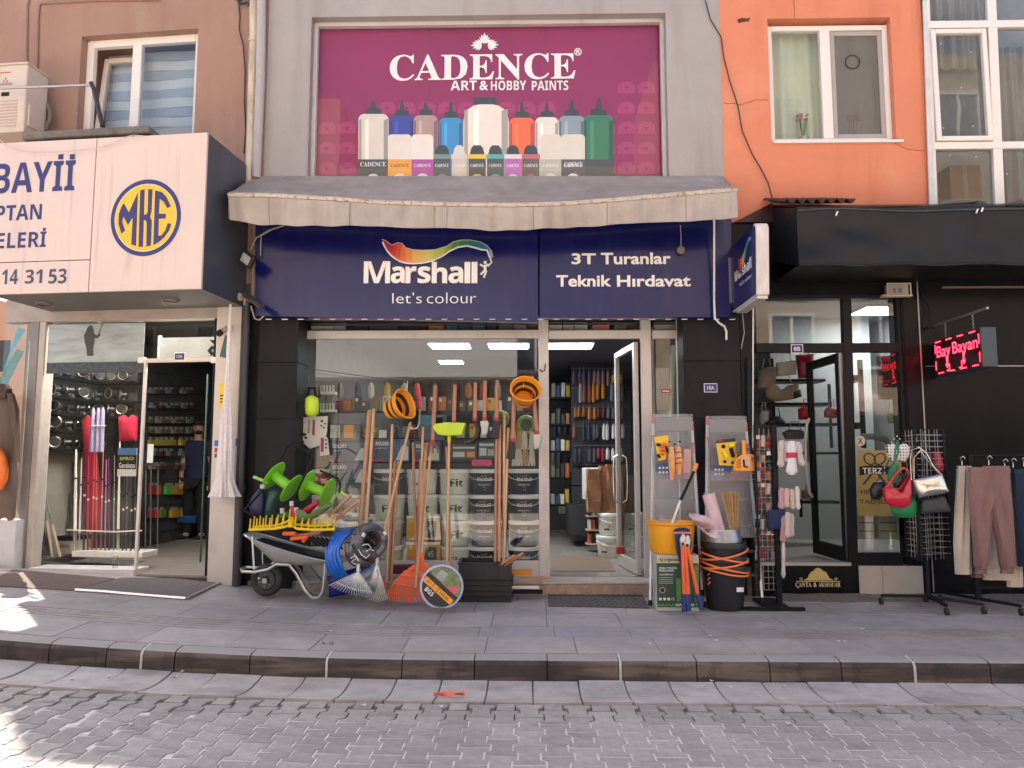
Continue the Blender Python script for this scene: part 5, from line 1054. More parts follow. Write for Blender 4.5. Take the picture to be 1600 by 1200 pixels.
mk('rail', G().tube([P(-12, 138, -.58), P(0, 138, -.58), P(90, 135, -.58), P(138, 133, -.58), P(144, 135, -.58)], .014, 8), mat('rail_steel', (.48, .42, .40), .3, .8), rl, smooth=True); mk('strut', G().tube([P(142, 129, -.58), P(147, 140, -.58), P(160, 197, -.58)], .024, 6), mat('strut_black', (.03, .025, .025), .5), rl)
mk('slack_wire', G().tube([P(u/4, 200+v/4, YSg-.04) for u, v in ((-20, 60), (40, 110), (120, 140), (200, 152), (330, 152), (480, 145), (620, 125), (700, 100), (780, 60), (830, 45), (900, 50))], .005, 5), mat('wire_pink', (.55, .42, .36), .6), None, smooth=True, label='slack pale wire drooping across the top of the pale sign', cat='wire')
# downpipes between the buildings
FR.append(I4)
g = G().cyl(P(409, -30, -.07), P(407, 120, -.07), .05, n=14).cyl(P(407, 120, -.07), P(400, 278, -.07), .05, n=14); mk('downpipe', g, stain(mat('pipe_grey', (.40, .36, .36), .6, var=.06), (.55, .5, .45), .4, (2, 2, 1), .55, .7, 3), None, smooth=True, label='grey downpipe at the left edge of the grey rendered wall', cat='pipe')
g = G().cyl(P(397, -30, -.05), P(396, 62, -.05), .045, n=14).cyl(P(396, 62, -.05), P(396, 66, -.05), .055, n=14).cyl(P(396, 66, -.05), P(388, 330, -.05), .045, n=14); mk('downpipe', g, stain(mat('pipe_cream', (.60, .50, .38), .6, var=.1), (.3, .24, .17), .6, (2, 2, .5), .45, .6, 4), None, smooth=True, label='peeling cream downpipe running down beside the brown wall', cat='pipe')
g = G().cyl(P(398, 345, -.05), P(396, 470, -.05), .03, n=10); mk('downpipe', g, mat('pipe_brownish', (.28, .22, .18), .6), None, smooth=True, label='short brownish pipe between the pale sign and the blue board', cat='pipe')
mk('dark_downpipe', G().cyl(P(385, 478, -.05), (px(385, 478, -.05)[0], -.05, .24), .045, n=14).cyl((px(385, 478, -.05)[0], -.05, 1.2), (px(385, 478, -.05)[0], -.05, 1.26), .055, n=14), mat('pipe_black', (.035, .035, .038), .45), None, smooth=True, label='black downpipe down the dark corner behind the wheelbarrow', cat='pipe')
mk('hanging_cables', G().tube([P(445, 352, -.15), P(420, 360, -.15), P(400, 372, -.15), P(392, 390, -.12)], .008, 5).tube([P(430, 356, -.16), P(408, 368, -.15), P(407, 400, -.15)], .007, 5).tube([P(392, 478, -.14), P(398, 498, -.14), P(405, 500, -.14), P(412, 494, -.14)], .008, 5), mat('cable_tan', (.42, .34, .28), .6), None, smooth=True, label='loose tan cables looping at the left end of the blue board', cat='cables')
fl = T('floodlight', 'small black square floodlight tilted beside the blue board', 'floodlight', P(386, 405, -.35)); Mf = Matrix.Translation(P(386, 405, -.35)) @ Matrix.Rotation(rad(32), 4, 'Y') @ Matrix.Rotation(rad(20), 4, 'X') @ Matrix.Rotation(rad(-15), 4, 'Z')
mk('housing', G().box(-.085, .085, -.02, .03, -.07, .07).xf(Mf), mat('flood_black', (.02, .02, .022), .4), fl, bev=.008); mk('lens', G().box(-.058, .058, -.024, -.021, -.045, .045).xf(Mf), mat('flood_lens', (.42, .40, .38), .3), fl)
mk('bracket', G().tube([P(392, 405, -.32), P(400, 406, -.15), P(400, 406, -.02)], .012, 6), MATS['flood_black'], fl)
cc = T('security_camera', 'dark bullet security camera below the floodlight', 'security camera', P(395, 470, -.3)); mk('body', G().cyl(P(383, 460, -.2), P(409, 479, -.38), .032, n=14), mat('cam_dark', (.05, .045, .045), .4), cc, smooth=True)
mk('mount', G().lathe([(.045, 0), (.04, .03), (.02, .05)], P(374, 464, -.12), 14, Matrix.Rotation(PI/2, 4, 'X')), mat('cam_beige', (.5, .4, .32), .5), cc, smooth=True); mk('arm', G().cyl(P(374, 464, -.14), P(384, 462, -.2), .016, n=8), MATS['cam_beige'], cc)
FR.pop()
# ------------------------------------------------------------------ ground storey
M_bei = stain(mat('beige_metal', (.60, .53, .47), .45, .1, var=.05), (.35, .28, .23), .35, (1, 1, .4), .55, .75, 3)
zh1, zh0 = px(200, 478, -.03)[1], px(200, 500, -.03)[1]; zfl = .33
mk('header_beam', G().box(XW, px(346, 490, -.03)[0], -.04, .1, zh0, zh1+.1), stain(mat('header_beige', (.38, .32, .28), .5, var=.06), (.22, .17, .14), .5, (1, 1, 3), .5, .7, 3), lb, bev=.004)
p0, p1 = px(331, 700, -.05)[0], px(374, 700, -.05)[0]
pl_l = mk('pillar', G().box(p0, p1, -.05, .25, .2, zh1+.05), M_bei, lb, bev=.006)
mk('dark_return', G().box(p1+.002, px(399, 700, 0)[0], .06, .3, .15, 3.6), M_black, lb)
c0, c1 = px(38, 700, -.03)[0], px(62, 700, -.03)[0]
for a, b, m in ((c0, c0+(c1-c0)*.55, mat('column_grey', (.22, .20, .185), .45)), (c0+(c1-c0)*.58, c1, mat('column_beige', (.44, .38, .33), .45))): mk('column_profile', G().box(a, b, -.05, .1, .28, zh0), m, lb, bev=.006)
mk('floor_slab', G().box(XW, p0, -.03, 6.5, .1, zfl-.006), M_conc, lb); mk('threshold', G().box(XW, p0-.003, -.052, -.032, .18, zfl-.015), mat('threshold_brown', (.07, .045, .038), .6), lb)
g = G().grid(lambda a, b: Vector((c1+(p0-c1)*a, .0+6.4*b, zfl-.004)), 1, 1)
for k in range(16): mk('floor_board', G().box(c1+.6, p0+.02, .02+k*.3, .314+k*.3, zfl-.005, zfl), mat('laminate', (.30, .25, .225), .35, var=.15, scale=3, rand=.06, stretch=(.3, 3, 1)), lb)
mk('floor_field', G().box(XW, c1+.598, -.02, 5, zfl-.006, zfl-.001), MATS['laminate'], lb)
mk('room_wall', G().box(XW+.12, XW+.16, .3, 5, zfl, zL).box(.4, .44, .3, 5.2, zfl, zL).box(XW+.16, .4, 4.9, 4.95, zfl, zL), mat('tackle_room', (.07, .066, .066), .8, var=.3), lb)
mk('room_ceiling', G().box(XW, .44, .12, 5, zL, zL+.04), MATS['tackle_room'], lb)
mk('soffit_inner', G().box(XW, .06, -.002, .12, zh1+.1, 3.4), M_sgs, lb)
mk('display_wall', G().box(XW+.162, XW+.175, .13, 1.38, zfl, 2.85), mat('display_beige', (.30, .27, .22), .8), lb); mk('display_wall', G().box(XW+.18, px(212, 700, 1.45)[0], 1.4, 1.44, zfl, 2.75), mat('tackle_room', (.07, .066, .066), .8, var=.3), lb)
# glass front of the tackle window: sheet, white base, white corner post, door head rail
gx0, gx1 = c1+.01, px(219, 700, -.02)[0]
M_gl3 = glass('tackle_glass', (.97, .98, .97), .3); mk('pane', G().box(gx0, gx1, -.02, -.014, zfl+.05, zh0), M_gl3, lb)
mk('base_rail', G().box(gx0-.03, gx1+.02, -.06, .22, zfl-.012, zfl+.055), mat('white_rail', (.72, .64, .60), .5), lb, bev=.004)
mk('corner_post', G().box(gx1-.004, gx1+.022, -.022, .01, zfl+.05, px(220, 562, 0)[1]), mat('post_white', (.7, .62, .55), .4), lb)
mk('door_head_rail', G().box(gx1, p0, -.02, .02, px(270, 566, 0)[1], px(270, 560, 0)[1]), mat('post_white', (.7, .62, .55), .4), lb)
for u in (219, 333): mk('head_fitting', G().pbox(u-4, 558, u+5, 567, -.03, .06), M_face, lb, bev=.003)
mk('pane', G().box(gx1+.02, p0, -.008, -.002, px(270, 560, 0)[1], zh0), M_gl3, lb)
dl = mk('glass_door', G().box(0, .85, -.005, .005, zfl+.02, px(270, 568, 0)[1]-.02).xf(Matrix.Translation((gx1+.05, .02, 0)) @ Matrix.Rotation(rad(76), 4, 'Z')), M_gl3, lb)
mk('door_edge', G().box(.845, .86, -.008, .008, zfl+.02, px(270, 568, 0)[1]-.02).xf(Matrix.Translation((gx1+.05, .02, 0)) @ Matrix.Rotation(rad(76), 4, 'Z')), mat('glass_edge', (.05, .08, .07), .3), dl)
mk('dark_jamb', G().box(p0-.04, p0-.003, -.02, .05, zfl, zh0), M_blk, lb)
# fisherman picture on the upper glass
fp = T('window_picture', 'printed picture of an angler wading in pale water across the tackle window top', 'window print', (gx0+.5, -.03, px(140, 585, -.03)[1]))
z1, z0 = px(140, 506, -.026)[1], px(140, 583, -.026)[1]
def seamat():
    m = mat('water_print', (.36, .40, .40), .5, var=.35, scale=2.2, stretch=(1, 1, 5)); return m
mk('film', G().box(gx0+.01, gx1-.01, -.026, -.022, z0+.12, z1), seamat(), fp); mk('dark_film', G().box(gx0+.01, gx1-.01, -.0265, -.0225, z0, z0+.12), mat('dark_water', (.045, .05, .06), .45, var=.9, scale=14, stretch=(1, 1, 3)), fp)
fig = [(134, 519), (136, 513), (140, 508), (144, 509), (146, 515), (147, 521), (151, 524), (156, 521), (157, 524), (152, 529), (148, 528), (147, 536), (145, 547), (146, 556), (136, 556), (135, 545), (132, 533), (131, 524)]
mk('angler_figure', G().add([P(u, v, -.030) for u, v in fig], [tuple(range(len(fig)))]), mat('angler_grey', (.055, .055, .055), .6), fp, fixn=False); mk('rod_print', G().tube([P(153, 524, -.031), P(161, 504, -.031)], .004, 4), MATS['angler_grey'], fp)
plate(272, 551, 289, 563, -.035, '12A', 'small blue number plate hanging in the tackle shop doorway head')
sgn = T('inner_sign', 'white board with cut off dark letters standing above the doorway inside the tackle shop', 'sign', P(295, 560, .25))
mk('board', G().pbox(249, 527, 345, 562, .2, .03), mat('board_grey', (.46, .47, .46), .5), sgn); mk('board_frame', G().pbox(246, 524, 249, 563, .19, .04), M_white, sgn)
mk('letter_part', G().add([P(u, v, .197) for u, v in ((327, 531), (340, 531), (340, 537), (333, 537))], [(0, 1, 2, 3)]), M_dark, sgn, fixn=False); mk('letter_part', G().tube([P(341, 543, .195), P(331, 543, .195), P(327, 548, .195), P(331, 553, .195), P(341, 553, .195)], .022, 6), M_dark, sgn)
# ------------------------------------------------------------------ person inside
def skin_body(name, edges, pts, radii, m, parent, sub=2, root=0):
    me = bpy.data.meshes.new(name); iv = WM[parent.name].inverted()
    me.from_pydata([tuple(iv @ (FR[-1] @ Vector(p))) for p in pts], edges, []); o = bpy.data.objects.new(name, me); COL.objects.link(o); o.parent = parent; WM[name] = WM[parent.name]
    o.modifiers.new('skin', 'SKIN'); me.skin_vertices.new() if not me.skin_vertices else None
    sv = me.skin_vertices[0].data
    for i, r in enumerate(radii): sv[i].radius = r if isinstance(r, tuple) else (r, r); sv[i].use_root = (i == root)
    s_ = o.modifiers.new('sub', 'SUBSURF'); s_.levels = sub; s_.render_levels = sub
    me.materials.append(m); o.modifiers['skin'].use_smooth_shade = True; return o
YM = 3.4; mx_, my_, mz_ = px(303, 838, YM)[0], YM, zfl
cl = T('ceiling_light', 'added strip light near the tackle shop front, put in to brighten the room', 'ceiling light', (-1.1, .7, zL-.04)); mk('diffuser', G().box(-1.9, -.2, .16, .40, zL-.04, zL-.036), mat('added_strip_light', (1, .97, .93), .4, emis=20, var=0), cl); mk('housing', G().box(-1.92, -.18, .14, .42, zL-.035, zL-.005), M_white, cl)  # lamp added to brighten the room; none is known here
man = T('person', 'bearded man in a dark t-shirt and black trousers standing inside the tackle shop doorway', 'person', (mx_, my_, mz_))
M_skin = mat('skin', (.55, .31, .22), .5, var=.08); M_tee = mat('navy_tee', (.02, .025, .07), .85, var=.15); M_trs = mat('black_trousers', (.012, .012, .014), .85); M_hair = mat('dark_hair', (.015, .01, .008), .7, bump=.6, bscale=90)
def m3(x, y, z): return (mx_+x, my_+y, mz_+z)
# continuous body: pelvis, spine, neck, head, arms with hands, legs with feet  (he faces the street, head turned to the right)
pts = [m3(0, 0, .93), m3(0, .01, 1.08), m3(0, .01, 1.25), m3(0, .02, 1.42), m3(0, .015, 1.5), m3(.01, .0, 1.57), m3(.02, -.01, 1.66), m3(.02, -.01, 1.74),
       m3(-.17, .02, 1.42), m3(-.24, .0, 1.15), m3(-.17, -.12, .93), m3(-.15, -.16, .85),
       m3(.17, .02, 1.42), m3(.23, .02, 1.14), m3(.24, -.03, .90), m3(.24, -.05, .82),
       m3(-.1, 0, .88), m3(-.11, -.01, .50), m3(-.12, .02, .09), m3(-.13, -.13, .035), m3(.1, 0, .88), m3(.11, -.01, .50), m3(.12, .02, .09), m3(.14, -.13, .035)]
ed = [(0, 1), (1, 2), (2, 3), (3, 4), (4, 5), (5, 6), (6, 7), (3, 8), (8, 9), (9, 10), (10, 11), (3, 12), (12, 13), (13, 14), (14, 15), (0, 16), (16, 17), (17, 18), (18, 19), (0, 20), (20, 21), (21, 22), (22, 23)]
rd = [(.15, .11), (.14, .10), (.17, .115), (.16, .10), .058, .062, (.078, .09), (.07, .085), .065, .045, .032, .03, .065, .045, .032, .03, .095, .068, .045, .04, .095, .068, .045, .04]
skin_body('body', ed, pts, rd, M_skin, man)
skin_body('t_shirt', [(0, 1), (1, 2), (2, 3), (2, 4), (4, 5), (2, 6), (6, 7)], [m3(0, 0, .84), m3(0, .01, 1.15), m3(0, .015, 1.40), m3(0, .012, 1.49), m3(-.17, .02, 1.43), m3(-.225, .008, 1.24), m3(.17, .02, 1.43), m3(.215, .02, 1.24)],
          [(.18, .13), (.175, .125), (.185, .12), .085, .085, .075, .085, .075], M_tee, man)
skin_body('trousers', [(0, 1), (1, 2), (2, 3), (0, 4), (4, 5), (5, 6)], [m3(0, 0, .93), m3(-.1, 0, .86), m3(-.11, -.01, .50), m3(-.12, .02, .08), m3(.1, 0, .86), m3(.11, -.01, .50), m3(.12, .02, .08)], [(.17, .125), .11, .085, .07, .11, .085, .07], M_trs, man)
for s_ in (-1, 1):
    mk('shoe', G().ball(m3(s_*.13, -.09, .035), (.055, .15, .05), 12, 8), M_dark, man, smooth=True); mk('shoe_sole', G().ball(m3(s_*.13, -.09, .012), (.06, .158, .014), 12, 6), M_white, man, smooth=True)
hd_c = m3(.02, -.012, 1.70)
mk('hair', G().ball((hd_c[0]-.005, hd_c[1]+.028, hd_c[2]+.062), (.086, .098, .062), 16, 10), M_hair, man, smooth=True)
mk('beard', G().ball((hd_c[0]+.012, hd_c[1]-.030, hd_c[2]-.085), (.060, .060, .036), 14, 8), M_hair, man, smooth=True)
mk('nose', G().ball((hd_c[0]+.035, hd_c[1]-.098, hd_c[2]-.01), (.013, .02, .022), 8, 6), M_skin, man, smooth=True)
for dx in (-.005, .06):
    mk('eye', G().ball((hd_c[0]+dx, hd_c[1]-.088, hd_c[2]+.012), (.011, .008, .007), 8, 5), M_dark, man, smooth=True); mk('eyebrow', G().box(hd_c[0]+dx-.016, hd_c[0]+dx+.016, hd_c[1]-.098, hd_c[1]-.085, hd_c[2]+.026, hd_c[2]+.033), M_hair, man)
mk('ear', G().ball((hd_c[0]-.083, hd_c[1]+.0, hd_c[2]-.0), (.012, .02, .03), 8, 6), M_skin, man, smooth=True); mk('mouth', G().ball((hd_c[0]+.03, hd_c[1]-.094, hd_c[2]-.048), (.022, .008, .006), 8, 5), mat('lips', (.3, .1, .08), .5), man, smooth=True)
for sx, hx0, hy0, hz0 in ((-1, -.15, -.16, .85), (1, .24, -.05, .82)):
    for k in range(4):
        a = m3(hx0+(k-1.5)*.018, hy0, hz0-.01); mk('finger', G().tube([a, (a[0], a[1]-.012, a[2]-.035), (a[0], a[1]+.0, a[2]-.065-.006*(k in (1, 2)))], [.0095, .009, .007], 6), M_skin, man, smooth=True)
    a = m3(hx0+.03, hy0-.01, hz0+.02); mk('thumb', G().tube([a, (a[0]+.016, a[1]-.012, a[2]-.03), (a[0]+.014, a[1]-.018, a[2]-.052)], [.011, .010, .008], 6), M_skin, man, smooth=True)
# ------------------------------------------------------------------ tackle: reels on shelves, rods, garments
sf = T('tackle_shelves', 'black shelf boards of fishing reels on the beige wall behind the tackle window', 'shelf', P(120, 700, 1.2))
reel0 = None; i = 0
for row, v in enumerate((596, 626, 650, 675, 703)):
    mk('shelf_board', G().pbox(70, v, 205, v+3.5, 1.12, .26), M_blk, sf)
    z_ = px(120, v, 1.12)[1]; mk('shelf_board', G().box(XW+.18, XW+.34, .35, 1.11, z_-.03, z_), M_blk, sf)
    for k in range(7):
        u = 81+k*18.5+R.uniform(-2, 2)
        if row > 2 and k > 4: continue
        if reel0 is None:
            reel0 = T('fishing_reel', 'small black fishing reel with pale rim on the shelves behind the tackle window', 'fishing reel', (0, 0, 0), 'fishing reels on the shelves', raw=True)
            mk('spool', G().lathe([(.035, -.03), (.038, -.026), (.026, -.02), (.026, .02), (.038, .026), (.035, .03)], (0, 0, .05), 14, Matrix.Rotation(PI/2, 4, 'X')), mat('reel_black', (.03, .03, .033), .3, .3), reel0, smooth=True, local=True)
            mk('rim', G().tube([(.037*math.cos(t*PI/8), -.031, .05+.037*math.sin(t*PI/8)) for t in range(16)], .003, 5, closed=True), mat('reel_rim', (.5, .42, .3), .3, .8), reel0, local=True)
            mk('foot', G().box(-.006, .006, -.012, .012, 0, .02).box(-.03, .03, -.008, .008, .0, .005), MATS['reel_black'], reel0, local=True); mk('crank', G().tube([(0, .03, .05), (.03, .045, .05), (.055, .045, .06)], .004, 5), MATS['reel_rim'], reel0, local=True)
            r_ = reel0
        else: r_ = dup(reel0, I4)
        x, z = px(u, v, 1.2); yr = 1.2
        if k < 3: x, yr = XW+.27, .5+k*.22
        r_['label'] = 'black fishing reel, %s on the %s shelf behind the tackle window' % (ORD[k], ORD[row]); r_.matrix_world = at(x, yr, z+.001, R.uniform(-.9, .9), s=R.uniform(1.35, 1.8))
rk2 = T('rod_rack', 'white base rail with a thin hoop holding a row of upright fishing rods', 'rod rack', P(165, 870, .42)); mk('base', G().pbox(112, 862, 222, 871, .3, .3), mat('white_rail', (.72, .64, .6), .5), rk2, bev=.004)
mk('hoop', G().tube([P(104, 828, .4), P(130, 829, .3), P(180, 831, .3), P(222, 829, .35)], .008, 6), MATS['post_white'], rk2, smooth=True)
cols = [('#e3ddd0', .014), ('#d8d4ca', .008), ('#2a2522', .008), ('#a8303f', .007), ('#c94b52', .006), ('#b65a4c', .006), ('#c8707a', .006), ('#b07ab8', .006), ('#7a2e50', .006), ('#9a9086', .005), ('#e9dfc9', .010), ('#3c3836', .006), ('#59514a', .006), ('#2f2c2b', .007), ('#4a4540', .006), ('#6d655d', .005)]
names = ['thick white', 'slim white', 'black', 'dark red', 'red', 'rust red', 'pink', 'lilac', 'plum', 'thin grey', 'tall cream', 'dark brown', 'grey brown', 'charcoal', 'brown', 'pale grey brown']
for k, (c, r) in enumerate(cols):
    u = 117+k*6.7; vt = (702, 716, 700, 712, 706, 709, 704, 718, 715, 711, 690, 740, 735, 742, 738, 730)[k]
    t = T('fishing_rod', names[k]+' fishing rod standing upright in the rack behind the tackle glass', 'fishing rod', P(u, 866, .42), 'rods in the rack')
    b0, b1 = P(u, 866, .42), P(u+R.uniform(-1, 5), vt, .46)
    mk('blank', G().tube([b0.lerp(b1, q/4) for q in range(5)], [r*1.5, r*1.4, r*1.3, r, r*.7], 7), mat('rod_'+c[1:], c, .3), t, smooth=True)
    mk('grip', G().tube([b0, b0.lerp(b1, .22)], r*1.45, 8), mat('grip_black', (.025, .023, .022), .7), t, smooth=True); m_ = b0.lerp(b1, .55)
    mk('ring', G().cyl(m_-Vector((0, 0, .012)), m_+Vector((0, 0, .012)), r*1.7, n=8), MATS['post_white'], t); m2 = b0.lerp(b1, .72); mk('ring', G().cyl(m2-Vector((0, 0, .008)), m2+Vector((0, 0, .008)), r*1.6, n=8), M_blk, t)
for k, (a, b, c, d, col, lab) in enumerate(((82, 870, 56, 705, '#57603c', 'olive'), (94, 870, 58, 722, '#3b3a35', 'dark'), (66, 868, 58, 735, '#75753a', 'yellow banded'), (72, 868, 62, 760, '#2b2624', 'black'), (61, 868, 60, 790, '#8a7a62', 'tan'), (77, 868, 70, 790, '#4a3a30', 'brown'))):
    t = T('fishing_rod', lab+' fishing rod leaning in the left corner of the tackle window', 'fishing rod', P(a, b, .3), 'rods leaning in the window corner'); b0, b1 = P(a, b, .3), P(c, d, .5)
    mk('blank', G().tube([b0, b0.lerp(b1, .5), b1], [.011, .009, .005], 7), mat('rod_'+col[1:], col, .35), t, smooth=True); mk('grip', G().tube([b0, b0.lerp(b1, .33)], .015, 8), mat('cork', (.45, .33, .22), .8) if k < 2 or k == 4 else MATS['grip_black'], t, smooth=True)
for k in range(8):
    u = 70+k*6.4; t = T('fishing_rod', 'dark fishing rod, %s in the rear row below the reel shelves' % ORD[k], 'fishing rod', P(u, 830, .9), 'dark rods in the rear row'); mk('blank', G().tube([P(u, 862, .9), P(u-1, 722, .95)], .009, 6), mat('rod_dark', (.03, .032, .028), .35), t, smooth=True); mk('grip', G().tube([P(u, 830, .9), P(u, 790, .91)], .014, 7), MATS['grip_black'], t)
def hanging(lab, poly, Y, th, m, cat='garment', nm='garment'): t = T(nm, lab, cat, P(sum(p[0] for p in poly)/len(poly), max(p[1] for p in poly), Y)); mk('cloth', pillow(dens(poly), Y, th), m, t, smooth=True); return t
rd_ = cloth('red', (.40, .01, .035))
hanging('red life vest hanging at the right of the tackle window', [(186, 652), (194, 648), (200, 656), (208, 648), (214, 652), (213, 688), (188, 690)], .75, .12, rd_, 'life vest', 'life_vest')
hanging('red jacket hanging behind the upright rods', [(131, 654), (138, 648), (144, 660), (148, 700), (156, 760), (154, 830), (132, 832), (128, 760), (133, 700)], .9, .14, rd_)
for k, u in enumerate((146, 154, 161)):
    t = T('rod_sleeve', ['left', 'middle', 'right'][k]+' of the three lilac padded rod sleeves hanging in the tackle window', 'rod sleeve', P(u, 705, .7), 'lilac rod sleeves'); mk('cover', loft(interp([(u, 637, 1, .01, 0), (u, 643, 3, .02, 0), (u-1, 665, 3.6, .025, 0), (u-3, 706, 5, .02, 0)]), .7, 10), mat('lilac_satin', (.33, .28, .42), .4), t, smooth=True); mk('ring', G().tube([P(u-3.4, 665, .67), P(u+3.4, 665, .67)], .006, 5), M_face, t)
bs2 = T('brand_board', 'small hanging board with blue, black and white bands among the rods', 'sign', P(199, 744, .3)); mk('board', G().pbox(184, 700, 213, 744, .28, .01), mat('board_white2', (.6, .58, .55), .5), bs2)
mk('blue_band', G().pbox(184, 700, 213, 711, .276, .002), mat('band_blue', (.05, .12, .28), .5), bs2); mk('black_band', G().pbox(184, 711, 213, 733, .276, .002), M_dark, bs2); tx('SPRO', 187, 714, 209, 719, .274, mat('spro_yellow', (.5, .42, .03), .5), bs2, off=.02); tx('Gamakatsu', 186, 723, 211, 731, .274, M_pw, bs2)
bt = T('plastic_bottle', 'small clear plastic bottle standing in front of the white window base', 'bottle', P(180, 888, -.12)); x, z = px(180, 887, -.14)
mk('bottle_body', G().lathe([(.028, 0), (.032, .01), (.032, .09), (.022, .115), (.012, .125)], (x, -.14, z), 14), glass('bottle_clear', (.85, .85, .85), 2.5), bt, smooth=True); mk('cap', G().lathe([(.013, .125), (.013, .142)], (x, -.14, z), 10), M_face, bt)
cb2 = T('cool_box', 'white cool box with dark lid behind the window left of the rods', 'cool box', P(102, 862, .5)); mk('box_body', G().pbox(88, 845, 113, 866, .55, .3), mat('cream_plastic', (.62, .56, .45), .5), cb2, bev=.01); mk('lid', G().pbox(87, 838, 114, 845, .54, .32), M_blk, cb2, bev=.005); mk('handle', G().pbox(94, 851, 107, 856, .54, .01), MATS['print_grey'], cb2)
# goods on the dark wall to the right, behind the man
pgc = ['#b8b04a', '#c9cfc0', '#7a2030', '#d9d3c8', '#c98a2c', '#8f9a9f', '#c2b04e', '#5a2530']
XS = XW+.2
def pw(u, v): o, d = ray(u, v); t = min((XS-o.x)/d.x, (4.84-o.y)/d.y); return o+d*t
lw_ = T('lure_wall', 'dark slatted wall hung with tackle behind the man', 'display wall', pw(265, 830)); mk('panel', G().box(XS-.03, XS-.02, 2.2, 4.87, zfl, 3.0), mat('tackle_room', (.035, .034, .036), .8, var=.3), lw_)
for k in range(13): mk('slat', G().box(XS-.019, XS-.004, 2.2, 4.84, .5+k*.19, .515+k*.19), mat('slat_dark', (.06, .058, .056), .6), lw_)
i = 0
for v, hgt, dim in ((606, 9, 2), (630, 8, 2), (652, 9, 0), (668, 9, 0), (684, 12, 1), (702, 10, 2), (724, 9, 2), (756, 16, 3), (794, 14, 3)):
    for k in range(9):
        u = 234+k*8+R.uniform(-1.2, 1.2)
        if R.random() < .12 or u > 306: continue
        c = {0: ['#5b5a35', '#8e8f86', '#6a5a48'][k % 3], 1: '#b09a3c', 2: ['#8a8680', '#4a4a4c', '#6b2a30'][k % 3], 3: ['#b0382c', '#d0622c', '#48a03a', '#52b848', '#c89a2c', '#b8862a', '#d8a03a', '#c0862c', '#a8702a'][k]}[dim]
        row_n = (606, 630, 652, 668, 684, 702, 724, 756, 794).index(v); t = T('lure_packet', 'tackle packet, %s in the %s row of the dark slatted wall' % (ORD[k], ORD[row_n]) if 1 else {0: 'small pale tackle packet hung on the dark wall behind the man', 1: 'yellow tackle packet in the bright row on the dark wall', 2: 'dull tackle packet in a dark row on the slatted wall', 3: 'bright coloured lure tube low on the dark slatted wall'}[dim], 'tackle packet', pw(u, v+hgt), {0: 'pale tackle packets', 1: 'yellow tackle packets', 2: 'dull tackle packets', 3: 'bright lure tubes'}[dim])
        a_, b_ = pw(u-2.6, v+3), pw(u+2.6, v+hgt); mk('pack', G().box(min(a_.x, b_.x), max(a_.x, b_.x)+.05, min(a_.y, b_.y), max(a_.y, b_.y)+.02, b_.z, a_.z), mat('pack_'+c[1:], c, .45), t); mk('hang_card', G().box(a_.x+.01, a_.x+.02, min(a_.y, b_.y)+.01, max(a_.y, b_.y), a_.z+.002, a_.z+.04), mat('card_pale', (.3, .29, .27), .6), t); i += 1
bn = T('blue_bench', 'low blue bench beside the man inside the tackle shop', 'bench', P(270, 835, 3.4)); mk('seat', G().pbox(238, 806, 304, 818, 3.3, .4), mat('bench_blue', (.02, .08, .22), .5), bn, bev=.02); mk('leg', G().pbox(268, 818, 276, 836, 3.4, .05), MATS['bench_blue'], bn); mk('leg', G().pbox(243, 818, 249, 834, 3.4, .05), MATS['bench_blue'], bn)
cnt = T('display_stand', 'thin metal display stand just inside the tackle shop door', 'stand', P(240, 850, 1.6)); mk('top', G().pbox(226, 724, 250, 728, 1.6, .2), mat('stand_brown', (.09, .06, .05), .5), cnt)
for u in (228, 236, 247): mk('rod', G().tube([P(u, 728, 1.65), P(u-1, 855, 1.65)], .008, 6), M_grym, cnt)
tg = T('white_tag', 'white price card on top of the thin stand in the tackle shop doorway', 'price card', P(234, 724, 1.6)); mk('card', G().pbox(230, 694, 239, 723, 1.58, .01), M_face, tg)
# far left window: posters, coats, orange bag, white block
lwn = T('poster_window', 'leftmost tackle shop window with posters behind the hanging coats', 'window display', P(15, 870, .3))
mk('back_panel', G().box(XW, c0, .32, .34, zfl, zh0), mat('pale_board', (.55, .5, .46), .7, var=.1, scale=2), lwn); mk('pane', G().box(XW, c0, -.02, -.014, .9, zh0), M_glass2, lwn)
mk('dark_poster', G().pbox(-30, 532, 15, 581, .2, .005), mat('poster_dark', (.035, .025, .03), .5, var=.5, scale=20), lwn)
for pts, c in (([(28, 511), (40, 515), (18, 552), (8, 590), (4, 584)], '#4f9dab'), ([(26, 545), (38, 549), (10, 605), (0, 612), (0, 590)], '#5d807a')):
    mk('teal_banner', G().add([P(u, v, .15) for u, v in pts], [tuple(range(len(pts)))]), mat('teal_'+c[1:], c, .5, var=.2, scale=12), lwn, fixn=False)
hanging('brown jacket hanging in front of the leftmost window', [(-12, 616), (-2, 609), (8, 606), (17, 609), (22, 620), (24, 640), (23, 665), (29, 690), (29, 715), (24, 722), (25, 760), (21, 812), (14, 814), (9, 808), (-2, 813), (-12, 806)], -.2, .13, cloth('brown', (.12, .085, .065)), 'jacket', 'jacket')
jt = [o for o in bpy.data.objects if o.name == 'jacket'][0]; mk('sleeve', loft(interp([(17, 615, 4, .04, 0), (23, 640, 5, .05, 0), (25, 680, 4.5, .045, 0), (26, 722, 4, .04, 0)], 3), -.3, 12), MATS['cloth_brown'], jt, smooth=True); mk('hood', loft(interp([(4, 600, 8, .04, 0), (6, 608, 13, .07, 0), (4, 622, 10, .06, 0)], 3), -.28, 12), mat('cloth_brown_dark', (.07, .045, .035), .9), jt, smooth=True)
bag('orange round bag cut by the left edge of the view', [(-12, 690), (0, 700), (8, 712), (11, 735), (9, 752), (2, 765), (-12, 768)], -.36, .12, lm('orange', (.75, .16, .02), .45))
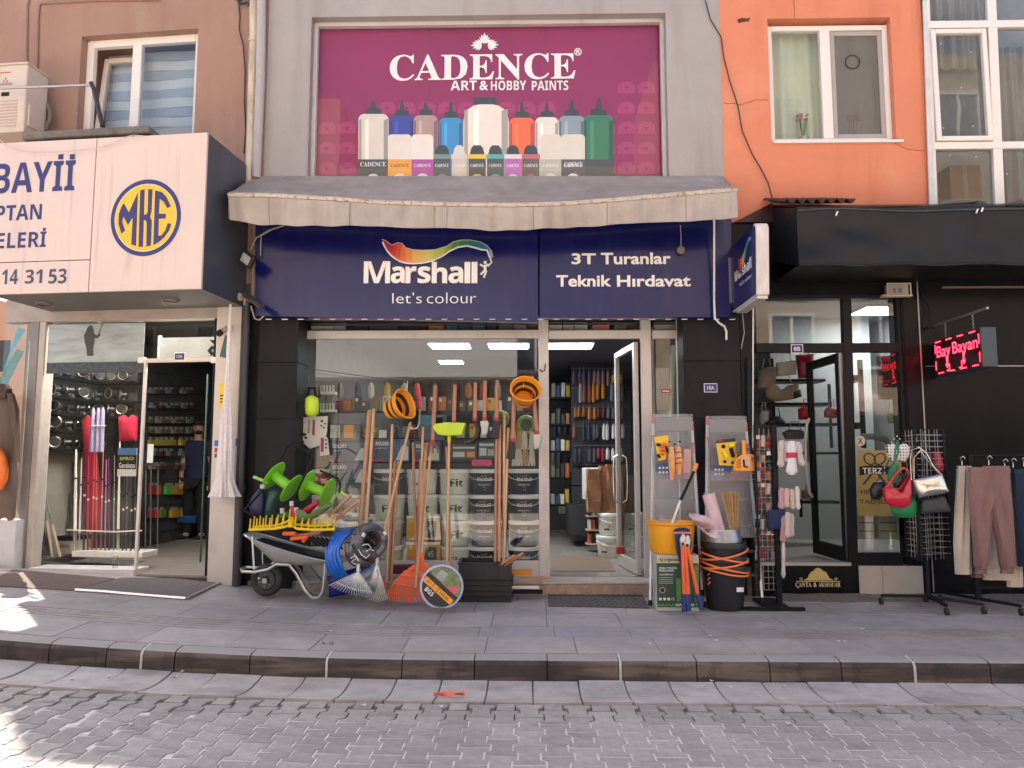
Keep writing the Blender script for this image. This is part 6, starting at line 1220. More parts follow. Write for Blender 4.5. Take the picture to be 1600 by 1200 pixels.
wb = T('white_cabinet', 'white low cabinet block under the jacket at the left edge', 'cabinet', P(8, 882, -.1)); mk('cabinet_body', G().box(XW, px(23, 850, -.18)[0], -.18, .02, .24, px(10, 812, -.18)[1]), mat('cabinet_white', (.50, .48, .48), .5), wb, bev=.006); mk('cabinet_plinth', G().box(XW, px(24, 850, -.19)[0], -.19, .02, .2, .26), M_conc, wb)
# stickers and hanging net on the pillar
for (a, b, c, d, col, lab) in ((342, 599, 351, 637, '#f0c419', 'yellow notice sticker high on the beige pillar'), (335, 688, 343, 697, '#2c6cae', 'small blue sticker on the beige pillar'), (335, 700, 342, 707, '#c63a3a', 'small red sticker under the blue one'), (335, 709, 341, 715, '#6a3434', 'small brown sticker lowest on the pillar'), (368, 685, 372, 697, '#2c5fa5', 'narrow blue sticker at the right edge of the pillar')):
    t = T('sticker', lab, 'sticker', P((a+c)/2, d, -.055)); mk('film', G().pbox(a, b, c, d, -.055, .004), mat('stk_'+col[1:], col, .5), t)
    if d-b > 15:
        for q in range(3): mk('print_line', G().pbox(a+2, b+18+q*5, c-2, b+20+q*5, -.057, .001), M_dark, t)
sc2 = T('white_camera', 'small beige camera fixed on the pillar above the yellow sticker', 'security camera', P(352, 518, -.12)); mk('camera_body', G().cyl(P(343, 521, -.2), P(358, 511, -.08), .03, n=12), MATS['cam_beige'], sc2, smooth=True); mk('hood', G().cyl(P(341, 522, -.22), P(345, 519, -.19), .034, n=12), M_dark, sc2)
st2 = T('dark_sign', 'small tilted teal plate on the pillar behind the hanging net', 'sign', P(350, 555, -.06)); mk('plate', G().add([P(u, v, -.058) for u, v in ((352, 522), (358, 530), (354, 560), (343, 557))], [(0, 1, 2, 3)]), mat('teal_dark', (.04, .11, .12), .5), st2, fixn=False)
hn = T('hanging_net', 'long white gathered net bag hanging on the beige pillar', 'net', P(354, 777, -.16))
def net(a, b):
    v = 424+352*b; r = .006+.03*min(1, b*1.5)+.05*max(0, b-.55)/.45+.05*max(0, (b-.9)/.1)**2; th = a*2*PI
    uc = 364-12*b; fold = 1+(.2*math.sin(th*7+b*5)+.14*math.sin(th*15-b*9)+.08*math.sin(th*3+b*14))*min(1, b*2); x, z = px(uc, v, -.17)
    return Vector((x+r*fold*math.cos(th), -.17+r*.75*fold*math.sin(th)-.03, z))
mk('net_cloth', G().shell(lambda a, b: net(1-a, b), 96, 30, .003), mat('net_white', (.80, .73, .72), .95, var=.12, scale=30, bump=.8, bscale=160), hn, smooth=True); mk('hanging_string', G().tube([P(365, 405, -.12), P(364, 426, -.17)], .004, 5), MATS['cable_tan'], hn)
FR.pop()
# ================================================================== GOODS BEHIND THE HARDWARE SHOP WINDOW
M_lid = mat('lid_white', (.80, .80, .75), .4, var=.04); M_fit = mat('bucket_pale', (.68, .74, .64), .4, var=.04); M_nav = mat('bucket_navy', (.022, .03, .055), .35, var=.15); M_ink = mat('ink_black', (.015, .015, .015), .5); M_orb = mat('band_orange', (.60, .16, .07), .5)
H_B = .285
def bucket_proto(kind, lab):
    t = T('paint_bucket', lab, 'paint bucket', (0, 0, 0), 'paint buckets stacked behind the window', raw=True)
    body = {'fit': M_fit, 'navy': M_nav, 'cream': mat('bucket_cream', (.68, .64, .52), .45, var=.05), 'grey': mat('bucket_grey', (.13, .135, .14), .4), 'white': M_lid, 'red': mat('bucket_red', (.36, .05, .05), .45, var=.2), 'house': M_lid}[kind]
    mk('body', G().lathe([(.150, 0), (.158, .01), (.172, .235)], n=28), body, t, smooth=True, local=True)
    mk('lid', G().lathe([(.172, .236), (.183, .238), (.183, .268), (.178, .276), (.168, .280), (.160, .270), (.001, .270)], n=28, caps=False), M_lid, t, smooth=True, local=True)
    mk('handle', G().tube([(.178*math.cos(a), -.178*math.sin(a)-.004, .215-.06*math.sin(a)) for a in [k*PI/10 for k in range(11)]], .004, 5), M_lid, t, local=True)
    def curved(g, r=.1715):
        for v in g.v: a = v.x/.17; rr = .150+.022*v.z/.235+.0035+(v.y); v.x, v.y = rr*math.sin(a), -rr*math.cos(a)
        return g
    def patch(nm, x0, x1, z0, z1, m, off=.0, n=10):
        mk(nm, curved(G().grid(lambda a, b: Vector((x0+(x1-x0)*a, off, z0+(z1-z0)*b)), n, 2)), m, t, local=True, fixn=False)
    def word(s, x0, x1, z0, z1, m, off=.001, o=.0): mk('lettering', curved(fit(letters(s, o, 2), x0, x1, z0, z1, off)), m, t, local=True, fixn=False)
    if kind == 'fit': word(bold('Fit'), -.075, .075, .085, .175, M_ink, .001, .02); patch('band', -.25, .25, .035, .055, M_orb); word('ipek mat', -.05, .05, .012, .026, M_ink)
    if kind == 'navy':
        word(bold('Marshall'), -.085, .085, .15, .19, M_face, .001, .01); word(SERIF('SILIKONLU'), -.075, .075, .10, .118, M_lid); word('MAT', -.02, .02, .078, .09, M_lid)
        mk('swoosh', curved(G().tube([(-.04, .001, .205), (-.01, .001, .198), (.03, .001, .212)], .005, 5)), M_orb, t, local=True)
        mk('round_mark', curved(G().add([(.018*math.cos(k*PI/8), .0015, .045+.018*math.sin(k*PI/8)) for k in range(16)], [tuple(range(16))])), M_lid, t, local=True, fixn=False)
    if kind == 'cream': patch('band', -.26, .26, .09, .115, M_orb)
    if kind == 'grey': word(bold('Maxi'), -.06, .08, .16, .19, M_face); patch('label_patch', -.2, -.1, .03, .12, mat('print_grey2', (.3, .3, .3), .5))
    if kind == 'white': word('A', .03, .09, .07, .14, M_red); patch('label_patch', -.12, .0, .05, .13, mat('print_grey2', (.3, .3, .3), .5))
    if kind == 'house':
        patch('label_patch', -.20, .05, .03, .2, mat('label_white', (.72, .70, .68), .5), .0); patch('dark_stripe', .055, .09, .02, .225, M_ink)
        mk('house_mark', curved(G().add([(-.16, .001, .06), (-.07, .001, .06), (-.07, .001, .12), (-.115, .001, .15), (-.16, .001, .12)], [(0, 1, 2, 3, 4)])), M_red, t, local=True, fixn=False)
        patch('mark_base', -.155, -.075, .062, .085, M_ink, .0015, 4)
    return t
protos = {}; ordn = ['bottom', 'second up', 'third up', 'top']
def stackb(u, Y, kinds, where, rz=0., k0=0):
    x = px(u, 800, Y)[0]
    for k, kd in enumerate(kinds):
        desc = {'fit': 'pale green bucket', 'navy': 'navy bucket', 'cream': 'cream bucket', 'grey': 'dark grey bucket', 'white': 'white bucket', 'red': 'red bucket', 'house': 'white house mark bucket'}[kd]
        lab = '%s, %s, stack %s' % (desc, ordn[k] if k < len(kinds)-1 or len(kinds) == 4 else 'top', where)
        if kd not in protos: protos[kd] = bucket_proto(kd, lab); o = protos[kd]
        else: o = dup(protos[kd], I4, lab)
        o['label'] = lab; o.matrix_world = at(x+R.uniform(-.01, .01), Y, zf+(k+k0)*H_B, rz+R.uniform(-.12, .12)); WM[o.name] = o.matrix_world.copy()
stackb(819, .78, ['navy', 'navy', 'navy', 'navy'], 'next to the right window post')
stackb(758, .78, ['navy', 'navy', 'navy', 'navy'], 'just left of the red brown pole cluster')
stackb(711, .78, ['fit', 'fit', 'fit', 'fit'], 'behind the lime broom', .15)
stackb(660, .80, ['fit', 'white'], 'behind the orange rake poles', .1, 2)
stackb(608, .80, ['cream', 'cream', 'fit', 'grey'], 'behind the two crossing poles', .1)
stackb(552, .80, ['white', 'cream', 'white'], 'behind the thick pair of poles')
stackb(497, .80, ['white', 'grey', 'white', 'red'], 'at the left window post')
def cart(lab, u0, v0, u1, v1, Y, d, m, cat='box', name='carton', group=None, bits=(), words=()):
    t = T(name, lab, cat, P((u0+u1)/2, v1, Y), group); mk('box_body', G().pbox(u0, v0, u1, v1, Y, d), m, t, bev=.004)
    for (a, b, c, e, mm) in bits: mk('print_patch', G().pbox(a, b, c, e, Y-.002, .0015), mm, t)
    for (s, a, b, c, e, mm) in words: tx(s, a, b, c, e, Y-.004, mm, t, off=.01)
    return t
M_bxb = mat('box_blue', (.045, .085, .16), .45, var=.4, scale=3); M_bxg = mat('box_grey', (.09, .095, .10), .5, var=.2); M_tri = mat('print_light', (.55, .6, .55), .5); M_teal = mat('print_teal', (.03, .2, .28), .5)
for k, (a, b, c, e, w_) in enumerate(((515, 690, 576, 722, 'upper of the two blue tool boxes left of the thick pole pair'), (515, 723, 576, 757, 'lower of the two blue tool boxes left of the thick pole pair'), (582, 686, 640, 722, 'blue tool box with white lettering between the thick poles and the crossing poles'), (645, 690, 688, 722, 'blue grey tool box behind the central pole cluster'))):
    o = cart(w_, a, b, c, e, .62, .3, M_bxb, bits=[(a, e-4, a+14, e-1, M_red)], words=[(bold('ROLDEX'), a+5, b+4, a+5+(c-a)*.36, b+10, M_face), ('power tools', a+5, b+13, a+5+(c-a)*.3, b+16, M_tri)])
    mk('print_shape', G().add([P(c-22, e-3, .617), P(c-2, e-3, .617), P(c-2, b+12, .617), P(c-12, b+10, .617)], [(0, 1, 2, 3)]), M_tri, o, fixn=False)
cart('white and orange boxed sander behind the glass near the hanging paper', 515, 663, 558, 687, .62, .3, M_bxg, bits=[(516, 664, 531, 684, M_tri), (537, 664, 552, 684, mat('print_orange', (.75, .3, .05), .5))])
cart('flat dark carton under the boxed sander', 512, 686.5, 576, 689.5, .62, .3, M_bxg)
cart('teal and white tool carton right of the red pruning stick', 655, 648, 694, 688, .66, .3, M_bxg, bits=[(656, 649, 693, 664, M_teal), (678, 652, 692, 664, M_tri), (656, 668, 693, 686, mat('box_blue2', (.05, .09, .17), .5))])
cart('small white printed carton left of the red pruning stick', 590, 662, 606, 686, .64, .25, M_bxg, bits=[(592, 672, 604, 684, M_tri)])
cart('dark printed carton of tools behind the lime broom', 705, 694, 745, 718, .64, .25, M_bxg, bits=[(708, 698, 742, 701, M_tri), (708, 706, 726, 714, M_tri), (730, 706, 742, 714, mat('print_orange', (.75, .3, .05), .5))])
cart('grey printed carton of tools left of the red brown pole cluster', 747, 690, 774, 716, .64, .25, M_bxg, bits=[(749, 693, 772, 697, M_tri), (749, 700, 760, 712, M_tri), (762, 702, 772, 712, mat('print_pale', (.4, .42, .4), .5))])
cart('pink netted packet on top of the navy buckets', 737, 718, 768, 728, .62, .2, mat('pink_pack', (.62, .08, .2), .6, var=.4, scale=20))
cart('grey tool case low at the left behind the wheelbarrow', 476, 690, 512, 730, .66, .3, M_bxg)
M_ybx = mat('box_amber', (.66, .40, .10), .35, var=.2, scale=6)
for k, (v0, v1) in enumerate(((806, 844), (847, 884))):
    o = cart(('upper', 'lower')[k]+' amber storage carton under the buckets behind the rake poles', 635, v0, 688, v1, .66, .3, M_ybx, bits=[(635, v0, 688, v0+4, M_lid), (664, v0+8, 682, v1-4, M_bxg), (640, v0+10, 650, v1-6, mat('print_orange', (.75, .3, .05), .5))], words=[('45', 668, v0+14, 677, v0+24, M_tri)])
# shelf boards that carry the boxes
shf = T('window_shelf', 'dark display shelf behind the window carrying tool boxes above the buckets', 'shelf', P(640, 723, .9)); mk('shelf_board', G().pbox(474, 722, 772, 724, .95, .3), M_blk, shf)
for k, v in enumerate((612, 640)):
    t = T('slat_shelf', ['upper', 'lower'][k]+' pale slat of small tools high behind the left window', 'shelf', P(505, v, .8)); mk('slat', G().pbox(478, v, 524, v+4, .8, .1), M_lid, t)
    for q in range(6): mk('peg', G().pbox(494+q*5, v-10, 496.5+q*5, v, .8, .02), M_tri, t)
for k, (u, v, r) in enumerate(((783, 654, 13), (822, 664, 15))):
    t = T('green_hose_disc', ['round green packed hose behind the glass left of the hanging bucket', 'round green packed hose below the hanging round orange bucket'][k], 'hose', P(u, v+r, .5)); x, z = px(u, v, .5); rr_ = r/141
    mk('coil', G().tube([(x+rr_*.8*math.cos(q*PI/12), .5, z+rr_*.8*math.sin(q*PI/12)) for q in range(24)], rr_*.22, 8, closed=True), mat('hose_olive', (.20, .26, .06), .5, var=.3, scale=30), t, smooth=True); mk('centre_card', G().lathe([(rr_*.6, 0), (rr_*.6, .01)], (x, .5, z), 20, Matrix.Rotation(PI/2, 4, 'X')), mat('dark_card', (.04, .05, .035), .5), t)
for k in range(9):
    u = 803+(k % 5)*9+R.uniform(-2, 2); v = 676+(k//5)*26
    t = T('work_gloves', 'pale work gloves, %s of the %s row above the right navy stack' % (ORD[k % 5], ORD[k//5]), 'gloves', P(u, v+24, .5), 'pale work gloves'); g = G()
    for q in range(4): g.tube([P(u-3+q*2, v+14, .47), P(u-4+q*2.6+R.uniform(-1, 1), v+26, .46)], [.012, .009], 6)
    mk('glove', g.join(loft([(u, v-2, 3, .012, 0), (u, v+6, 4.4, .02, 0), (u, v+16, 5, .022, 0)], .48, 10)), mat(('glove_white', 'glove_tan', 'glove_white')[k % 3], ((.6, .57, .5), (.45, .3, .14), (.6, .57, .5))[k % 3], .9), t, smooth=True)
# high shelf behind the transom lights
hs = T('high_shelf', 'white board above the shop window transom carrying a row of cartons', 'shelf', P(760, 517, .5)); mk('shelf_board', G().pbox(474, 516, 1060, 518, .45, .35), M_lid, hs)
rowc = [(484, 520, '#cfcfc8', 505), (521, 540, '#aeb4b0', 500), (542, 575, '#2b2d30', 504), (577, 620, '#35383c', 504), (622, 668, '#3a2a22', 504), (670, 694, '#a8763a', 503), (697, 715, '#3c6a78', 502), (717, 738, '#345560', 502), (739, 758, '#3b7683', 502), (761, 775, '#2a4a58', 502), (779, 800, '#6a6c68', 502), (802, 822, '#8a8a88', 504), (824, 840, '#5a4648', 504), (858, 878, '#c9c4bc', 503), (880, 896, '#b9bcb6', 503), (898, 918, '#c4beb4', 503), (926, 952, '#c97a78', 503), (960, 980, '#6a6a6c', 498), (982, 1000, '#5c5c60', 498), (1022, 1054, '#d2c9ae', 502)]
for k, (a, b, c, v) in enumerate(rowc): cart(['whitish', 'pale grey', 'black', 'charcoal', 'dark brown', 'ochre', 'teal', 'dark teal', 'bright teal', 'slate blue', 'mid grey', 'light grey', 'mauve grey', 'off white', 'greenish white', 'cream white', 'salmon pink', 'grey with a magenta diamond', 'second grey with a magenta diamond', 'sand coloured'][k]+' carton in the row above the shop window transom', a, v-3, b, 516, .47, .25, mat('row_'+c[1:], c, .6, var=.1), group='cartons above the transom', bits=[(a+5, 502, b-5, 510, mat('print_wine', (.25, .03, .08), .5))] if k in (17, 18) else ())
rc = ['#8d8f8c', '#2c2e33', '#b9bdb8', '#274a6a', '#a5642a', '#5c6a3a', '#d3cfc4', '#6b1f26', '#3b3f45', '#c4a43a']
for k in range(44):
    u = 506+(k % 22)*15+R.uniform(-3, 3); row = k//22; v = (642, 684)[row]
    if 770 < u < 800 and row: continue
    h = R.uniform(12, 24); cart('mixed carton, %s in the %s half of the %s rear shelf' % (ORD[k % 11], ('left', 'right')[(k % 22)//11], ('upper', 'lower')[row]), u, v-h, u+R.uniform(8, 13), v, 1.15, .12, mat('rc_'+rc[(k*7) % 10][1:], rc[(k*7) % 10], .5), group='mixed cartons on the rear shelves', bits=[(u+2, v-h+3, u+6, v-h+8, (M_tri, M_red, M_orb, M_lid)[k % 4])])
for v in (642, 684): mk('shelf_board', G().pbox(476, v, 838, v+2, 1.13, .2), M_blk, T('rear_shelf', ('upper' if v < 660 else 'lower')+' rear shelf of mixed cartons behind the window', 'shelf', P(640, v, 1.15)))
for k in range(12):
    u = 530+k*25+R.uniform(-5, 5); t = T('hanging_packet', 'small bagged item, %s from the left, hanging above the rear shelves' % ORD[k], 'packet', P(u, 622, 1.2), 'bagged items above the rear shelves'); mk('pack', loft([(u, 598, 2, .01, 0), (u, 604, 5, .02, 0), (u, 618, 5, .02, 0), (u, 622, 3, .01, 0)], 1.2, 8), mat('rc_'+rc[(k*3) % 10][1:], rc[(k*3) % 10], .5), t)
# side light to the right of the door: pale board and red sticker
cart('pale cardboard panel standing behind the narrow right window', 1025, 575, 1046, 640, .6, .02, mat('card_pale2', (.36, .34, .3), .7), name='panel_board', cat='panel')
t = T('sticker', 'small red notice sticker on the narrow window right of the door', 'sticker', P(1040, 614, SF+.02)); mk('film', G().pbox(1033, 608, 1048, 614, SF+.024, .003), M_red, t); mk('print_line', G().pbox(1035, 610, 1046, 612, SF+.022, .001), M_face, t)
t = T('pale_tube', 'pale upright roll behind the narrow right window', 'roll', P(1052, 640, .6)); mk('roll', G().cyl(P(1054, 540, .6), P(1050, 650, .6), .035, n=12), mat('roll_pale', (.42, .44, .4), .7), t, smooth=True)
# ------------------------------------------------------------------ inside the doorway
for k, (u, lab) in enumerate(((954, 'just inside the open door'), (992, 'behind the glass door leaf'))):
    stackb(u, 2.1+.05*k, ['house', 'house'], lab, .15)
M_kr = mat('kraft_bag', (.36, .185, .10), .85, var=.12, scale=8)
zt2 = zf+2*H_B
for k, (a, b, v0, Y, lab) in enumerate(((918, 938, 733, 2.0, 'left creased kraft bag on top of the house mark buckets'), (938, 952, 728, 2.1, 'middle kraft bag on top of the house mark buckets'), (950, 976, 726, 1.98, 'large kraft bag by the door handle'), (977, 996, 742, 2.05, 'kraft bag seen through the open glass door'))):
    t = T('paper_bag', lab, 'paper bag', P((a+b)/2, 785, Y)); x0 = px(a, 750, Y)[0]; x1 = px(b, 750, Y)[0]; z1 = px(a, v0, Y)[1]
    def fn(p, q, x0=x0, x1=x1, z1=z1, Y=Y, k=k): 
        pts = [(x0, Y), (x1, Y), (x1, Y+.2), (x0, Y+.2), (x0, Y)]; s_ = p*4; i = min(3, int(s_)); f_ = s_-i; X = pts[i][0]+(pts[i+1][0]-pts[i][0])*f_; W = pts[i][1]+(pts[i+1][1]-pts[i][1])*f_
        return Vector((X+.012*math.sin(q*7+p*20+k), W+.012*math.sin(q*9+p*14), zt2+(z1-zt2)*q))
    mk('bag_paper', G().shell(fn, 24, 8, .003), M_kr, t)
cart('white carton beside the kraft bags inside the doorway', 911, 731, 936, 780, 2.5, .2, M_lid)
t = T('cardboard_mat', 'brown cardboard sheet lying on the tiled floor inside the shop door', 'mat'); 
a = [gp(864, 893, zf), gp(962, 893, zf), gp(949, 869, zf), gp(864, 869, zf)]; a = [(x, y-.0) for x, y in a]; t.location = (a[0][0], a[0][1], zf); t.matrix_world = Matrix.Translation(t.location); WM[t.name] = t.matrix_world.copy()
mk('sheet', G().prismz(a, zf+.001, zf+.007), mat('brown_board', (.21, .135, .095), .85, var=.1), t)
t = T('red_wedge', 'small red block on the floor at the foot of the open door', 'block', P(970, 866, 1.3)); mk('block', G().pbox(964, 855, 976, 866, 1.2, .1), mat('red_plastic', (.42, .015, .03), .4), t, bev=.006)
t = T('wooden_pole', 'brown wooden pole standing behind the open glass door', 'pole', P(972, 858, 1.3)); mk('shaft', G().cyl(P(973, 860, 1.3), P(973, 745, 1.3), .02, n=10), mat('pole_brown', (.28, .15, .1), .6), t, smooth=True)
# aisle display: hanging packets in rows
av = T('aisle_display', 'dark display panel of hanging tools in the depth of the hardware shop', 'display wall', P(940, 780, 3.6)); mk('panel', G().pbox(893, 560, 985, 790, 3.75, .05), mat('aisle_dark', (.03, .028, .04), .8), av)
for v in range(575, 780, 30): mk('rail', G().pbox(893, v, 985, v+2, 3.72, .02), MATS['slat_dark'], av)
rows_ = [(545, 20, ['#4a4670', '#55507a', '#3a3660'], 'faint bluish'), (578, 26, ['#5a4a62', '#8a6a72', '#6a4a5a'], 'dim mauve'), (596, 34, ['#8a8a90', '#8a4a3a', '#b07028', '#b8802c', '#7a7a84', '#6a6a74'], 'white, red and orange'), (636, 22, ['#8a5228', '#a8682c', '#5a2028', '#5a5a60', '#7a2030'], 'orange and dark red'), (662, 30, ['#7a4a28', '#303038', '#4a4a50', '#c8bfc0', '#d0c8ca', '#c0b8ba'], 'white brush'), (700, 24, ['#383840', '#504850', '#88303a', '#d0c8c8', '#c8c0c0'], 'pale brush')]
for v, h, cs2, nm in rows_:
    for k in range(11):
        u = 898+k*7.4+R.uniform(-1.5, 1.5)
        if R.random() < .1: continue
        c = cs2[min(len(cs2)-1, int(k/11*len(cs2)))]; t = T('hanging_tool', '%s packet, %s in its row on the aisle display' % (nm, ORD[k]), 'packet', P(u, v+h, 3.65), nm+' packets on the aisle display'); hh = h*R.uniform(.7, 1)
        mk('pack', loft([(u, v, 1, .01, 0), (u, v+hh*.2, 2.6, .015, 0), (u, v+hh*.9, 2.9, .02, 0), (u, v+hh, 1.8, .01, 0)], 3.65, 8), mat('pk_'+c[1:], c, .5), t); mk('hook', G().cyl(P(u, v-3, 3.65), P(u, v-3, 3.74), .006, n=5), M_grym, t)
t = T('yellow_case', 'yellow tool case high on the aisle display beside the open door', 'case', P(965, 598, 3.4)); mk('case_body', G().pbox(957, 586, 972, 597, 3.4, .2), mat('case_yellow', (.5, .36, .03), .5), t)
for k in range(12):
    u = 866+(k % 4)*9+R.uniform(-2, 2); v = 600+(k//4)*55+R.uniform(-5, 5); t = T('dim_goods', 'dim wrapped goods, %s in the %s row, far left inside the doorway' % (ORD[k % 4], ORD[k//4]), 'goods', P(u, v+20, 5), 'dim goods far inside the shop'); mk('pack', loft([(u, v, 2, .03, 0), (u, v+5, 4, .05, 0), (u, v+22, 4, .05, 0)], 5, 8), mat(('dim_a', 'dim_b', 'dim_c')[k % 3], ((.12, .12, .14), (.07, .07, .1), (.2, .18, .2))[k % 3], .6), t)
cart('grey white carton on the floor deep inside the shop', 874, 773, 888, 803, 4.8, .3, mat('carton_dim', (.4, .38, .36), .7))
for r_ in range(5):
    for k in range(4):
        u = 862+k*7.5-r_*.3; v = 620+r_*42; cart('dim boxed stock, %s in the %s row of the left aisle' % (ORD[k], ORD[r_]), u, v-R.uniform(12, 24), u+6, v, 4.2, .3, mat('rc_'+rc[(k*3+r_*5) % 10][1:], rc[(k*3+r_*5) % 10], .5), group='left aisle stock')
    cart('dark shelf board, %s from the top of the left aisle' % ORD[r_], 858, 620+r_*42, 893, 623+r_*42, 4.15, .4, M_blk, name='aisle_shelf', cat='shelf')
for r_ in range(3):
    for k in range(3): cart('small tin, %s in the %s row beside the house mark buckets' % (ORD[k], ORD[r_]), 919+k*6, 790+r_*22, 924+k*6, 806+r_*22, 2.6, .15, (M_nav, M_lid, M_orb)[(k+r_) % 3], name='paint_tin', cat='tin', group='tins on the low rack')
    cart('brown rack board, %s from the top beside the house mark buckets' % ORD[r_], 916, 806+r_*22, 938, 808+r_*22, 2.55, .25, MATS['tape_tan'], name='rack_board', cat='shelf')
cart('long low dark bench along the left aisle inside the shop', 888, 790, 920, 836, 3.2, .9, mat('bench_dark', (.03, .03, .032), .6), name='low_bench', cat='bench')

# ================================================================== WIRE, HANGING HANDLES, POLES
YWi = .12
wp = [(848, 578), (832, 583), (800, 590), (760, 595), (700, 598), (640, 596), (600, 592), (540, 584), (473, 575)]
mk('hanging_wire', G().tube([P(u, v, YWi) for u, v in wp], .004, 5), mat('wire_dark', (.06, .05, .05), .5), None, smooth=True, label='thin sagging wire strung across the shop window', cat='wire')
for k, (u, v) in enumerate(((848, 578), (467, 576))): t = T('wall_hook', ['right', 'left'][k]+' hook holding the sagging wire on the window post', 'hook', P(u, v, .2)); mk('hook', G().tube([P(u+4, v-9, SF-.01), P(u+4, v-8, .2), P(u+3, v+1, .14), P(u-2, v+3, .12), P(u-4, v-1, .12)], .007, 6), MATS['wire_dark'], t)
M_wd = stain(mat('ash_wood', (.52, .27, .14), .5, var=.12, scale=5, stretch=(6, 6, .6)), (.40, .17, .09), .4, (8, 8, .5), .45, .7, 4); M_wd2 = stain(mat('beech_wood', (.66, .41, .22), .5, var=.1, scale=5, stretch=(6, 6, .6)), (.5, .28, .14), .35, (8, 8, .5), .45, .7, 4); M_wd3 = mat('red_wood', (.44, .20, .12), .45, var=.15, scale=5, stretch=(6, 6, .6))
M_irn = mat('tool_iron', (.03, .032, .034), .4, .5); M_stl = mat('tool_steel', (.45, .45, .44), .3, .9)
for k, (u0, v0, u1, v1, hd_) in enumerate(((680, 602, 676, 690, 'fork'), (711, 601, 709, 660, 'none'), (743, 598, 742, 656, 'adze'), (758, 595, 757, 655, 'claw'), (777, 594, 776, 656, 'hatchet'), (804, 593, 801, 688, 'hatchet'), (831, 588, 839, 676, 'claw'))):
    desc = ['first', 'second', 'third', 'fourth', 'fifth', 'sixth', 'seventh'][k]
    t = T('hanging_tool', '%s wooden handled tool from the left on the window wire' % desc, 'hand tool', P(u1, v1, YWi), 'tools hung from the window wire')
    mk('handle', G().tube([P(u0, v0, YWi-.01), P((u0+u1)/2, (v0+v1)/2, YWi-.01), P(u1, v1, YWi-.01)], [.019, .022, .021], 8), M_wd3, t, smooth=True); mk('hook_wire', G().tube([P(u0, v0-4, YWi), P(u0, v0+2, YWi-.01)], .004, 4), MATS['wire_dark'], t)
    mk('collar', G().cyl(P(u1, v1-3, YWi-.01), P(u1, v1+2, YWi-.01), .025, n=10), M_red, t, smooth=True)
    x, z = px(u1, v1+6, YWi-.01)
    if hd_ == 'adze': mk('head', G().tube([P(u1+1, v1+3, YWi), P(u1+6, v1+14, YWi), P(u1+4, v1+26, YWi), P(u1-6, v1+34, YWi), P(u1-16, v1+36, YWi)], [.03, .034, .03, .02, .01], 6), M_irn, t, smooth=True)
    elif hd_ == 'fork': mk('head', G().tube([P(u1-8, v1+18, YWi), P(u1-7, v1+6, YWi), P(u1, v1+2, YWi), P(u1+7, v1+6, YWi), P(u1+8, v1+18, YWi)], .011, 6).tube([P(u1, v1, YWi), P(u1, v1+18, YWi)], .011, 6), mat('tool_bronze', (.2, .1, .08), .4, .5), t, smooth=True)
    elif hd_ == 'claw': mk('head', G().prism([(x-.05, z+.02), (x+.03, z+.03), (x+.05, z), (x+.03, z-.12), (x-.03, z-.14), (x-.04, z-.02)], YWi-.03, YWi+.01), M_stl, t, bev=.005)
    elif hd_ == 'hatchet': mk('head', G().prism([(x-.04, z+.03), (x+.03, z+.03), (x+.035, z-.03), (x+.02, z-.16), (x-.07, z-.15), (x-.045, z-.03)], YWi-.03, YWi+.0), M_irn, t, bev=.005)
t = T('pruning_saw', 'red handled hooked stick hanging left of the wooden handles', 'pruning tool', P(654, 672, .1)); mk('grip', G().tube([P(652, 600, .1), P(654, 615, .1), P(656, 640, .1)], [.018, .023, .018], 8), mat('red_grip', (.55, .02, .05), .4), t, smooth=True)
mk('blade_hook', G().tube([P(656, 640, .1), P(655, 662, .1), P(652, 669, .1), P(645, 670, .1), P(642, 667, .1)], .010, 6), M_stl, t, smooth=True); mk('hang_loop', G().tube([P(652, 597, .11), P(652, 602, .1)], .004, 4), M_irn, t)
def pole(lab, u0, v0, u1, v1, Y0, Y1, r, m, grp='wooden poles leaning on the shop window'):
    """u0,v0 top leaning at Y0; u1,v1 foot at Y1"""
    a, b = P(u0, v0, Y0), P(u1, v1, Y1); t = T('wooden_pole', lab, 'pole', b, grp); mk('shaft', G().tube([b.lerp(a, k/4) for k in range(5)], r, 10), m, t, smooth=True); mk('rounded_tip', G().ball(a, (r, r, r*.8), 10, 6), m, t, smooth=True); return t
YTp, YFt = .24, -.22
for i, a in enumerate([('thick left pole of the pair leaning above the wheelbarrow', 577, 643, 561, 850, .024, M_wd), ('slimmer right pole of the pair leaning above the wheelbarrow', 584, 640, 570, 850, .016, M_wd2),
 ('straight beech pole left of the crossing pole', 613, 664, 604, 908, .014, M_wd2), ('long beech pole crossing in front of the others', 641, 661, 600, 832, .014, M_wd2), ('short reddish pole left of the blue tipped pole', 617, 722, 607, 908, .014, M_wd), ('short pole with a blue tip beside the crossing pole', 622, 722, 611, 905, .014, M_wd),
 ('reddish pole at the left of the central cluster', 645, 693, 652, 895, .015, M_wd3), ('tall pale pole in the central cluster', 661, 668, 654, 900, .013, M_wd2), ('short reddish pole in the central cluster', 657, 718, 649, 895, .013, M_wd),
 ('orange brown pole just right of the lime broom handle', 697, 699, 706, 905, .012, M_wd), ('first pole of the right cluster, reddish', 776, 662, 774, 878, .017, M_wd3), ('second pole of the right cluster', 781, 669, 780, 878, .016, M_wd), ('tallest pole of the right cluster, pale', 788, 644, 787, 876, .015, M_wd2), ('rightmost pole of the right cluster', 794, 670, 787, 878, .016, M_wd2)]):
    pole(a[0], a[1], a[2], a[3], a[4], YTp-.02*(i % 3), YFt-.03*(i % 4), a[5], a[6])
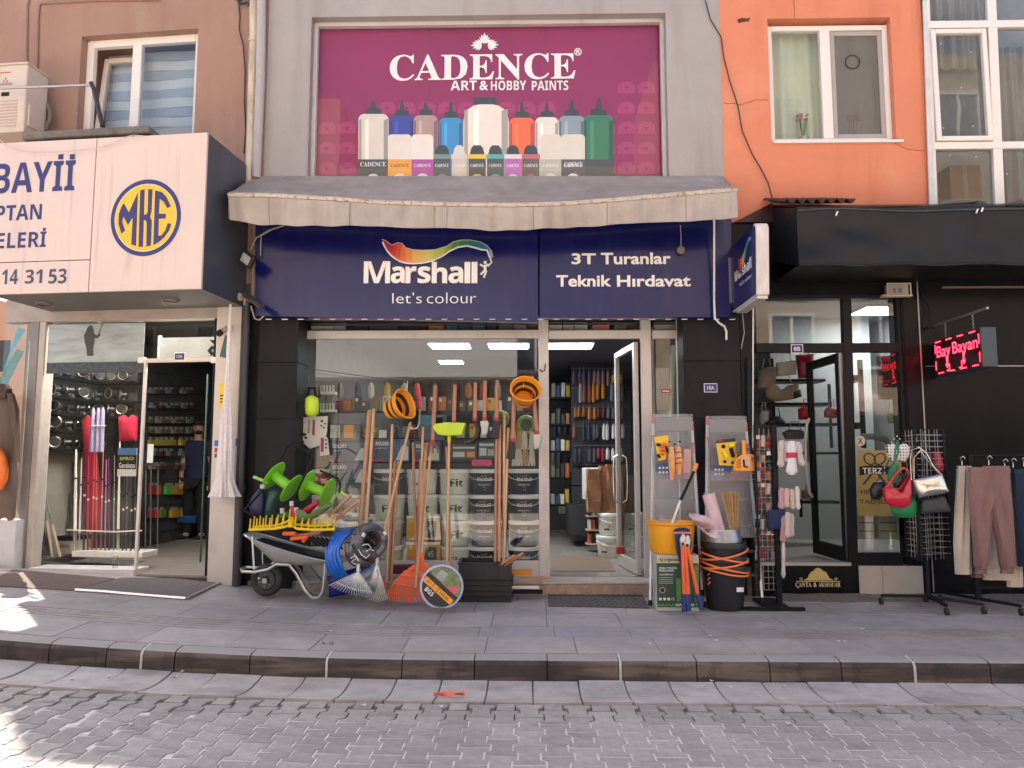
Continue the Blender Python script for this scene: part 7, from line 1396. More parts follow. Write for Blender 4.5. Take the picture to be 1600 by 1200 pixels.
# lime broom, upside down
t = T('lime_broom', 'lime green broom head up on a beech handle leaning on the shop window', 'broom', P(698, 888, YFt)); mk('handle', G().tube([P(702, 680, .16), P(700, 780, -.02), P(698, 888, YFt)], .014, 10), M_wd2, t, smooth=True)
M_lime = mat('lime_plastic', (.52, .72, .02), .35, var=.04)
mk('broom_head', G().prism([px(u, v, .1) for u, v in ((675, 667), (680, 662), (700, 660), (728, 661), (725, 669), (721, 680), (698, 681), (684, 679))], .08, .16), M_lime, t, bev=.012, seg=2); mk('socket', G().cyl(P(702, 679, .14), P(701.5, 692, .12), .02, .016, n=10), mat('yellow_plastic', (.85, .6, .02), .4), t, smooth=True)
# collapsible buckets
M_obk = mat('orange_silicone', (.90, .34, .015), .4, var=.05); M_dbk = mat('dark_silicone', (.03, .018, .012), .5)
def cbucket(lab, M, body):
    t = T('folding_bucket', lab, 'bucket', M.translation); W = M
    segs = [(.095, 0, .105, .045, M_obk), (.100, .045, .112, .085, M_dbk), (.115, .085, .125, .125, M_obk), (.122, .125, .135, .16, M_dbk), (.142, .16, .155, .215, M_obk)]
    for r0, h0, r1, h1, m in segs: mk('ring', G().lathe([(r0, h0), (r1, h1), (r1-.006, h1), (r0-.006, h0), (r0, h0)], n=30, caps=False).xf(W), m, t, smooth=True)
    mk('base', G().lathe([(.001, .004), (.092, .004), (.092, -.001), (.001, -.001)], n=30).xf(W), M_obk, t); mk('rim', G().tube([(.158*math.cos(k*PI/16), .158*math.sin(k*PI/16), .215) for k in range(32)], .009, 8, closed=True).xf(W), M_obk, t, smooth=True)
    mk('handle', G().tube([(.166*math.cos(a), .166*math.sin(a), .19+.05*math.sin((a-PI)*1)) for a in [PI+k*PI/12 for k in range(13)]], .007, 6).xf(W), M_obk, t, smooth=True); return t
b0 = P(608, 641, .0); dirv = Vector((.80, -.45, .27)).normalized(); Mb = Matrix.Translation(b0) @ dirv.to_track_quat('Z', 'Y').to_matrix().to_4x4()
cbucket('orange and black folding bucket hanging sideways from the window wire', Mb, 0)
b0 = P(818, 626, .12); dirv = Vector((.12, -.85, .50)).normalized(); cbucket('orange folding bucket hanging with its open mouth to the street', Matrix.Translation(b0) @ dirv.to_track_quat('Z', 'Y').to_matrix().to_4x4(), 0)
for u, v in ((636, 607), (818, 600)): mk('thin_string', G().tube([P(u+1, v-12, YWi), P(u, v+4, .03)], .004, 4), M_lid, None, label='short cord holding the folding bucket with the %s' % ('striped side showing' if u < 700 else 'mouth showing'), cat='string')
t = T('lime_canister', 'lime green oval canister hanging by a black strap at the left window post', 'canister', P(487, 650, .15)); mk('shell', pillow(dens([(478, 622), (483, 618), (491, 618), (497, 622), (498, 634), (497, 646), (492, 651), (482, 651), (478, 646), (477, 634)]), .15, .13), M_lime, t, smooth=True); mk('strap', G().tube([P(481, 619, .15), P(483, 606, .13), P(492, 606, .13), P(494, 619, .15)], .018, 6), M_blk, t, smooth=True)
# papers on the glass
t = T('paper_sheet', 'crumpled white packing paper with dark print hanging at the left of the window', 'paper', P(490, 706, .25)); Y = .27
mk('sheet', G().prism([px(u, v, Y) for u, v in ((472, 652), (512, 650), (511, 672), (507, 694), (484, 701), (472, 690))], Y, Y+.006), mat('paper_white', (.56, .54, .5), .7, var=.08, bump=.4, bscale=12), t)
for a, b, c, e, m in ((481, 656, 484.5, 677, 'print_grey'), (488, 656, 492, 680, 'print_wine')): mk('print_strip', G().pbox(a, b, c, e, Y-.003, .001), MATS[m], t)
for u, v, r in ((503, 658, 2.6), (508, 662, 2), (502, 665, 2), (475, 679, 4), (478, 684, 3), (473, 690, 3), (506, 668, 2)): mk('print_blot', G().lathe([(r/150, 0), (r/150, .001)], P(u, v, Y-.003), 7, Matrix.Rotation(PI/2, 4, 'X') @ Matrix.Diagonal((1, .7, 1, 1))), M_ink, t)
t = T('paper_tag', 'narrow white instruction card hanging below the crumpled paper', 'card', P(506, 712, .25)); mk('card', G().prism([px(u, v, Y-.01) for u, v in ((499, 681), (512, 684), (515, 711), (500, 712))], Y-.012, Y-.008), MATS['paper_white'], t); mk('print_strip', G().pbox(501, 684, 506, 706, Y-.014, .001), MATS['print_wine'], t)
for v in (686, 692, 698): mk('print_line', G().pbox(508, v, 511, v+3, Y-.014, .001), M_ink, t)
# ================================================================== GOODS ON THE PAVEMENT
YB_ = -.55
M_galv = stain(mat('galvanised_tray', (.44, .44, .43), .42, .25, var=.12, scale=5), (.16, .155, .15), .4, (2, 2, 2), .5, .7, 5); M_tub = mat('tube_steel', (.50, .49, .47), .32, .8); M_rub = mat('rubber', (.022, .021, .02), .75, bump=.3)
wbw = T('wheelbarrow', 'grey metal wheelbarrow heaped with green reels and garden tools', 'wheelbarrow', P(450, 930, YB_))
# tray: rings from bottom to rim
def tr_ring(t, hw):
    lo = [(432, 879), (503, 881)]; hi = [(386, 833), (540, 876)]
    a = (lo[0][0]+(hi[0][0]-lo[0][0])*t, lo[0][1]+(hi[0][1]-lo[0][1])*t); b = (lo[1][0]+(hi[1][0]-lo[1][0])*t, lo[1][1]+(hi[1][1]-lo[1][1])*t)
    A, B = P(a[0], a[1], YB_), P(b[0], b[1], YB_); o = []
    n = 32
    for k in range(n):
        th = 2*PI*k/n; c, s = math.cos(th), math.sin(th); sx_ = math.copysign(abs(c)**.55, c); sy_ = math.copysign(abs(s)**.55, s)
        f = (sx_+1)/2; p = A.lerp(B, f); w_ = hw*(.72+.28*f); sag = -.02*t*math.sin(f*PI); o.append(Vector((p.x, YB_+sy_*w_, p.z+sag)))
    return o
rings = [tr_ring(t, h) for t, h in ((0, .16), (.06, .18), (.35, .22), (.7, .26), (1, .29))]; n = 32; g = G(); vs = [p for r in rings for p in r]
fs = [(k*n+i, k*n+(i+1) % n, (k+1)*n+(i+1) % n, (k+1)*n+i) for k in range(4) for i in range(n)]+[tuple(range(n))[::-1]]
tray = mk('tray', g.add(vs, fs), M_galv, wbw, smooth=True); so = tray.modifiers.new('s', 'SOLIDIFY'); so.thickness = .004; so.offset = 1
mk('rim', G().tube(rings[-1], .009, 6, closed=True), M_tub, wbw, smooth=True)
wc = P(417, 906, YB_); r_w = .152
wh = mk('wheel', G().lathe([(r_w*.55, -.032), (r_w*.6, -.02), (r_w*.6, .02), (r_w*.55, .032), (.03, .03), (.03, -.03)], wc, 28, Matrix.Rotation(PI/2, 4, 'X')), mat('rim_grey', (.06, .075, .07), .45, .4), wbw, smooth=True)
mk('tyre', G().tube([(wc.x+r_w*.78*math.cos(k*PI/16), wc.y, wc.z+r_w*.78*math.sin(k*PI/16)) for k in range(32)], r_w*.24, 12, closed=True), M_rub, wh, smooth=True)
mk('hub', G().cyl((wc.x, wc.y-.06, wc.z), (wc.x, wc.y+.06, wc.z), .02, n=10), M_tub, wh); mk('hub_cap', G().box(wc.x-.022, wc.x+.022, wc.y-.072, wc.y-.06, wc.z-.022, wc.z+.022), mat('cap_pale', (.5, .46, .48), .4), wh, bev=.004)
for q in range(6): a = q*PI/3+.3; mk('wheel_bolt', G().cyl((wc.x+.055*math.cos(a), wc.y-.04, wc.z+.055*math.sin(a)), (wc.x+.055*math.cos(a), wc.y-.03, wc.z+.055*math.sin(a)), .005, n=6), M_tub, wh)
for s_, oy in ((-1, -.23), (1, .22)):
    Yp = YB_+oy; path = [(379, 893), (398, 894), (418, 890), (432, 882), (452, 883), (463, 897), (476, 922), (487, 934), (497, 934), (504, 925), (507, 900), (508, 880)]
    if s_ > 0: path = [(u+4, v-7) for u, v in path]
    mk('frame_tube', G().tube([P(u, v, Yp) for u, v in path], .014, 8), M_tub, wbw, smooth=True)
    mk('stay', G().tube([P(397 if s_ < 0 else 411, 890, Yp), P(394 if s_ < 0 else 410, 838, Yp*.98)], .009, 6), M_tub, wbw, smooth=True)
mk('axle', G().cyl((wc.x, YB_-.23, wc.z+.05), (wc.x, YB_+.22, wc.z+.05), .011, n=8), M_tub, wbw); mk('front_bow', G().tube([P(379, 893, YB_-.23), P(377, 889, YB_), P(383, 886, YB_+.22)], .014, 8), M_tub, wbw, smooth=True)
mk('cross_brace', G().tube([P(484, 884, YB_-.15), P(506, 912, YB_+.2)], .008, 6), M_tub, wbw)
# yellow rake heads
M_yel = mat('rake_yellow', (.85, .58, .01), .38, var=.05)
def rake(lab, pts, Y, tops, parent_cat='rake'):
    t = T('rake_head', lab, 'rake', P(pts[0][0], pts[0][1], Y)); q = []
    for (a, b), (c, d) in zip(pts, pts[1:]):
        for k in range(4): q.append((a+(c-a)*k/4, b+(d-b)*k/4))
    q.append(pts[-1]); mk('bar', G().tube([P(u, v, Y) for u, v in q], .013, 6), M_yel, t, smooth=True)
    n = 14
    for k in range(n):
        u = pts[0][0]+1+(pts[-1][0]-pts[0][0]-2)*k/(n-1); v = None
        for (a, b), (c, d) in zip(pts, pts[1:]):
            if a <= u <= c: v = b+(d-b)*(u-a)/(c-a); break
        v = v or pts[-1][1]; mk('tine', G().tube([P(u, v, Y), P(u+.8, v-tops*.5, Y-.01), P(u+1.6, v-tops, Y-.035)], [.0085, .0075, .006], 6), M_yel, t, smooth=True)
    m_ = P((pts[0][0]+pts[-1][0])/2, pts[len(pts)//2][1], Y); mk('socket', G().cyl(m_+Vector((0, -.055, 0)), m_+Vector((0, .03, .02)), .022, .026, n=12), M_yel, t, smooth=True); return t
rake('front yellow garden rake head with tines up on the wheelbarrow rim', [(389, 828), (430, 826), (446, 823), (454, 820), (464, 826), (490, 828), (523, 827)], YB_-.27, 17)
rake('rear yellow garden rake head with tines up behind the front one', [(395, 824), (434, 821), (447, 816), (452, 813), (460, 819), (490, 822), (518, 820)], YB_-.20, 17)
# green hose reels
M_grn = mat('reel_green', (.20, .60, .015), .35, var=.05)
def reel(lab, c0, c1, Y, tilt, crank, frame):
    A, B = P(*c0, Y), P(*c1, Y); t = T('hose_reel', lab, 'hose reel', (A+B)/2, 'green hose reels in the wheelbarrow'); ax = (B-A); ax.y += tilt; ax.normalize(); L_ = (B-A).length
    B = A+ax*L_; Mx = lambda o: Matrix.Translation(o) @ ax.to_track_quat('Z', 'Y').to_matrix().to_4x4()
    for o in (A, B): mk('flange', G().lathe([(.05, -.004), (.150, -.004), (.155, 0), (.150, .006), (.05, .004)], n=36).xf(Mx(o)), M_grn, t, smooth=True)
    mk('drum', G().cyl(A, B, .05, n=24), M_grn, t, smooth=True)
    mk('crank', G().tube([P(*p, Y-.12) for p in crank[:-1]], .008, 6), M_grn, t, smooth=True); mk('crank_grip', G().cyl(P(*crank[-2], Y-.12), P(*crank[-1], Y-.12), .015, n=10), mat('grip_lime', (.35, .68, .12), .4), t, smooth=True)
    for fr in frame: mk('frame_tube', G().tube([P(u, v, Y-.16+.0*i) for i, (u, v) in enumerate(fr)], .010, 8), M_blk, t, smooth=True)
reel('left lime green hose reel with black loop handle in the wheelbarrow', (428, 743), (457, 763), YB_, -.03, [(418, 755), (411, 752), (417, 743), (411, 751), (396, 745)], [[(434, 724), (450, 696), (454, 693), (460, 694), (485, 709), (488, 714), (487, 722), (470, 756), (459, 780), (460, 790), (470, 797)], [(381, 797), (402, 775), (412, 764)], [(380, 797), (407, 812), (420, 818)]])
reel('right lime green hose reel with its crank to the right in the wheelbarrow', (480, 759), (513, 771), YB_+.03, -.03, [(514, 786), (520, 782), (529, 768), (530, 768), (542, 775)], [[(500, 735), (528, 748), (532, 756), (530, 770)], [(466, 786), (460, 776), (463, 768)]])
def scoop(lab, poly, Y, m, cap=None):
    t = T('garden_scoop', lab, 'scoop', P(poly[0][0], max(p[1] for p in poly), Y)); mk('shell', pillow(dens(poly), Y, .12), m, t, smooth=True)
    if cap: mk('collar', G().cyl(P(cap[0], cap[1]+4, Y), P(cap[0], cap[1]-4, Y), .022, n=12), mat('collar_grey', (.5, .5, .5), .5), t, smooth=True)
scoop('navy plastic shovel blade with grey collar at the left of the heap', [(407, 762), (413, 764), (414, 785), (411, 808), (403, 810), (392, 800), (389, 790), (395, 775)], YB_-.10, mat('navy_plastic', (.012, .014, .06), .4), (410, 761))
scoop('dark green plastic shovel blade in the middle of the heap', [(420, 766), (430, 763), (438, 768), (430, 790), (424, 810), (412, 810), (414, 785)], YB_-.06, mat('dark_green_plastic', (.012, .05, .045), .4))
scoop('small dark green scoop behind the yellow tines', [(435, 806), (445, 800), (454, 796), (458, 806), (456, 812), (437, 813)], YB_-.12, mat('green_plastic', (.01, .12, .05), .4), (441, 798))
scoop('red plastic scoop with grey collar in front of the right reel', [(453, 790), (459, 790), (466, 802), (480, 796), (497, 780), (499, 787), (484, 802), (468, 808), (460, 815), (452, 815)], YB_-.16, mat('red_plastic2', (.42, .012, .03), .4), (456, 787))
scoop('olive green rake cradle lying right of the red scoop', [(461, 797), (466, 795), (474, 806), (490, 804), (516, 784), (520, 790), (500, 806), (484, 814), (466, 815)], YB_-.2, mat('olive_plastic', (.10, .16, .06), .5), (463, 797))
for k, (a, b, c, d, col) in enumerate(((514, 806, 549, 773, M_wd), (524, 812, 560, 783, M_wd), (458, 838, 499, 832, M_wd))): t = T('garden_tool', ['upper wooden tool handle pointing right out of the wheelbarrow', 'lower wooden tool handle pointing right out of the wheelbarrow', 'short wooden hammer handle lying on the wheelbarrow load'][k], 'garden tool', P(a, b, YB_-.1)); mk('handle', G().tube([P(a, b, YB_-.1), P(c, d, YB_-.22)], .017, 8), col, t, smooth=True)
M_rdo = mat('orange_red_plastic', (.80, .13, .03), .4)
for k, (a, b, c, d) in enumerate(((443, 834, 462, 834), (455, 842, 480, 839), (474, 846, 480, 837))): t = T('orange_tool', ['left orange plastic tool under the yellow rakes', 'middle orange plastic tool under the yellow rakes', 'right stubby orange plastic tool under the yellow rakes'][k], 'hand tool', P(a, b, YB_-.2)); mk('body', G().tube([P(a, b, YB_-.2), P(c, d, YB_-.24)], .020, 8), M_rdo, t, smooth=True)
for k in range(7):
    u = 486+k*7; t = T('black_tool', 'small black hand tool, %s from the left at the right end of the wheelbarrow' % ORD[k], 'hand tool', P(u, 848, YB_-.18), 'black hand tools in the wheelbarrow'); mk('grip', G().tube([P(u-5, 838+k, YB_-.2), P(u+7, 850+k*1.6+R.uniform(-2, 2), YB_-.22)], R.uniform(.012, .02), 7), M_blk, t, smooth=True); mk('metal_end', G().tube([P(u-5, 838+k, YB_-.2), P(u-10, 834+k, YB_-.2)], .006, 6), M_stl, t)
mk('load_bed', G().tube([], 0) if 0 else G().prism([px(404, 842, YB_), px(528, 873, YB_), px(505, 877, YB_), px(440, 866, YB_)], YB_-.13, YB_+.13), M_blk, None, label='dark bed of small packets filling the wheelbarrow tray', cat='load')
# hose coils
def coil(lab, c, Y, ax, Rm, r, n, sp, m, grp=None, bands=0, wrapm=None):
    t = T('hose_coil', lab, 'hose', P(*c, Y), grp); o = P(*c, Y); Mx = Matrix.Translation(o) @ Vector(ax).normalized().to_track_quat('Z', 'Y').to_matrix().to_4x4()
    for k in range(n):
        rr_ = Rm*(1-.03*abs(k-(n-1)/2)); mk('loop', G().tube([(rr_*math.cos(q*PI/20), rr_*math.sin(q*PI/20), (k-(n-1)/2)*sp+.01*math.sin(q*.7+k)) for q in range(40)], r, 8, closed=True).xf(Mx), m, t, smooth=True)
    if bands:
        for q in range(bands):
            a = q*2*PI/bands+.5; hw = (n-1)/2*sp+r+.003; el = lambda s_: [(Rm+(r+.004)*math.cos(j*PI/9), s_, hw*math.sin(j*PI/9)) for j in range(18)]
            mk('paper_band', G().shell(lambda a_, b_: Vector((Rm+(r+.004)*math.cos(a_*2*PI), (b_-.5)*.035, hw*math.sin(a_*2*PI))), 18, 1, .002).xf(Mx @ Matrix.Rotation(a, 4, 'Z')), mat('band_brown', (.13, .05, .035), .5), t)
            mk('white_patch', G().shell(lambda a_, b_: Vector((Rm+(r+.007)*math.cos(a_*1.3+.4+q), (b_-.5)*.036, (hw+.003)*math.sin(a_*1.3+.4+q))), 8, 1, .002).xf(Mx @ Matrix.Rotation(a, 4, 'Z')), M_face, t)
    return t, Mx
t, Mx = coil('coil of bright blue hose leaning against the wheelbarrow', (548, 868), YB_-.12, (.80, -.60, .12), .235, .017, 6, .036, mat('hose_blue', (.008, .14, .62), .3, var=.06, coat=.3), bands=0)
mk('blue_label', G().box(.18, .262, -.05, .05, -.115, .115).xf(Mx @ Matrix.Rotation(1.75, 4, 'Z')), mat('label_blue', (.05, .13, .35), .4), t)
M_grw = mat('wrapped_black', (.085, .085, .09), .22, var=.5, scale=14, bump=.6, bscale=16, coat=.6)
for (c, Y, lab) in (((566, 858), YB_-.26, 'lower plastic wrapped black hose coil with brown bands'), ((577, 846), YB_-.34, 'upper plastic wrapped black hose coil with brown bands')):
    coil(lab, c, Y, (.70, -.62, .18) if c[0] < 570 else (.62, -.72, .12), .125, .045, 2, .065, M_grw, 'plastic wrapped hose coils', bands=3)
t = T('cable_ties', 'white tie strings dangling on the wrapped hose coils', 'string', P(566, 880, YB_-.5))
for pts in ([(553, 865), (557, 872), (549, 878), (556, 882)], [(566, 852), (575, 850), (580, 856), (572, 862)], [(560, 858), (564, 866), (572, 872), (578, 866)], [(548, 872), (556, 868), (560, 876)]): mk('string', G().tube([P(u, v, YB_-.54) for u, v in pts], .004, 5), M_face, t, smooth=True)
t = T('blue_sack', 'dark blue plastic sheet behind the metal rakes', 'plastic sheet', P(560, 928, YB_+.1)); mk('sheet', pillow(dens([(512, 900), (545, 890), (580, 880), (578, 900), (565, 925), (514, 934)]), YB_+.12, .1), mat('blue_sheet', (.01, .02, .22), .4), t, smooth=True)
# steel leaf rakes
def fan(lab, top, L0, L1, Y, n, mm, rw=.0045, bars=(), nm='leaf_rake', grp=None):
    t = T(nm, lab, 'rake', P((L0[0]+L1[0])/2, max(L0[1], L1[1]), Y), grp); a = P(*top, Y)
    mk('ferrule', G().cyl(P(top[0], top[1]-12, Y), a, .016, .02, n=10), mm, t, smooth=True)
    for k in range(n):
        f = k/(n-1); u = L0[0]+(L1[0]-L0[0])*f; v = L0[1]+(L1[1]-L0[1])*f+5*math.sin(f*PI); b = P(u, v, Y-.05); m_ = a.lerp(b, .8); mk('tine', G().tube([a, a.lerp(b, .4), m_+Vector((0, -.03, 0)), b], rw, 5), mm, t, smooth=True)
    for f in bars: mk('cross_bar', G().tube([a.lerp(P(L0[0]+(L1[0]-L0[0])*q/6, L0[1]+(L1[1]-L0[1])*q/6+5*math.sin(q/6*PI), Y-.05), f)+Vector((0, -.004, 0)) for q in range(7)], rw*1.3, 5), mm, t, smooth=True)
    return t
M_zn = mat('zinc_wire', (.62, .62, .58), .35, .6)
fan('left zinc leaf rake fanned below the blue hose', (560, 893), (514, 915), (588, 934), YB_-.38, 18, M_zn, .005, (.75,)); fan('right zinc leaf rake standing beside the orange rake', (589, 880), (572, 934), (606, 936), YB_-.30, 13, M_zn, .0048, (.55, .8))
t = T('clear_bag', 'clear crumpled plastic bag hanging over the zinc rakes', 'plastic bag', P(570, 936, YB_-.4)); mk('film', pillow(dens([(556, 900), (580, 884), (592, 892), (590, 915), (582, 934), (568, 938), (558, 928)]), YB_-.46, .1), glass('clear_film', (.86, .87, .88), 2.2, .25, .9), t, smooth=True)
# orange plastic leaf rake
M_or = mat('rake_orange', (.90, .13, .025), .4, var=.04); YR_ = YB_-.1
t = T('orange_leaf_rake', 'bright orange plastic leaf rake with a wide tined fan standing on the pavement', 'rake', P(642, 938, YR_))
ftop, fl0, fr0 = (654, 880), (606, 928), (676, 930)
mk('neck', G().prism([px(u, v, YR_) for u, v in ((657, 864), (661, 865), (663, 880), (674, 888), (672, 893), (655, 890), (640, 893), (636, 889), (650, 880))], YR_-.012, YR_+.012), M_or, t, bev=.004)
for k in range(21):
    f = k/20; ub = 606+72*f; ut = 634+40*f; vb = 927+4*math.sin(f*PI); mk('tine', G().tube([P(ut, 889+2*(1-f), YR_), P(ut+(ub-ut)*.6, 908, YR_-.01), P(ub, vb, YR_-.02), P(ub-.3, vb+11, YR_-.03)], [.007, .0075, .008, .006], 4), M_or, t)
for v, a, b in ((899, 626, 676), (912, 616, 678), (926, 605, 680)): mk('cross_bar', G().tube([P(a+(b-a)*q/8, v+3*math.sin(q/8*PI), YR_-.012) for q in range(9)], .010, 5), M_or, t, smooth=True)
mk('handle', G().tube([P(666, 693, .2), P(650, 920, YR_-.24)], .0165, 10), M_wd, t, smooth=True); t2 = T('second_rake_handle', 'pale rake handle joined to the orange neck, tilted right', 'rake handle', P(657, 866, YR_)); mk('handle', G().tube([P(674, 695, .2), P(664, 790, -.25), P(658, 868, YR_)], .014, 10), M_wd2, t2, smooth=True)
t = T('orange_rake_base', 'orange rake frame corner on the ground behind the pole feet', 'rake', P(604, 925, YB_+.1)); mk('frame', G().tube([P(601, 904, YB_+.2), P(602, 924, YB_+.1), P(625, 926, YB_+.1)], .012, 5), M_or, t)
t = T('dark_red_case', 'dark red flat case on the sill behind the pole feet', 'case', P(630, 897, .1)); mk('case_body', G().pbox(611, 884, 645, 897, .1, .15), mat('maroon_case', (.10, .01, .03), .4), t, bev=.006)
# round hose kit box
rb_ = T('round_kit_box', 'round flat box of garden hose with orange and black printed face', 'box', P(690, 948, -.9)); c = P(690, 917, -.92); rr_ = .196
Mr = Matrix.Translation(c) @ Matrix.Rotation(rad(-12), 4, 'X') @ Matrix.Rotation(rad(8), 4, 'Z')
rim = []
for k in range(48):
    a = k*2*PI/48; q = (rr_*math.cos(a), rr_*math.sin(a)); rim.append((q[0], max(q[1], -rr_*.93)))
mk('rim', G().prism(rim, -.05, .05).xf(Mr), mat('kit_rim', (.42, .47, .68), .4), rb_, bev=.006)
def on(poly, y, m, nm): return mk(nm, G().add([(x, y, z) for x, z in poly], [tuple(range(len(poly)))]).xf(Mr @ Matrix.Rotation(rad(40), 4, 'Y')), m, rb_, fixn=False)
r2 = rr_*.90; ci = lambda a0, a1, r=r2, n=16: [(r*math.cos(a0+(a1-a0)*k/n), r*math.sin(a0+(a1-a0)*k/n)) for k in range(n+1)]
on(ci(0, 2*PI, n=40)[:-1], -.0515, M_ink, 'face'); on(ci(.12, PI-.12), -.053, mat('kit_garden', (.16, .21, .09), .4, var=.6, scale=22), 'picture')
on([(-.03, .02), (.03, .02), (.11, .10), (.14, .03), (.15, .02), (.0, .018)], -.0535, mat('kit_pink', (.62, .10, .14), .4), 'picture_hose'); on([(-.1, .03), (-.02, .03), (-.03, .12), (-.10, .11)], -.0535, mat('kit_grey', (.35, .35, .36), .4, var=.3), 'picture_tap')
for a, b in ((-.165, -.07), (-.065, -.01), (-.005, .16)): on([(a, -.02), (b, -.02), (b, -.072), (a, -.072)], -.053, mat('kit_orange', (.85, .33, .02), .4), 'orange_label')
MM = Mr @ Matrix.Rotation(rad(40), 4, 'Y'); tl(bold('BGS'), -.10, -.01, -.125, -.085, -.054, M_face, rb_, M=MM, local=False); tl('HOSE', .02, .12, -.06, -.035, -.0545, M_ink, rb_, M=MM, local=False, off=.01); tl('SET', -.14, -.09, -.06, -.035, -.0545, M_ink, rb_, M=MM, local=False)
# black crates, nested
x0, y0 = gp(716, 941); x1 = gp(799, 941)[0]; crp = None; M_cr = mat('crate_black', (.018, .018, .019), .42, var=.1)
def crate(t):
    w_, d_, h_ = x1-x0, .40, .30
    for a, b, c, e in ((0, w_, 0, .012), (0, w_, d_-.012, d_), (0, .012, .013, d_-.013), (w_-.012, w_, .013, d_-.013)): mk('wall', G().box(a, b, c, e, .01, h_), M_cr, t, local=True)
    g = G()
    for a, b, c, e in ((-.012, w_+.012, -.014, .0), (-.012, w_+.012, d_, d_+.014), (-.014, .0, .0, d_), (w_, w_+.014, .0, d_)): g.box(a, b, c, e, h_-.022, h_)
    mk('rim', g, M_cr, t, local=True, bev=.003); mk('bottom', G().box(.012, w_-.012, .012, d_-.012, 0, .012), M_cr, t, local=True)
    for q in (.25, .5, .75): mk('rib', G().box(w_*q-.006, w_*q+.006, -.008, 0, .03, h_-.022), M_cr, t, local=True)
for k in range(5):
    lab = 'black plastic crate, %s of the nested stack beside the round kit box' % ['bottom one', 'second from the bottom', 'middle one', 'second from the top', 'top one'][k]
    if crp is None: crp = T('plastic_crate', lab, 'crate', (0, 0, 0), 'nested black crates', raw=True); crate(crp); o = crp
    else: o = dup(crp, I4, lab)
    o.matrix_world = at(x0, y0+.0, .152+k*.052+(.0 if k else 0))
    if k < 4:      # nested crates below only show rims: squash each by nesting depth
        o.matrix_world = at(x0+.001*k, y0, .152+k*.052) @ Matrix.Diagonal((1, 1, .1733 if k < 4 else 1, 1))
    else: o.matrix_world = at(x0, y0, .152+k*.052) @ Matrix.Diagonal((1, 1, .55, 1))
for k, (a, b, c, d) in enumerate(((771, 889, 804, 868), (778, 890, 812, 867), (785, 889, 817, 864))): t = T('wood_stake', ['first', 'second', 'third'][k]+' pale wooden stake sticking out of the top crate, counted from the left', 'stake', P(a, b, -.4), 'stakes in the crate'); A, B = P(a, b, -.35), P(c, d, -.5); g = G().box(-.5, .5, -.009, .009, -.012, .012); L_ = (B-A).length; g.xf(Matrix.Translation((A+B)/2) @ (B-A).to_track_quat('X', 'Z').to_matrix().to_4x4() @ Matrix.Diagonal((L_, 1, 1, 1))); mk('stick', g, M_wd, t)
for a, b, c, d, Y, m, lab in ((796, 890, 831, 899, -.02, mat('bar_orange', (.75, .3, .04), .5), 'orange bar end lying on the doorstep right of the crates'), (812, 901, 861, 905, -.05, M_wd, 'thin wooden batten lying on the doorstep'), (800, 916, 842, 920, -.25, M_lid, 'white profile bar on the pavement right of the crates'), (800, 921.5, 848, 928, -.28, M_blk, 'black profile bar in front of the white one')): mk('profile_bar', G().pbox(a, b, c, d, Y, .03), m, None, label=lab, cat='bar')
# mats
a = [gp(857, 948, .15), gp(1015, 951, .15), gp(1000, 925, .15), gp(855, 922, .15)]
def ribmat(name, lab, q, nx, ny, z, m, th=.012, slope=False):
    t = T(name, lab, 'door mat', (q[0][0], q[0][1], z)); Q = [Vector((x, y, z)) for x, y in q]
    def f(a_, b_, h): 
        p = Q[0].lerp(Q[1], a_).lerp(Q[3].lerp(Q[2], a_), b_); p.z += h+(rise(p.x, p.y) if slope else 0); return p
    mk('base', G().shell(lambda a_, b_: f(a_, b_, th*.7), 12, 3, th*.6), m, t)
    g = G()
    for i in range(nx):
        for j in range(ny):
            if (i+j) % 2: continue
            a0, a1, b0, b1 = (i+.1)/nx, (i+.9)/nx, (j+.1)/ny, (j+.9)/ny; vs = [f(a0, b0, th*.7), f(a1, b0, th*.7), f(a1, b1, th*.7), f(a0, b1, th*.7)]; up = [v+Vector((0, 0, th*.5)) for v in vs]
            g.add(vs+up, [(4, 5, 6, 7), (0, 1, 5, 4), (1, 2, 6, 5), (2, 3, 7, 6), (3, 0, 4, 7)])
    mk('tread', g, m, t, kind='stuff'); return t
ribmat('door_mat', 'dark ribbed rubber mat on the pavement in front of the hardware shop door', a, 34, 10, .15, mat('mat_rubber', (.075, .062, .062), .8, var=.2, scale=12))
# left: grey carpet plate with aluminium edge and brown mat
def quadsheet(name, lab, q, m, th, cat, par=None, extra=None):
    t = T(name, lab, cat, (q[0][0], q[0][1], .15+rise(*q[0]))); Q = [Vector((x, y, 0)) for x, y in q]
    def f(a_, b_): p = Q[0].lerp(Q[1], a_).lerp(Q[3].lerp(Q[2], a_), b_); p.z = .15+rise(p.x, p.y)+th; return p
    mk('sheet', G().shell(f, 16, 6, th-.001), m, t); return t, f
def gpr(u, v): 
    x, y = gp(u, v, .15)
    for _ in range(4): x, y = gp(u, v, .15+rise(x, y))
    return x, y
q = [gpr(119, 924), gpr(291, 937), gpr(352, 908), gpr(188, 905)]; t, f = quadsheet('entrance_carpet', 'grey entrance carpet with a bright aluminium edge in front of the tackle shop', q, mat('carpet_grey', (.16, .13, .12), .95, var=.2, scale=30, bump=.8, bscale=300), .014, 'carpet')
mk('front_edge', G().tube([f(k/8, 0)+Vector((0, -.012, .0)) for k in range(9)], .016, 5), mat('edge_alu', (.75, .72, .72), .25, .85), t); mk('side_edge', G().tube([f(1, k/6)+Vector((.012, 0, 0)) for k in range(7)], .013, 5), mat('edge_alu2', (.42, .35, .32), .5, .5), t)
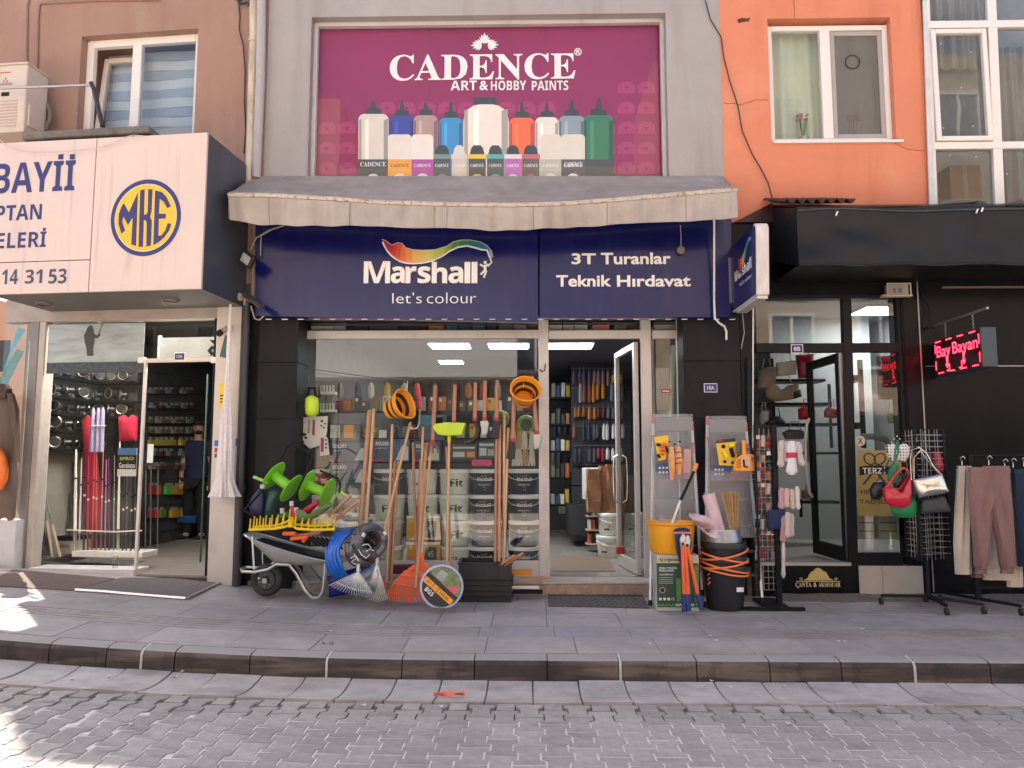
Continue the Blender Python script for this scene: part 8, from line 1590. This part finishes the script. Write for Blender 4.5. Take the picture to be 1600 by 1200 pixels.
q = [gpr(-30, 916), gpr(116, 924), gpr(180, 905), gpr(20, 892)]; quadsheet('brown_mat', 'flat brown mat at the left beside the grey entrance carpet', q, mat('mat_brown', (.13, .085, .07), .9, var=.2, scale=10, bump=.5), .008, 'door mat')
# ------------------------------------------------------------------ step ladders
M_rail = mat('ladder_white', (.72, .70, .68), .35, .2); M_redb = mat('ladder_red', (.45, .015, .05), .4); M_stp = mat('ladder_step', (.05, .05, .053), .5); M_wrap = None
def film(name, a_):
    m = bpy.data.materials.new(name); m.use_nodes = True; b = m.node_tree.nodes['Principled BSDF']; b.inputs['Base Color'].default_value = (.52, .5, .49, 1); b.inputs['Roughness'].default_value = .22; b.inputs['Alpha'].default_value = a_
    tc = m.node_tree.nodes.new('ShaderNodeTexCoord'); nz = m.node_tree.nodes.new('ShaderNodeTexNoise'); nz.inputs['Scale'].default_value = 7; nz.inputs['Distortion'].default_value = 2; bp = m.node_tree.nodes.new('ShaderNodeBump'); bp.inputs['Strength'].default_value = .35; bp.inputs['Distance'].default_value = .02
    L = m.node_tree.links; L.new(tc.outputs['Object'], nz.inputs[0]); L.new(nz.outputs[0], bp.inputs['Height']); L.new(bp.outputs[0], b.inputs['Normal']); MATS[name] = m; return m
M_film = film('ladder_film', .25)
YLt, YLf = -.08, -.62
def ladder(lab, lt, lb, rt, rb_2, steps, cover, posters, YO=0.):
    t = T('step_ladder', lab, 'ladder', P((lb[0]+rb_2[0])/2, lb[1], YLf), 'plastic wrapped step ladders')
    def yv(v): return YLf+(YLt-YLf)*(lb[1]-v)/(lb[1]-lt[1])
    def rl_(a, b, v): return a[0]+(b[0]-a[0])*(v-a[1])/(b[1]-a[1])
    for a, b in ((lt, lb), (rt, rb_2)):
        mk('rail', G().tube([P(a[0], a[1], yv(a[1])), P(b[0], b[1]-6, yv(b[1]-6))], .014, 6), M_rail, t, smooth=True); mk('foot_cap', G().tube([P(b[0], b[1]-8, yv(b[1]-8)), P(b[0], b[1], yv(b[1]))], .020, 6), M_blk, t)
        for v0, v1 in ((a[1]-1, a[1]+13), (a[1]+32, a[1]+50)): mk('red_sleeve', G().tube([P(rl_(a, b, v0), v0, yv(v0)), P(rl_(a, b, v1), v1, yv(v1))], .019, 8), M_redb, t, smooth=True)
        mk('rear_leg', G().tube([P(a[0]+3, a[1]+40, yv(a[1])+.02), P(b[0]+2, b[1]-22, -.06)], .012, 6), M_grym, t)
    for v in steps:
        a = P(rl_(lt, lb, v), v, yv(v)); b = P(rl_(rt, rb_2, v), v, yv(v)); mk('step', G().box(a.x+.01, b.x-.01, a.y-.02, a.y+.09, a.z-.022, a.z), M_stp, t, bev=.006)
    mk('top_plate', G().box(P(lt[0], lt[1], YLt).x+.005, P(rt[0], lt[1], YLt).x-.005, YLt-.05, YLt+.05, P(lt[0], lt[1]+26, YLt).z, P(lt[0], lt[1]+3, YLt).z), mat('top_plate_grey', (.13, .13, .135), .3, coat=.4), t, bev=.02, seg=2)
    u0, v0, u1, v1 = cover
    def fw(a_, b_):
        v = v0+(v1-v0)*b_; l = rl_(lt, lb, v)-2; r = rl_(rt, rb_2, v)+2; p = P(l+(r-l)*a_, v, yv(v)-.04); p.y += .008*math.sin(a_*7+b_*9)+.004*math.sin(a_*5-b_*21)-.015*math.sin(a_*PI); return p
    mk('plastic_film', G().shell(fw, 24, 40, .002), M_film, t, smooth=True)
    a, b, c, d = posters; yp = yv((b+d)/2)-.075
    mk('backing_card', G().pbox(a, b, c, d, yp+.008, .004), mat('card_backing', (.20, .19, .19), .4), t); mk('blue_card', G().prism([px(u, v, yp) for u, v in ((a, d-24), (a+(c-a)*.55, d-24), (a+(c-a)*.46, d), (a, d))], yp, yp+.004), mat('card_blue', (.07, .12, .28), .4), t)
    mk('pink_card', G().prism([px(u, v, yp) for u, v in ((a+(c-a)*.56, d-20), (c, b+2), (c, d), (a+(c-a)*.48, d))], yp, yp+.004), mat('card_pink', (.52, .30, .27), .45, var=.1, scale=14), t)
    for q in range(6): mk('printed_icon', G().lathe([(.012, 0), (.012, .001)], P(a+7+(q % 3)*5.5, d-17+(q//3)*7, yp-.001), 8, Matrix.Rotation(PI/2, 4, 'X')), M_face, t)
    return t
ladder('left step ladder wrapped in grey film right of the shop door', (1021, 649), (1016, 946), (1081, 660), (1097, 930), (777, 815, 852, 890), (0, 647, 0, 822), (1024, 700, 1080, 748))
ladder('right step ladder wrapped in grey film against the black cladding', (1105, 652), (1103, 948), (1165, 662), (1191, 942), (779, 820, 860, 897), (0, 650, 0, 840), (1111, 700, 1171, 751))
def card_item(lab, poly, Y, m, cat, nm, bits=()):
    t = T(nm, lab, cat, P(poly[0][0], max(p[1] for p in poly), Y)); mk('backing', G().prism([px(u, v, Y) for u, v in poly], Y, Y+.005), m, t)
    for kind, a, b, c, d, r, mm in bits: mk(kind, G().tube([P(a, b, Y-.012), P((a+c)/2, (b+d)/2, Y-.016), P(c, d, Y-.012)], r, 7), mm, t, smooth=True)
    return t
M_ycd = mat('card_yellow', (.80, .50, .03), .45, var=.05); M_oit = mat('item_orange', (.85, .30, .04), .45, var=.08)
card_item('yellow and green card with orange hose fittings on the left ladder', [(1022, 683), (1044, 680), (1045, 692), (1040, 718), (1029, 720), (1026, 706)], -.42, M_ycd, 'tool card', 'fitting_card', [('fitting', 1035, 694, 1042, 695, .02, M_rdo), ('fitting', 1032, 702, 1038, 702, .02, M_rdo), ('fitting', 1034, 708, 1038, 709, .018, M_rdo), ('black_clip', 1026, 694, 1032, 696, .015, M_blk), ('black_clip', 1041, 698, 1044, 708, .012, M_blk), ('black_clip', 1028, 710, 1031, 715, .014, M_blk)])
t = T('orange_gloves', 'orange work gloves in clear wrap hanging on the left ladder', 'gloves', P(1052, 748, -.45))
for u, v0, v1, w_ in ((1049, 698, 750, 5), (1060, 698, 742, 5.5)): mk('glove', loft(interp([(u, v0, w_*.6, .02, 0), (u, v0+15, w_, .03, 0), (u+1, v1-18, w_, .03, 0), (u+1, v1, w_*.5, .015, 0)]), -.44, 12), mat('glove_orange', (.82, .38, .16), .7, var=.12, scale=16), t, smooth=True)
for v in (707, 716, 724): mk('dark_strap', G().tube([P(1055, v, -.475), P(1065, v-1, -.475)], .004, 5), M_blk, t)
for u, v in ((1046, 690), (1054, 694), (1062, 690)): mk('printed_ink', G().ball(P(u, v, -.46), (.014, .004, .008), 6, 4), M_blk, t)
pk_ = T('pink_card', 'pink instruction card beside the orange gloves on the left ladder', 'card', P(1074, 740, -.44)); mk('card', G().prism([px(u, v, -.42) for u, v in ((1069, 702), (1079, 702), (1079, 738), (1066, 740))], -.42, -.416), MATS['card_pink'], pk_)
card_item('yellow drill bit card hanging on the right ladder', [(1119, 693), (1150, 690), (1152, 722), (1146, 728), (1124, 727)], -.42, M_ycd, 'tool card', 'drill_card', [('drill_part', 1128, 697, 1132, 698, .018, M_blk), ('drill_part', 1142, 700, 1146, 714, .02, M_blk), ('yellow_part', 1130, 706, 1135, 714, .02, mat('part_yellow', (.9, .7, .02), .4)), ('drill_part', 1131, 720, 1134, 722, .014, M_blk), ('yellow_part', 1140, 697, 1146, 696, .02, MATS['part_yellow']), ('card_tip', 1143, 722, 1147, 724, .012, M_blk)])
t = T('card_header', 'black header card with a red word above the yellow drill card', 'card', P(1135, 692, -.43)); mk('card', G().prism([px(u, v, -.40) for u, v in ((1119, 688), (1149, 684), (1149, 690), (1119, 693))], -.40, -.396), M_ink, t); mk('red_word', G().pbox(1121, 688, 1130, 690, -.403, .002), M_red, t)
t = T('orange_dustpan', 'orange dustpan hanging on the right ladder', 'dustpan', P(1168, 736, -.45)); Y = -.47
arch = [(1148, 735)]+[(1168-20*math.cos(k*PI/12), 729-18*math.sin(k*PI/12)) for k in range(13)]+[(1188, 735)]
mk('pan_wall', G().tube([P(u, v, Y-.02) for u, v in arch], .014, 6), M_obk, t, smooth=True); mk('pan_floor', G().prism([px(u, v, Y) for u, v in arch], Y, Y+.008), M_obk, t); mk('pan_lip', G().pbox(1148, 731, 1188, 736, Y-.05, .05), M_obk, t, bev=.005)
mk('handle', G().tube([P(1163, 712, Y-.01), P(1162, 688, Y-.01)], [.022, .02], 8), M_obk, t, smooth=True); mk('front_label', G().prism([px(u, v, Y-.03) for u, v in ((1157, 713), (1173, 711), (1175, 732), (1158, 733))], Y-.03, Y-.026), mat('label_peach', (.75, .42, .25), .5), t)
mk('hook_print', G().tube([P(1162, 718, Y-.034), P(1163, 729, Y-.034), P(1168, 730, Y-.034)], .009, 6), M_blk, t, smooth=True)
t = T('grey_trowel', 'grey bladed trowel hanging left of the orange dustpan', 'trowel', P(1153, 712, -.45)); mk('blade', G().pbox(1150, 692, 1158, 708, -.44, .01), mat('blade_dark', (.10, .12, .14), .4, .4), t)
# pruning pole
t = T('pruning_pole', 'black and white telescopic pole with orange tip standing in the orange tub', 'pole', P(1048, 822, -.75)); a, b, c = P(1048, 824, -.74), P(1063, 782, -.70), P(1084, 737, -.62); mk('white_tube', G().cyl(a, b, .011, n=8), M_rail, t, smooth=True); mk('black_tube', G().cyl(b, c, .015, n=8), M_blk, t, smooth=True); mk('orange_tip', G().tube([c, P(1087, 729, -.6), P(1089, 724, -.6)], [.018, .022, .014], 8), M_oit, t, smooth=True)
# green printed box + orange tub
YGn = -.83; x0, x1 = px(1026, 905, YGn)[0], px(1092, 905, YGn)[0]; z1 = px(1058, 867, YGn)[1]
t = T('chainsaw_box', 'dark green printed cardboard box standing under the orange tub', 'box', ((x0+x1)/2, YGn, .15)); M_bxw = mat('box_side', (.48, .43, .39), .6, var=.12, scale=12); yy = YGn
bb_ = mk('carton', G().box(x0, x1, yy, yy+.30, .152, z1), M_bxw, t, bev=.004)
def pf(nm, u0, v0, u1, v1, m, y=-.0015): return mk(nm, G().pbox(u0, v0, u1, v1, YGn+y-.001, .001), m, t)
pf('green_face', 1026.5, 880, 1091.5, 949, mat('box_green', (.025, .065, .04), .5, var=.08)); pf('cream_header', 1026.5, 869, 1091.5, 880, mat('box_header', (.58, .50, .32), .5))
pf('light_green_block', 1057, 904, 1064, 940, mat('green_light', (.12, .25, .04), .5), -.003); pf('light_green_block', 1086, 884, 1091, 940, MATS['green_light'], -.003)
tx('urgancıoğ', 1038, 871, 1066, 878, YGn-.004, M_ink, t, off=.015); mk('logo_mark', G().tube([P(1031, 872, YGn-.005), P(1032, 876, YGn-.005), P(1034, 877.5, YGn-.005), P(1035.5, 873, YGn-.005)], .004, 5), M_ink, t)
tx(bold('ORGU TEKSTIL'), 1030, 886, 1058, 889, YGn-.004, M_face, t); tx(bold('PAKLANDI'), 1030, 890, 1053, 893, YGn-.004, M_face, t); tx('ozellikler', 1030, 896, 1053, 899, YGn-.004, M_lid, t)
for v in (902, 905, 908, 911): pf('text_line', 1030, v, 1052, v+.8, MATS['print_pale'], -.003)
mk('round_seal', G().lathe([(.028, 0), (.028, .001)], P(1035, 922, YGn-.002), 16, Matrix.Rotation(PI/2, 4, 'X')), MATS['card_pink'], t); mk('seal_core', G().lathe([(.020, 0), (.020, .001)], P(1035, 922, YGn-.004), 16, Matrix.Rotation(PI/2, 4, 'X')), M_ink, t)
for u in (1030, 1036.5, 1043): pf('icon_square', u, 934, u+4, 938, M_face, -.003)
tx('CE', 1049, 934, 1054, 938, YGn-.004, M_lid, t)
for k in range(12): mk('leaf_print', G().add([P(1027+k*5.3, 948, YGn-.004), P(1030+k*5.3, 942, YGn-.004), P(1033+k*5.3, 946, YGn-.004)], [(0, 1, 2)]), mat('leaf_green', (.10, .28, .05), .5), t, fixn=False)
tx(bold('GARDEN'), 1056, 943, 1084, 947, YGn-.005, M_face, t)
MS = Matrix.Translation((x0-.002, 0, 0)) @ Matrix.Rotation(-PI/2, 4, 'Z')
for a, b, c, e, m in ((.56, .60, .25, .40, M_teal), (.60, .63, .50, .62, MATS['print_grey']), (.70, .73, .30, .42, MATS['print_grey'])): mk('side_print', G().box(a, b, -.001, 0, c, e).xf(MS), m, t)
t = T('orange_tub', 'round orange plastic tub standing on the green box', 'tub', ((x0+x1)/2, YGn+.14, z1)); cxx = (px(1014, 818, YGn)[0]+px(1095, 818, YGn)[0])/2; rt = (px(1095, 822, YGn)[0]-px(1014, 822, YGn)[0])/2; hh = px(1055, 818, YGn)[1]-z1
M_otb = mat('tub_orange', (.90, .38, .012), .32, var=.03)
mk('shell', G().lathe([(rt*.80, 0), (rt*.83, .01), (rt*.94, hh-.03), (rt, hh-.02), (rt+.004, hh), (rt-.008, hh), (rt*.91, hh-.03), (rt*.80, .012), (.01, .012)], (cxx, YGn+.20, z1+.004), 36, caps=False), M_otb, t, smooth=True); mk('base', G().lathe([(.01, 0), (rt*.80, 0)], (cxx, YGn+.20, z1+.004), 36, caps=False), M_otb, t)
# bolt cutters
YC = YGn-.16
def cutter(lab, hu, hv, legs):
    t = T('bolt_cutter', lab, 'bolt cutter', P(hu, 955, YC), 'bolt cutters against the green box'); mk('jaw', G().prism([px(u, v, YC+.03) for u, v in ((hu-4, hv+16), (hu-5, hv+4), (hu-1, hv-4), (hu+3, hv-3), (hu+5, hv+6), (hu+3, hv+16))], YC+.02, YC+.045), M_stl, t, bev=.004)
    mk('pivot', G().cyl(P(hu, hv+12, YC+.01), P(hu, hv+12, YC+.06), .014, n=10), M_irn, t)
    for (a, b), (c, d), (e, f) in legs:
        mk('handle', G().tube([P(a, b, YC+.03), P(c, d, YC)], .0165, 8), M_rdo, t, smooth=True); mk('grip', G().tube([P(c, d, YC), P(e, f, YC-.01)], .0225, 8), mat('grip_blue', (.012, .035, .17), .5), t, smooth=True)
cutter('left orange bolt cutter with blue grips', 1067, 838, [((1066, 852), (1069, 928), (1069, 956)), ((1070, 852), (1076, 928), (1076, 955))])
cutter('right orange bolt cutter with splayed blue grips', 1074, 840, [((1074, 854), (1090, 928), (1096, 952)), ((1071, 900), (1074, 930), (1075, 945))])
t = T('tool_sleeve', 'dark blue card sleeve hanging over the tub rim behind the bolt cutters', 'card', P(1066, 870, YC+.1)); mk('card', G().prism([px(u, v, YC+.1) for u, v in ((1053, 828), (1078, 827), (1081, 848), (1076, 880), (1062, 880), (1056, 858))], YC+.10, YC+.105), mat('sleeve_navy', (.02, .03, .10), .4), t); mk('red_strip', G().pbox(1052, 831, 1080, 834, YC+.095, .003), mat('strip_pink', (.75, .2, .16), .5), t); mk('cap', G().tube([P(1054, 829, YC+.1), P(1062, 826, YC+.1), P(1070, 826, YC+.1), P(1078, 829, YC+.1)], .012, 6), mat('sleeve_navy', (.02, .03, .10), .4), t, smooth=True)
# black bucket stack with orange tubes, steel buckets, straw broom, pink roll
bx_, by_ = gp(1141, 957, .15); by_ += .19
M_bb = mat('bucket_black', (.013, .013, .018), .38, var=.1)
def bkt(lab, z0, h, r0, r1, m, M_h=M_irn, n=36, cut=False):
    t = T('bucket', lab, 'bucket', (bx_, by_, z0), 'stacked buckets'); mk('body', G().lathe([(r0, 0), (r1, h-.05), (r1+.01, h-.048), (r1+.01, h-.02), (r1+.006, h), (r1-.004, h), (r1-.006, h-.02), (r0-.004, .005), (.01, .005)], (bx_, by_, z0), n, caps=False), m, t, smooth=True)
    for q in (h-.09, h-.07): mk('ridge', G().lathe([(r0+(r1-r0)*q/h, q), (r0+(r1-r0)*q/h+.006, q+.006), (r0+(r1-r0)*q/h, q+.012)], (bx_, by_, z0), n, caps=False), m, t, smooth=True)
    return t
zA = px(1141, 851, -.95)[1]
k1 = bkt('lowest black bucket with a small price label', .152, .40, .165, .195, M_bb); mk('price_label', G().pbox(1151, 918, 1162, 925, by_-.185, .004).xf(Matrix.Translation((0, 0, 0))), M_face, k1)
bkt('middle black bucket of the nested stack inside the orange tubes', .26, .38, .160, .198, M_bb); bkt('upper black bucket rim of the nested stack under the steel buckets', .36, zA-.36, .158, .200, M_bb)
M_zb = mat('bucket_zinc', (.30, .33, .36), .3, .8, var=.1); zt3 = px(1136, 836, -.9)[1]
for k in range(3): bx_ -= .006; bkt(['lower', 'middle', 'top'][k]+' of the three nested zinc buckets under the straw broom', zA-.1+k*.03, .09+(zt3-zA)-.02+k*.005, .15, .168-.002*k, M_zb)
bx_ += .018
def oring(z, ph, tilt, span, lab):
    t = T('orange_tube', lab, 'tube', (bx_, by_, z), 'orange tubes looped round the black buckets'); r = .218
    mk('tube', G().tube([(bx_+r*math.cos(a), by_+r*math.sin(a), z+tilt*math.cos(a-ph)) for a in [-PI/2-span/2+.0+ph*0+span*k/28 for k in range(29)]], .0095, 8), mat('tube_orange', (.85, .22, .06), .4, var=.05), t, smooth=True)
for k, (v, ph, tl_, sp_) in enumerate(((868, .3, .05, 4.2), (873, 2.8, .045, 4.4), (883, .4, .04, 4.2), (889, 2.9, .05, 4.4), (895, 2.7, .04, 4.0))): oring(px(1140, v, by_-.2)[1], ph, tl_, sp_, 'orange flexible tube, %s from the top round the black buckets' % ['first', 'second', 'third', 'fourth', 'fifth'][k])
t = T('coiled_orange_strap', 'small bundle of orange tube ends left of the black buckets', 'tube', P(1109, 915, -.7))
for k in range(4): mk('tube_end', G().tube([P(1106, 892+k*7, -.75), P(1109, 889+k*7, -.78), P(1112, 887+k*7, -.75)], .009, 6), MATS['tube_orange'], t, smooth=True)
t = T('straw_broom', 'straw broom standing head up in the zinc buckets', 'broom', P(1146, 836, -.72)); g = G()
for k in range(150):
    a = R.uniform(-1, 1); b = R.uniform(-1, 1); a0 = P(1147+a*4.5, 836, -.74+b*.03); a1 = P(1140.5+a*14, 769+R.uniform(-1.5, 3)+abs(a)*2, -.72+b*.07); mid = a0.lerp(a1, .35)+Vector((0, 0, 0)); g.tube([a0, mid, a1], [.003, .0035, .0028], 4)
mk('straw', g, mat('straw', (.46, .27, .12), .8, var=.25, scale=30, rand=.0), t, kind='stuff')
g = pillow(dens([(1142, 836), (1138, 810), (1128, 772), (1140, 770), (1154, 772), (1154, 810), (1152, 836)]), -.725, .07); mk('straw_core', g, mat('straw_dark', (.36, .20, .085), .85, var=.35, scale=60, stretch=(6, 6, .4)), t, smooth=True)
for v in (824, 830, 834): mk('binding', G().tube([(P(1147, v, -.735).x+.038*math.cos(q*PI/6), -.735+.042*math.sin(q*PI/6), P(1147, v, -.735).z) for q in range(12)], .0035, 5, closed=True), mat('binding_red', (.3, .13, .06), .6), t)
t = T('cloth_roll', 'pale pink rolled cloth standing tilted in the buckets', 'cloth roll', P(1122, 835, -.75)); a, b = P(1126, 838, -.74), P(1107, 772, -.72)
mk('roll', G().tube([a, a.lerp(b, .5), b], [.055, .06, .06], 16), mat('pink_fabric', (.66, .47, .50), .85, var=.08, scale=10, bump=.4, bscale=20), t, smooth=True); mk('roll_end', G().tube([b+(b-a).normalized()*.002+Vector((.05*math.cos(q*.6)*(1-q/26), .05*math.sin(q*.6)*(1-q/26), 0)) for q in range(22)], .005, 5), mat('pink_edge', (.5, .36, .4), .8), t)
t = T('pink_cloth', 'loose pale pink cloth draped over the tub and bucket rims', 'cloth', P(1100, 835, -.8))
def pkc(a_, b_):
    u = 1077+46*a_; v = (801+10*a_)+b_*(6+26*math.sin(min(1, a_*1.1)*PI/2)); return P(u, v, -.80+.05*math.sin(a_*9+b_*4)+.03*math.sin(b_*8+a_*3))
mk('fabric', G().shell(pkc, 30, 16, .004), MATS['pink_fabric'], t, smooth=True)
# ------------------------------------------------------------------ litter on the street
t = T('orange_wrapper', 'crushed orange paper strip lying on the street pavers', 'litter'); x, y = gp(702, 1087, 0); t.matrix_world = Matrix.Translation((x, y, .006)); WM[t.name] = t.matrix_world.copy()
mk('paper', G().shell(lambda a, b: Vector((x-.10+.2*a, y-.012-.016*a+b*(.008+.034*a), .012+.012*math.sin(a*9+b*5)+.006*a)), 12, 4, .002), mat('wrapper_orange', (.80, .14, .04), .5), t)
M_lit = mat('litter_white', (.62, .58, .54), .7)
spots_ = [(258, 1062, 0), (284, 1061, 0), (303, 1063, 0), (273, 1066, 0), (56, 1106, 0), (204, 1144, 0), (170, 1070, 0), (112, 1078, 0), (568, 1105, 0), (689, 1106, 0), (641, 1065, 0), (1112, 1066, 0), (1140, 1072, 0), (1014, 1007, .15), (1108, 995, .15), (1118, 1002, .15), (1310, 1003, .15), (1321, 1004, .15), (1225, 1071, 0), (1232, 1133, 0), (517, 990, .15), (1188, 974, .15), (1348, 984, .15)]
for u, v, z in spots_:
    z0_ = z
    x, y = gp(u, v, z); z += rise(x, y)+(.004 if z else .006)
    if -2.55 > y > -3.04 and z < .1: z += -.015
    g = G().shell(lambda a, b: Vector(((a-.5)*.035, (b-.5)*.016, .006+.004*math.sin(a*5+b*3))), 4, 3, .002).xf(Matrix.Translation((x, y, z)) @ Matrix.Rotation(R.uniform(0, 3), 4, 'Z')); mk('paper_scrap', g, M_lit, None, label='tiny pale paper scrap on the %s, %s from the left' % ('pavement' if z0_ else 'street', ORD[sum(1 for s_ in spots_ if bool(s_[2]) == bool(z0_) and s_[0] < u)]), cat='litter', group='paper scraps on the ground')
t = T('weed', 'small green weed growing on top of the kerb at the pale joint', 'weed'); x, y = gp(511, 1008, .15); t.matrix_world = Matrix.Translation((x, y, .15)); WM[t.name] = t.matrix_world.copy()
for k in range(16):
    a = R.uniform(0, 2*PI); l = R.uniform(.02, .05); ph = R.uniform(.1, .7); p = Vector((x+R.uniform(-.03, .03), y+R.uniform(-.015, .02), .152)); d = Vector((math.cos(a)*math.cos(ph), math.sin(a)*math.cos(ph), math.sin(ph))); s_ = d.cross(Vector((0, 0, 1))).normalized()*l*.28
    mk('leaf', G().add([p, p+d*l*.5+s_, p+d*l, p+d*l*.5-s_], [(0, 1, 2, 3)]), mat('weed_green', (.06, .12, .035), .6, var=.3, scale=40), t, fixn=False)

for n in ('reel_green', 'orange_silicone', 'tub_orange', 'rake_orange', 'rake_yellow', 'hose_blue', 'lime_plastic', 'rubber', 'mat_rubber', 'ladder_white', 'kit_rim', 'box_side'):
    stain(MATS[n], (.34, .29, .25), .16, (1, 1, 1), .46, .78, 9)      # street dust on goods that stand outdoors
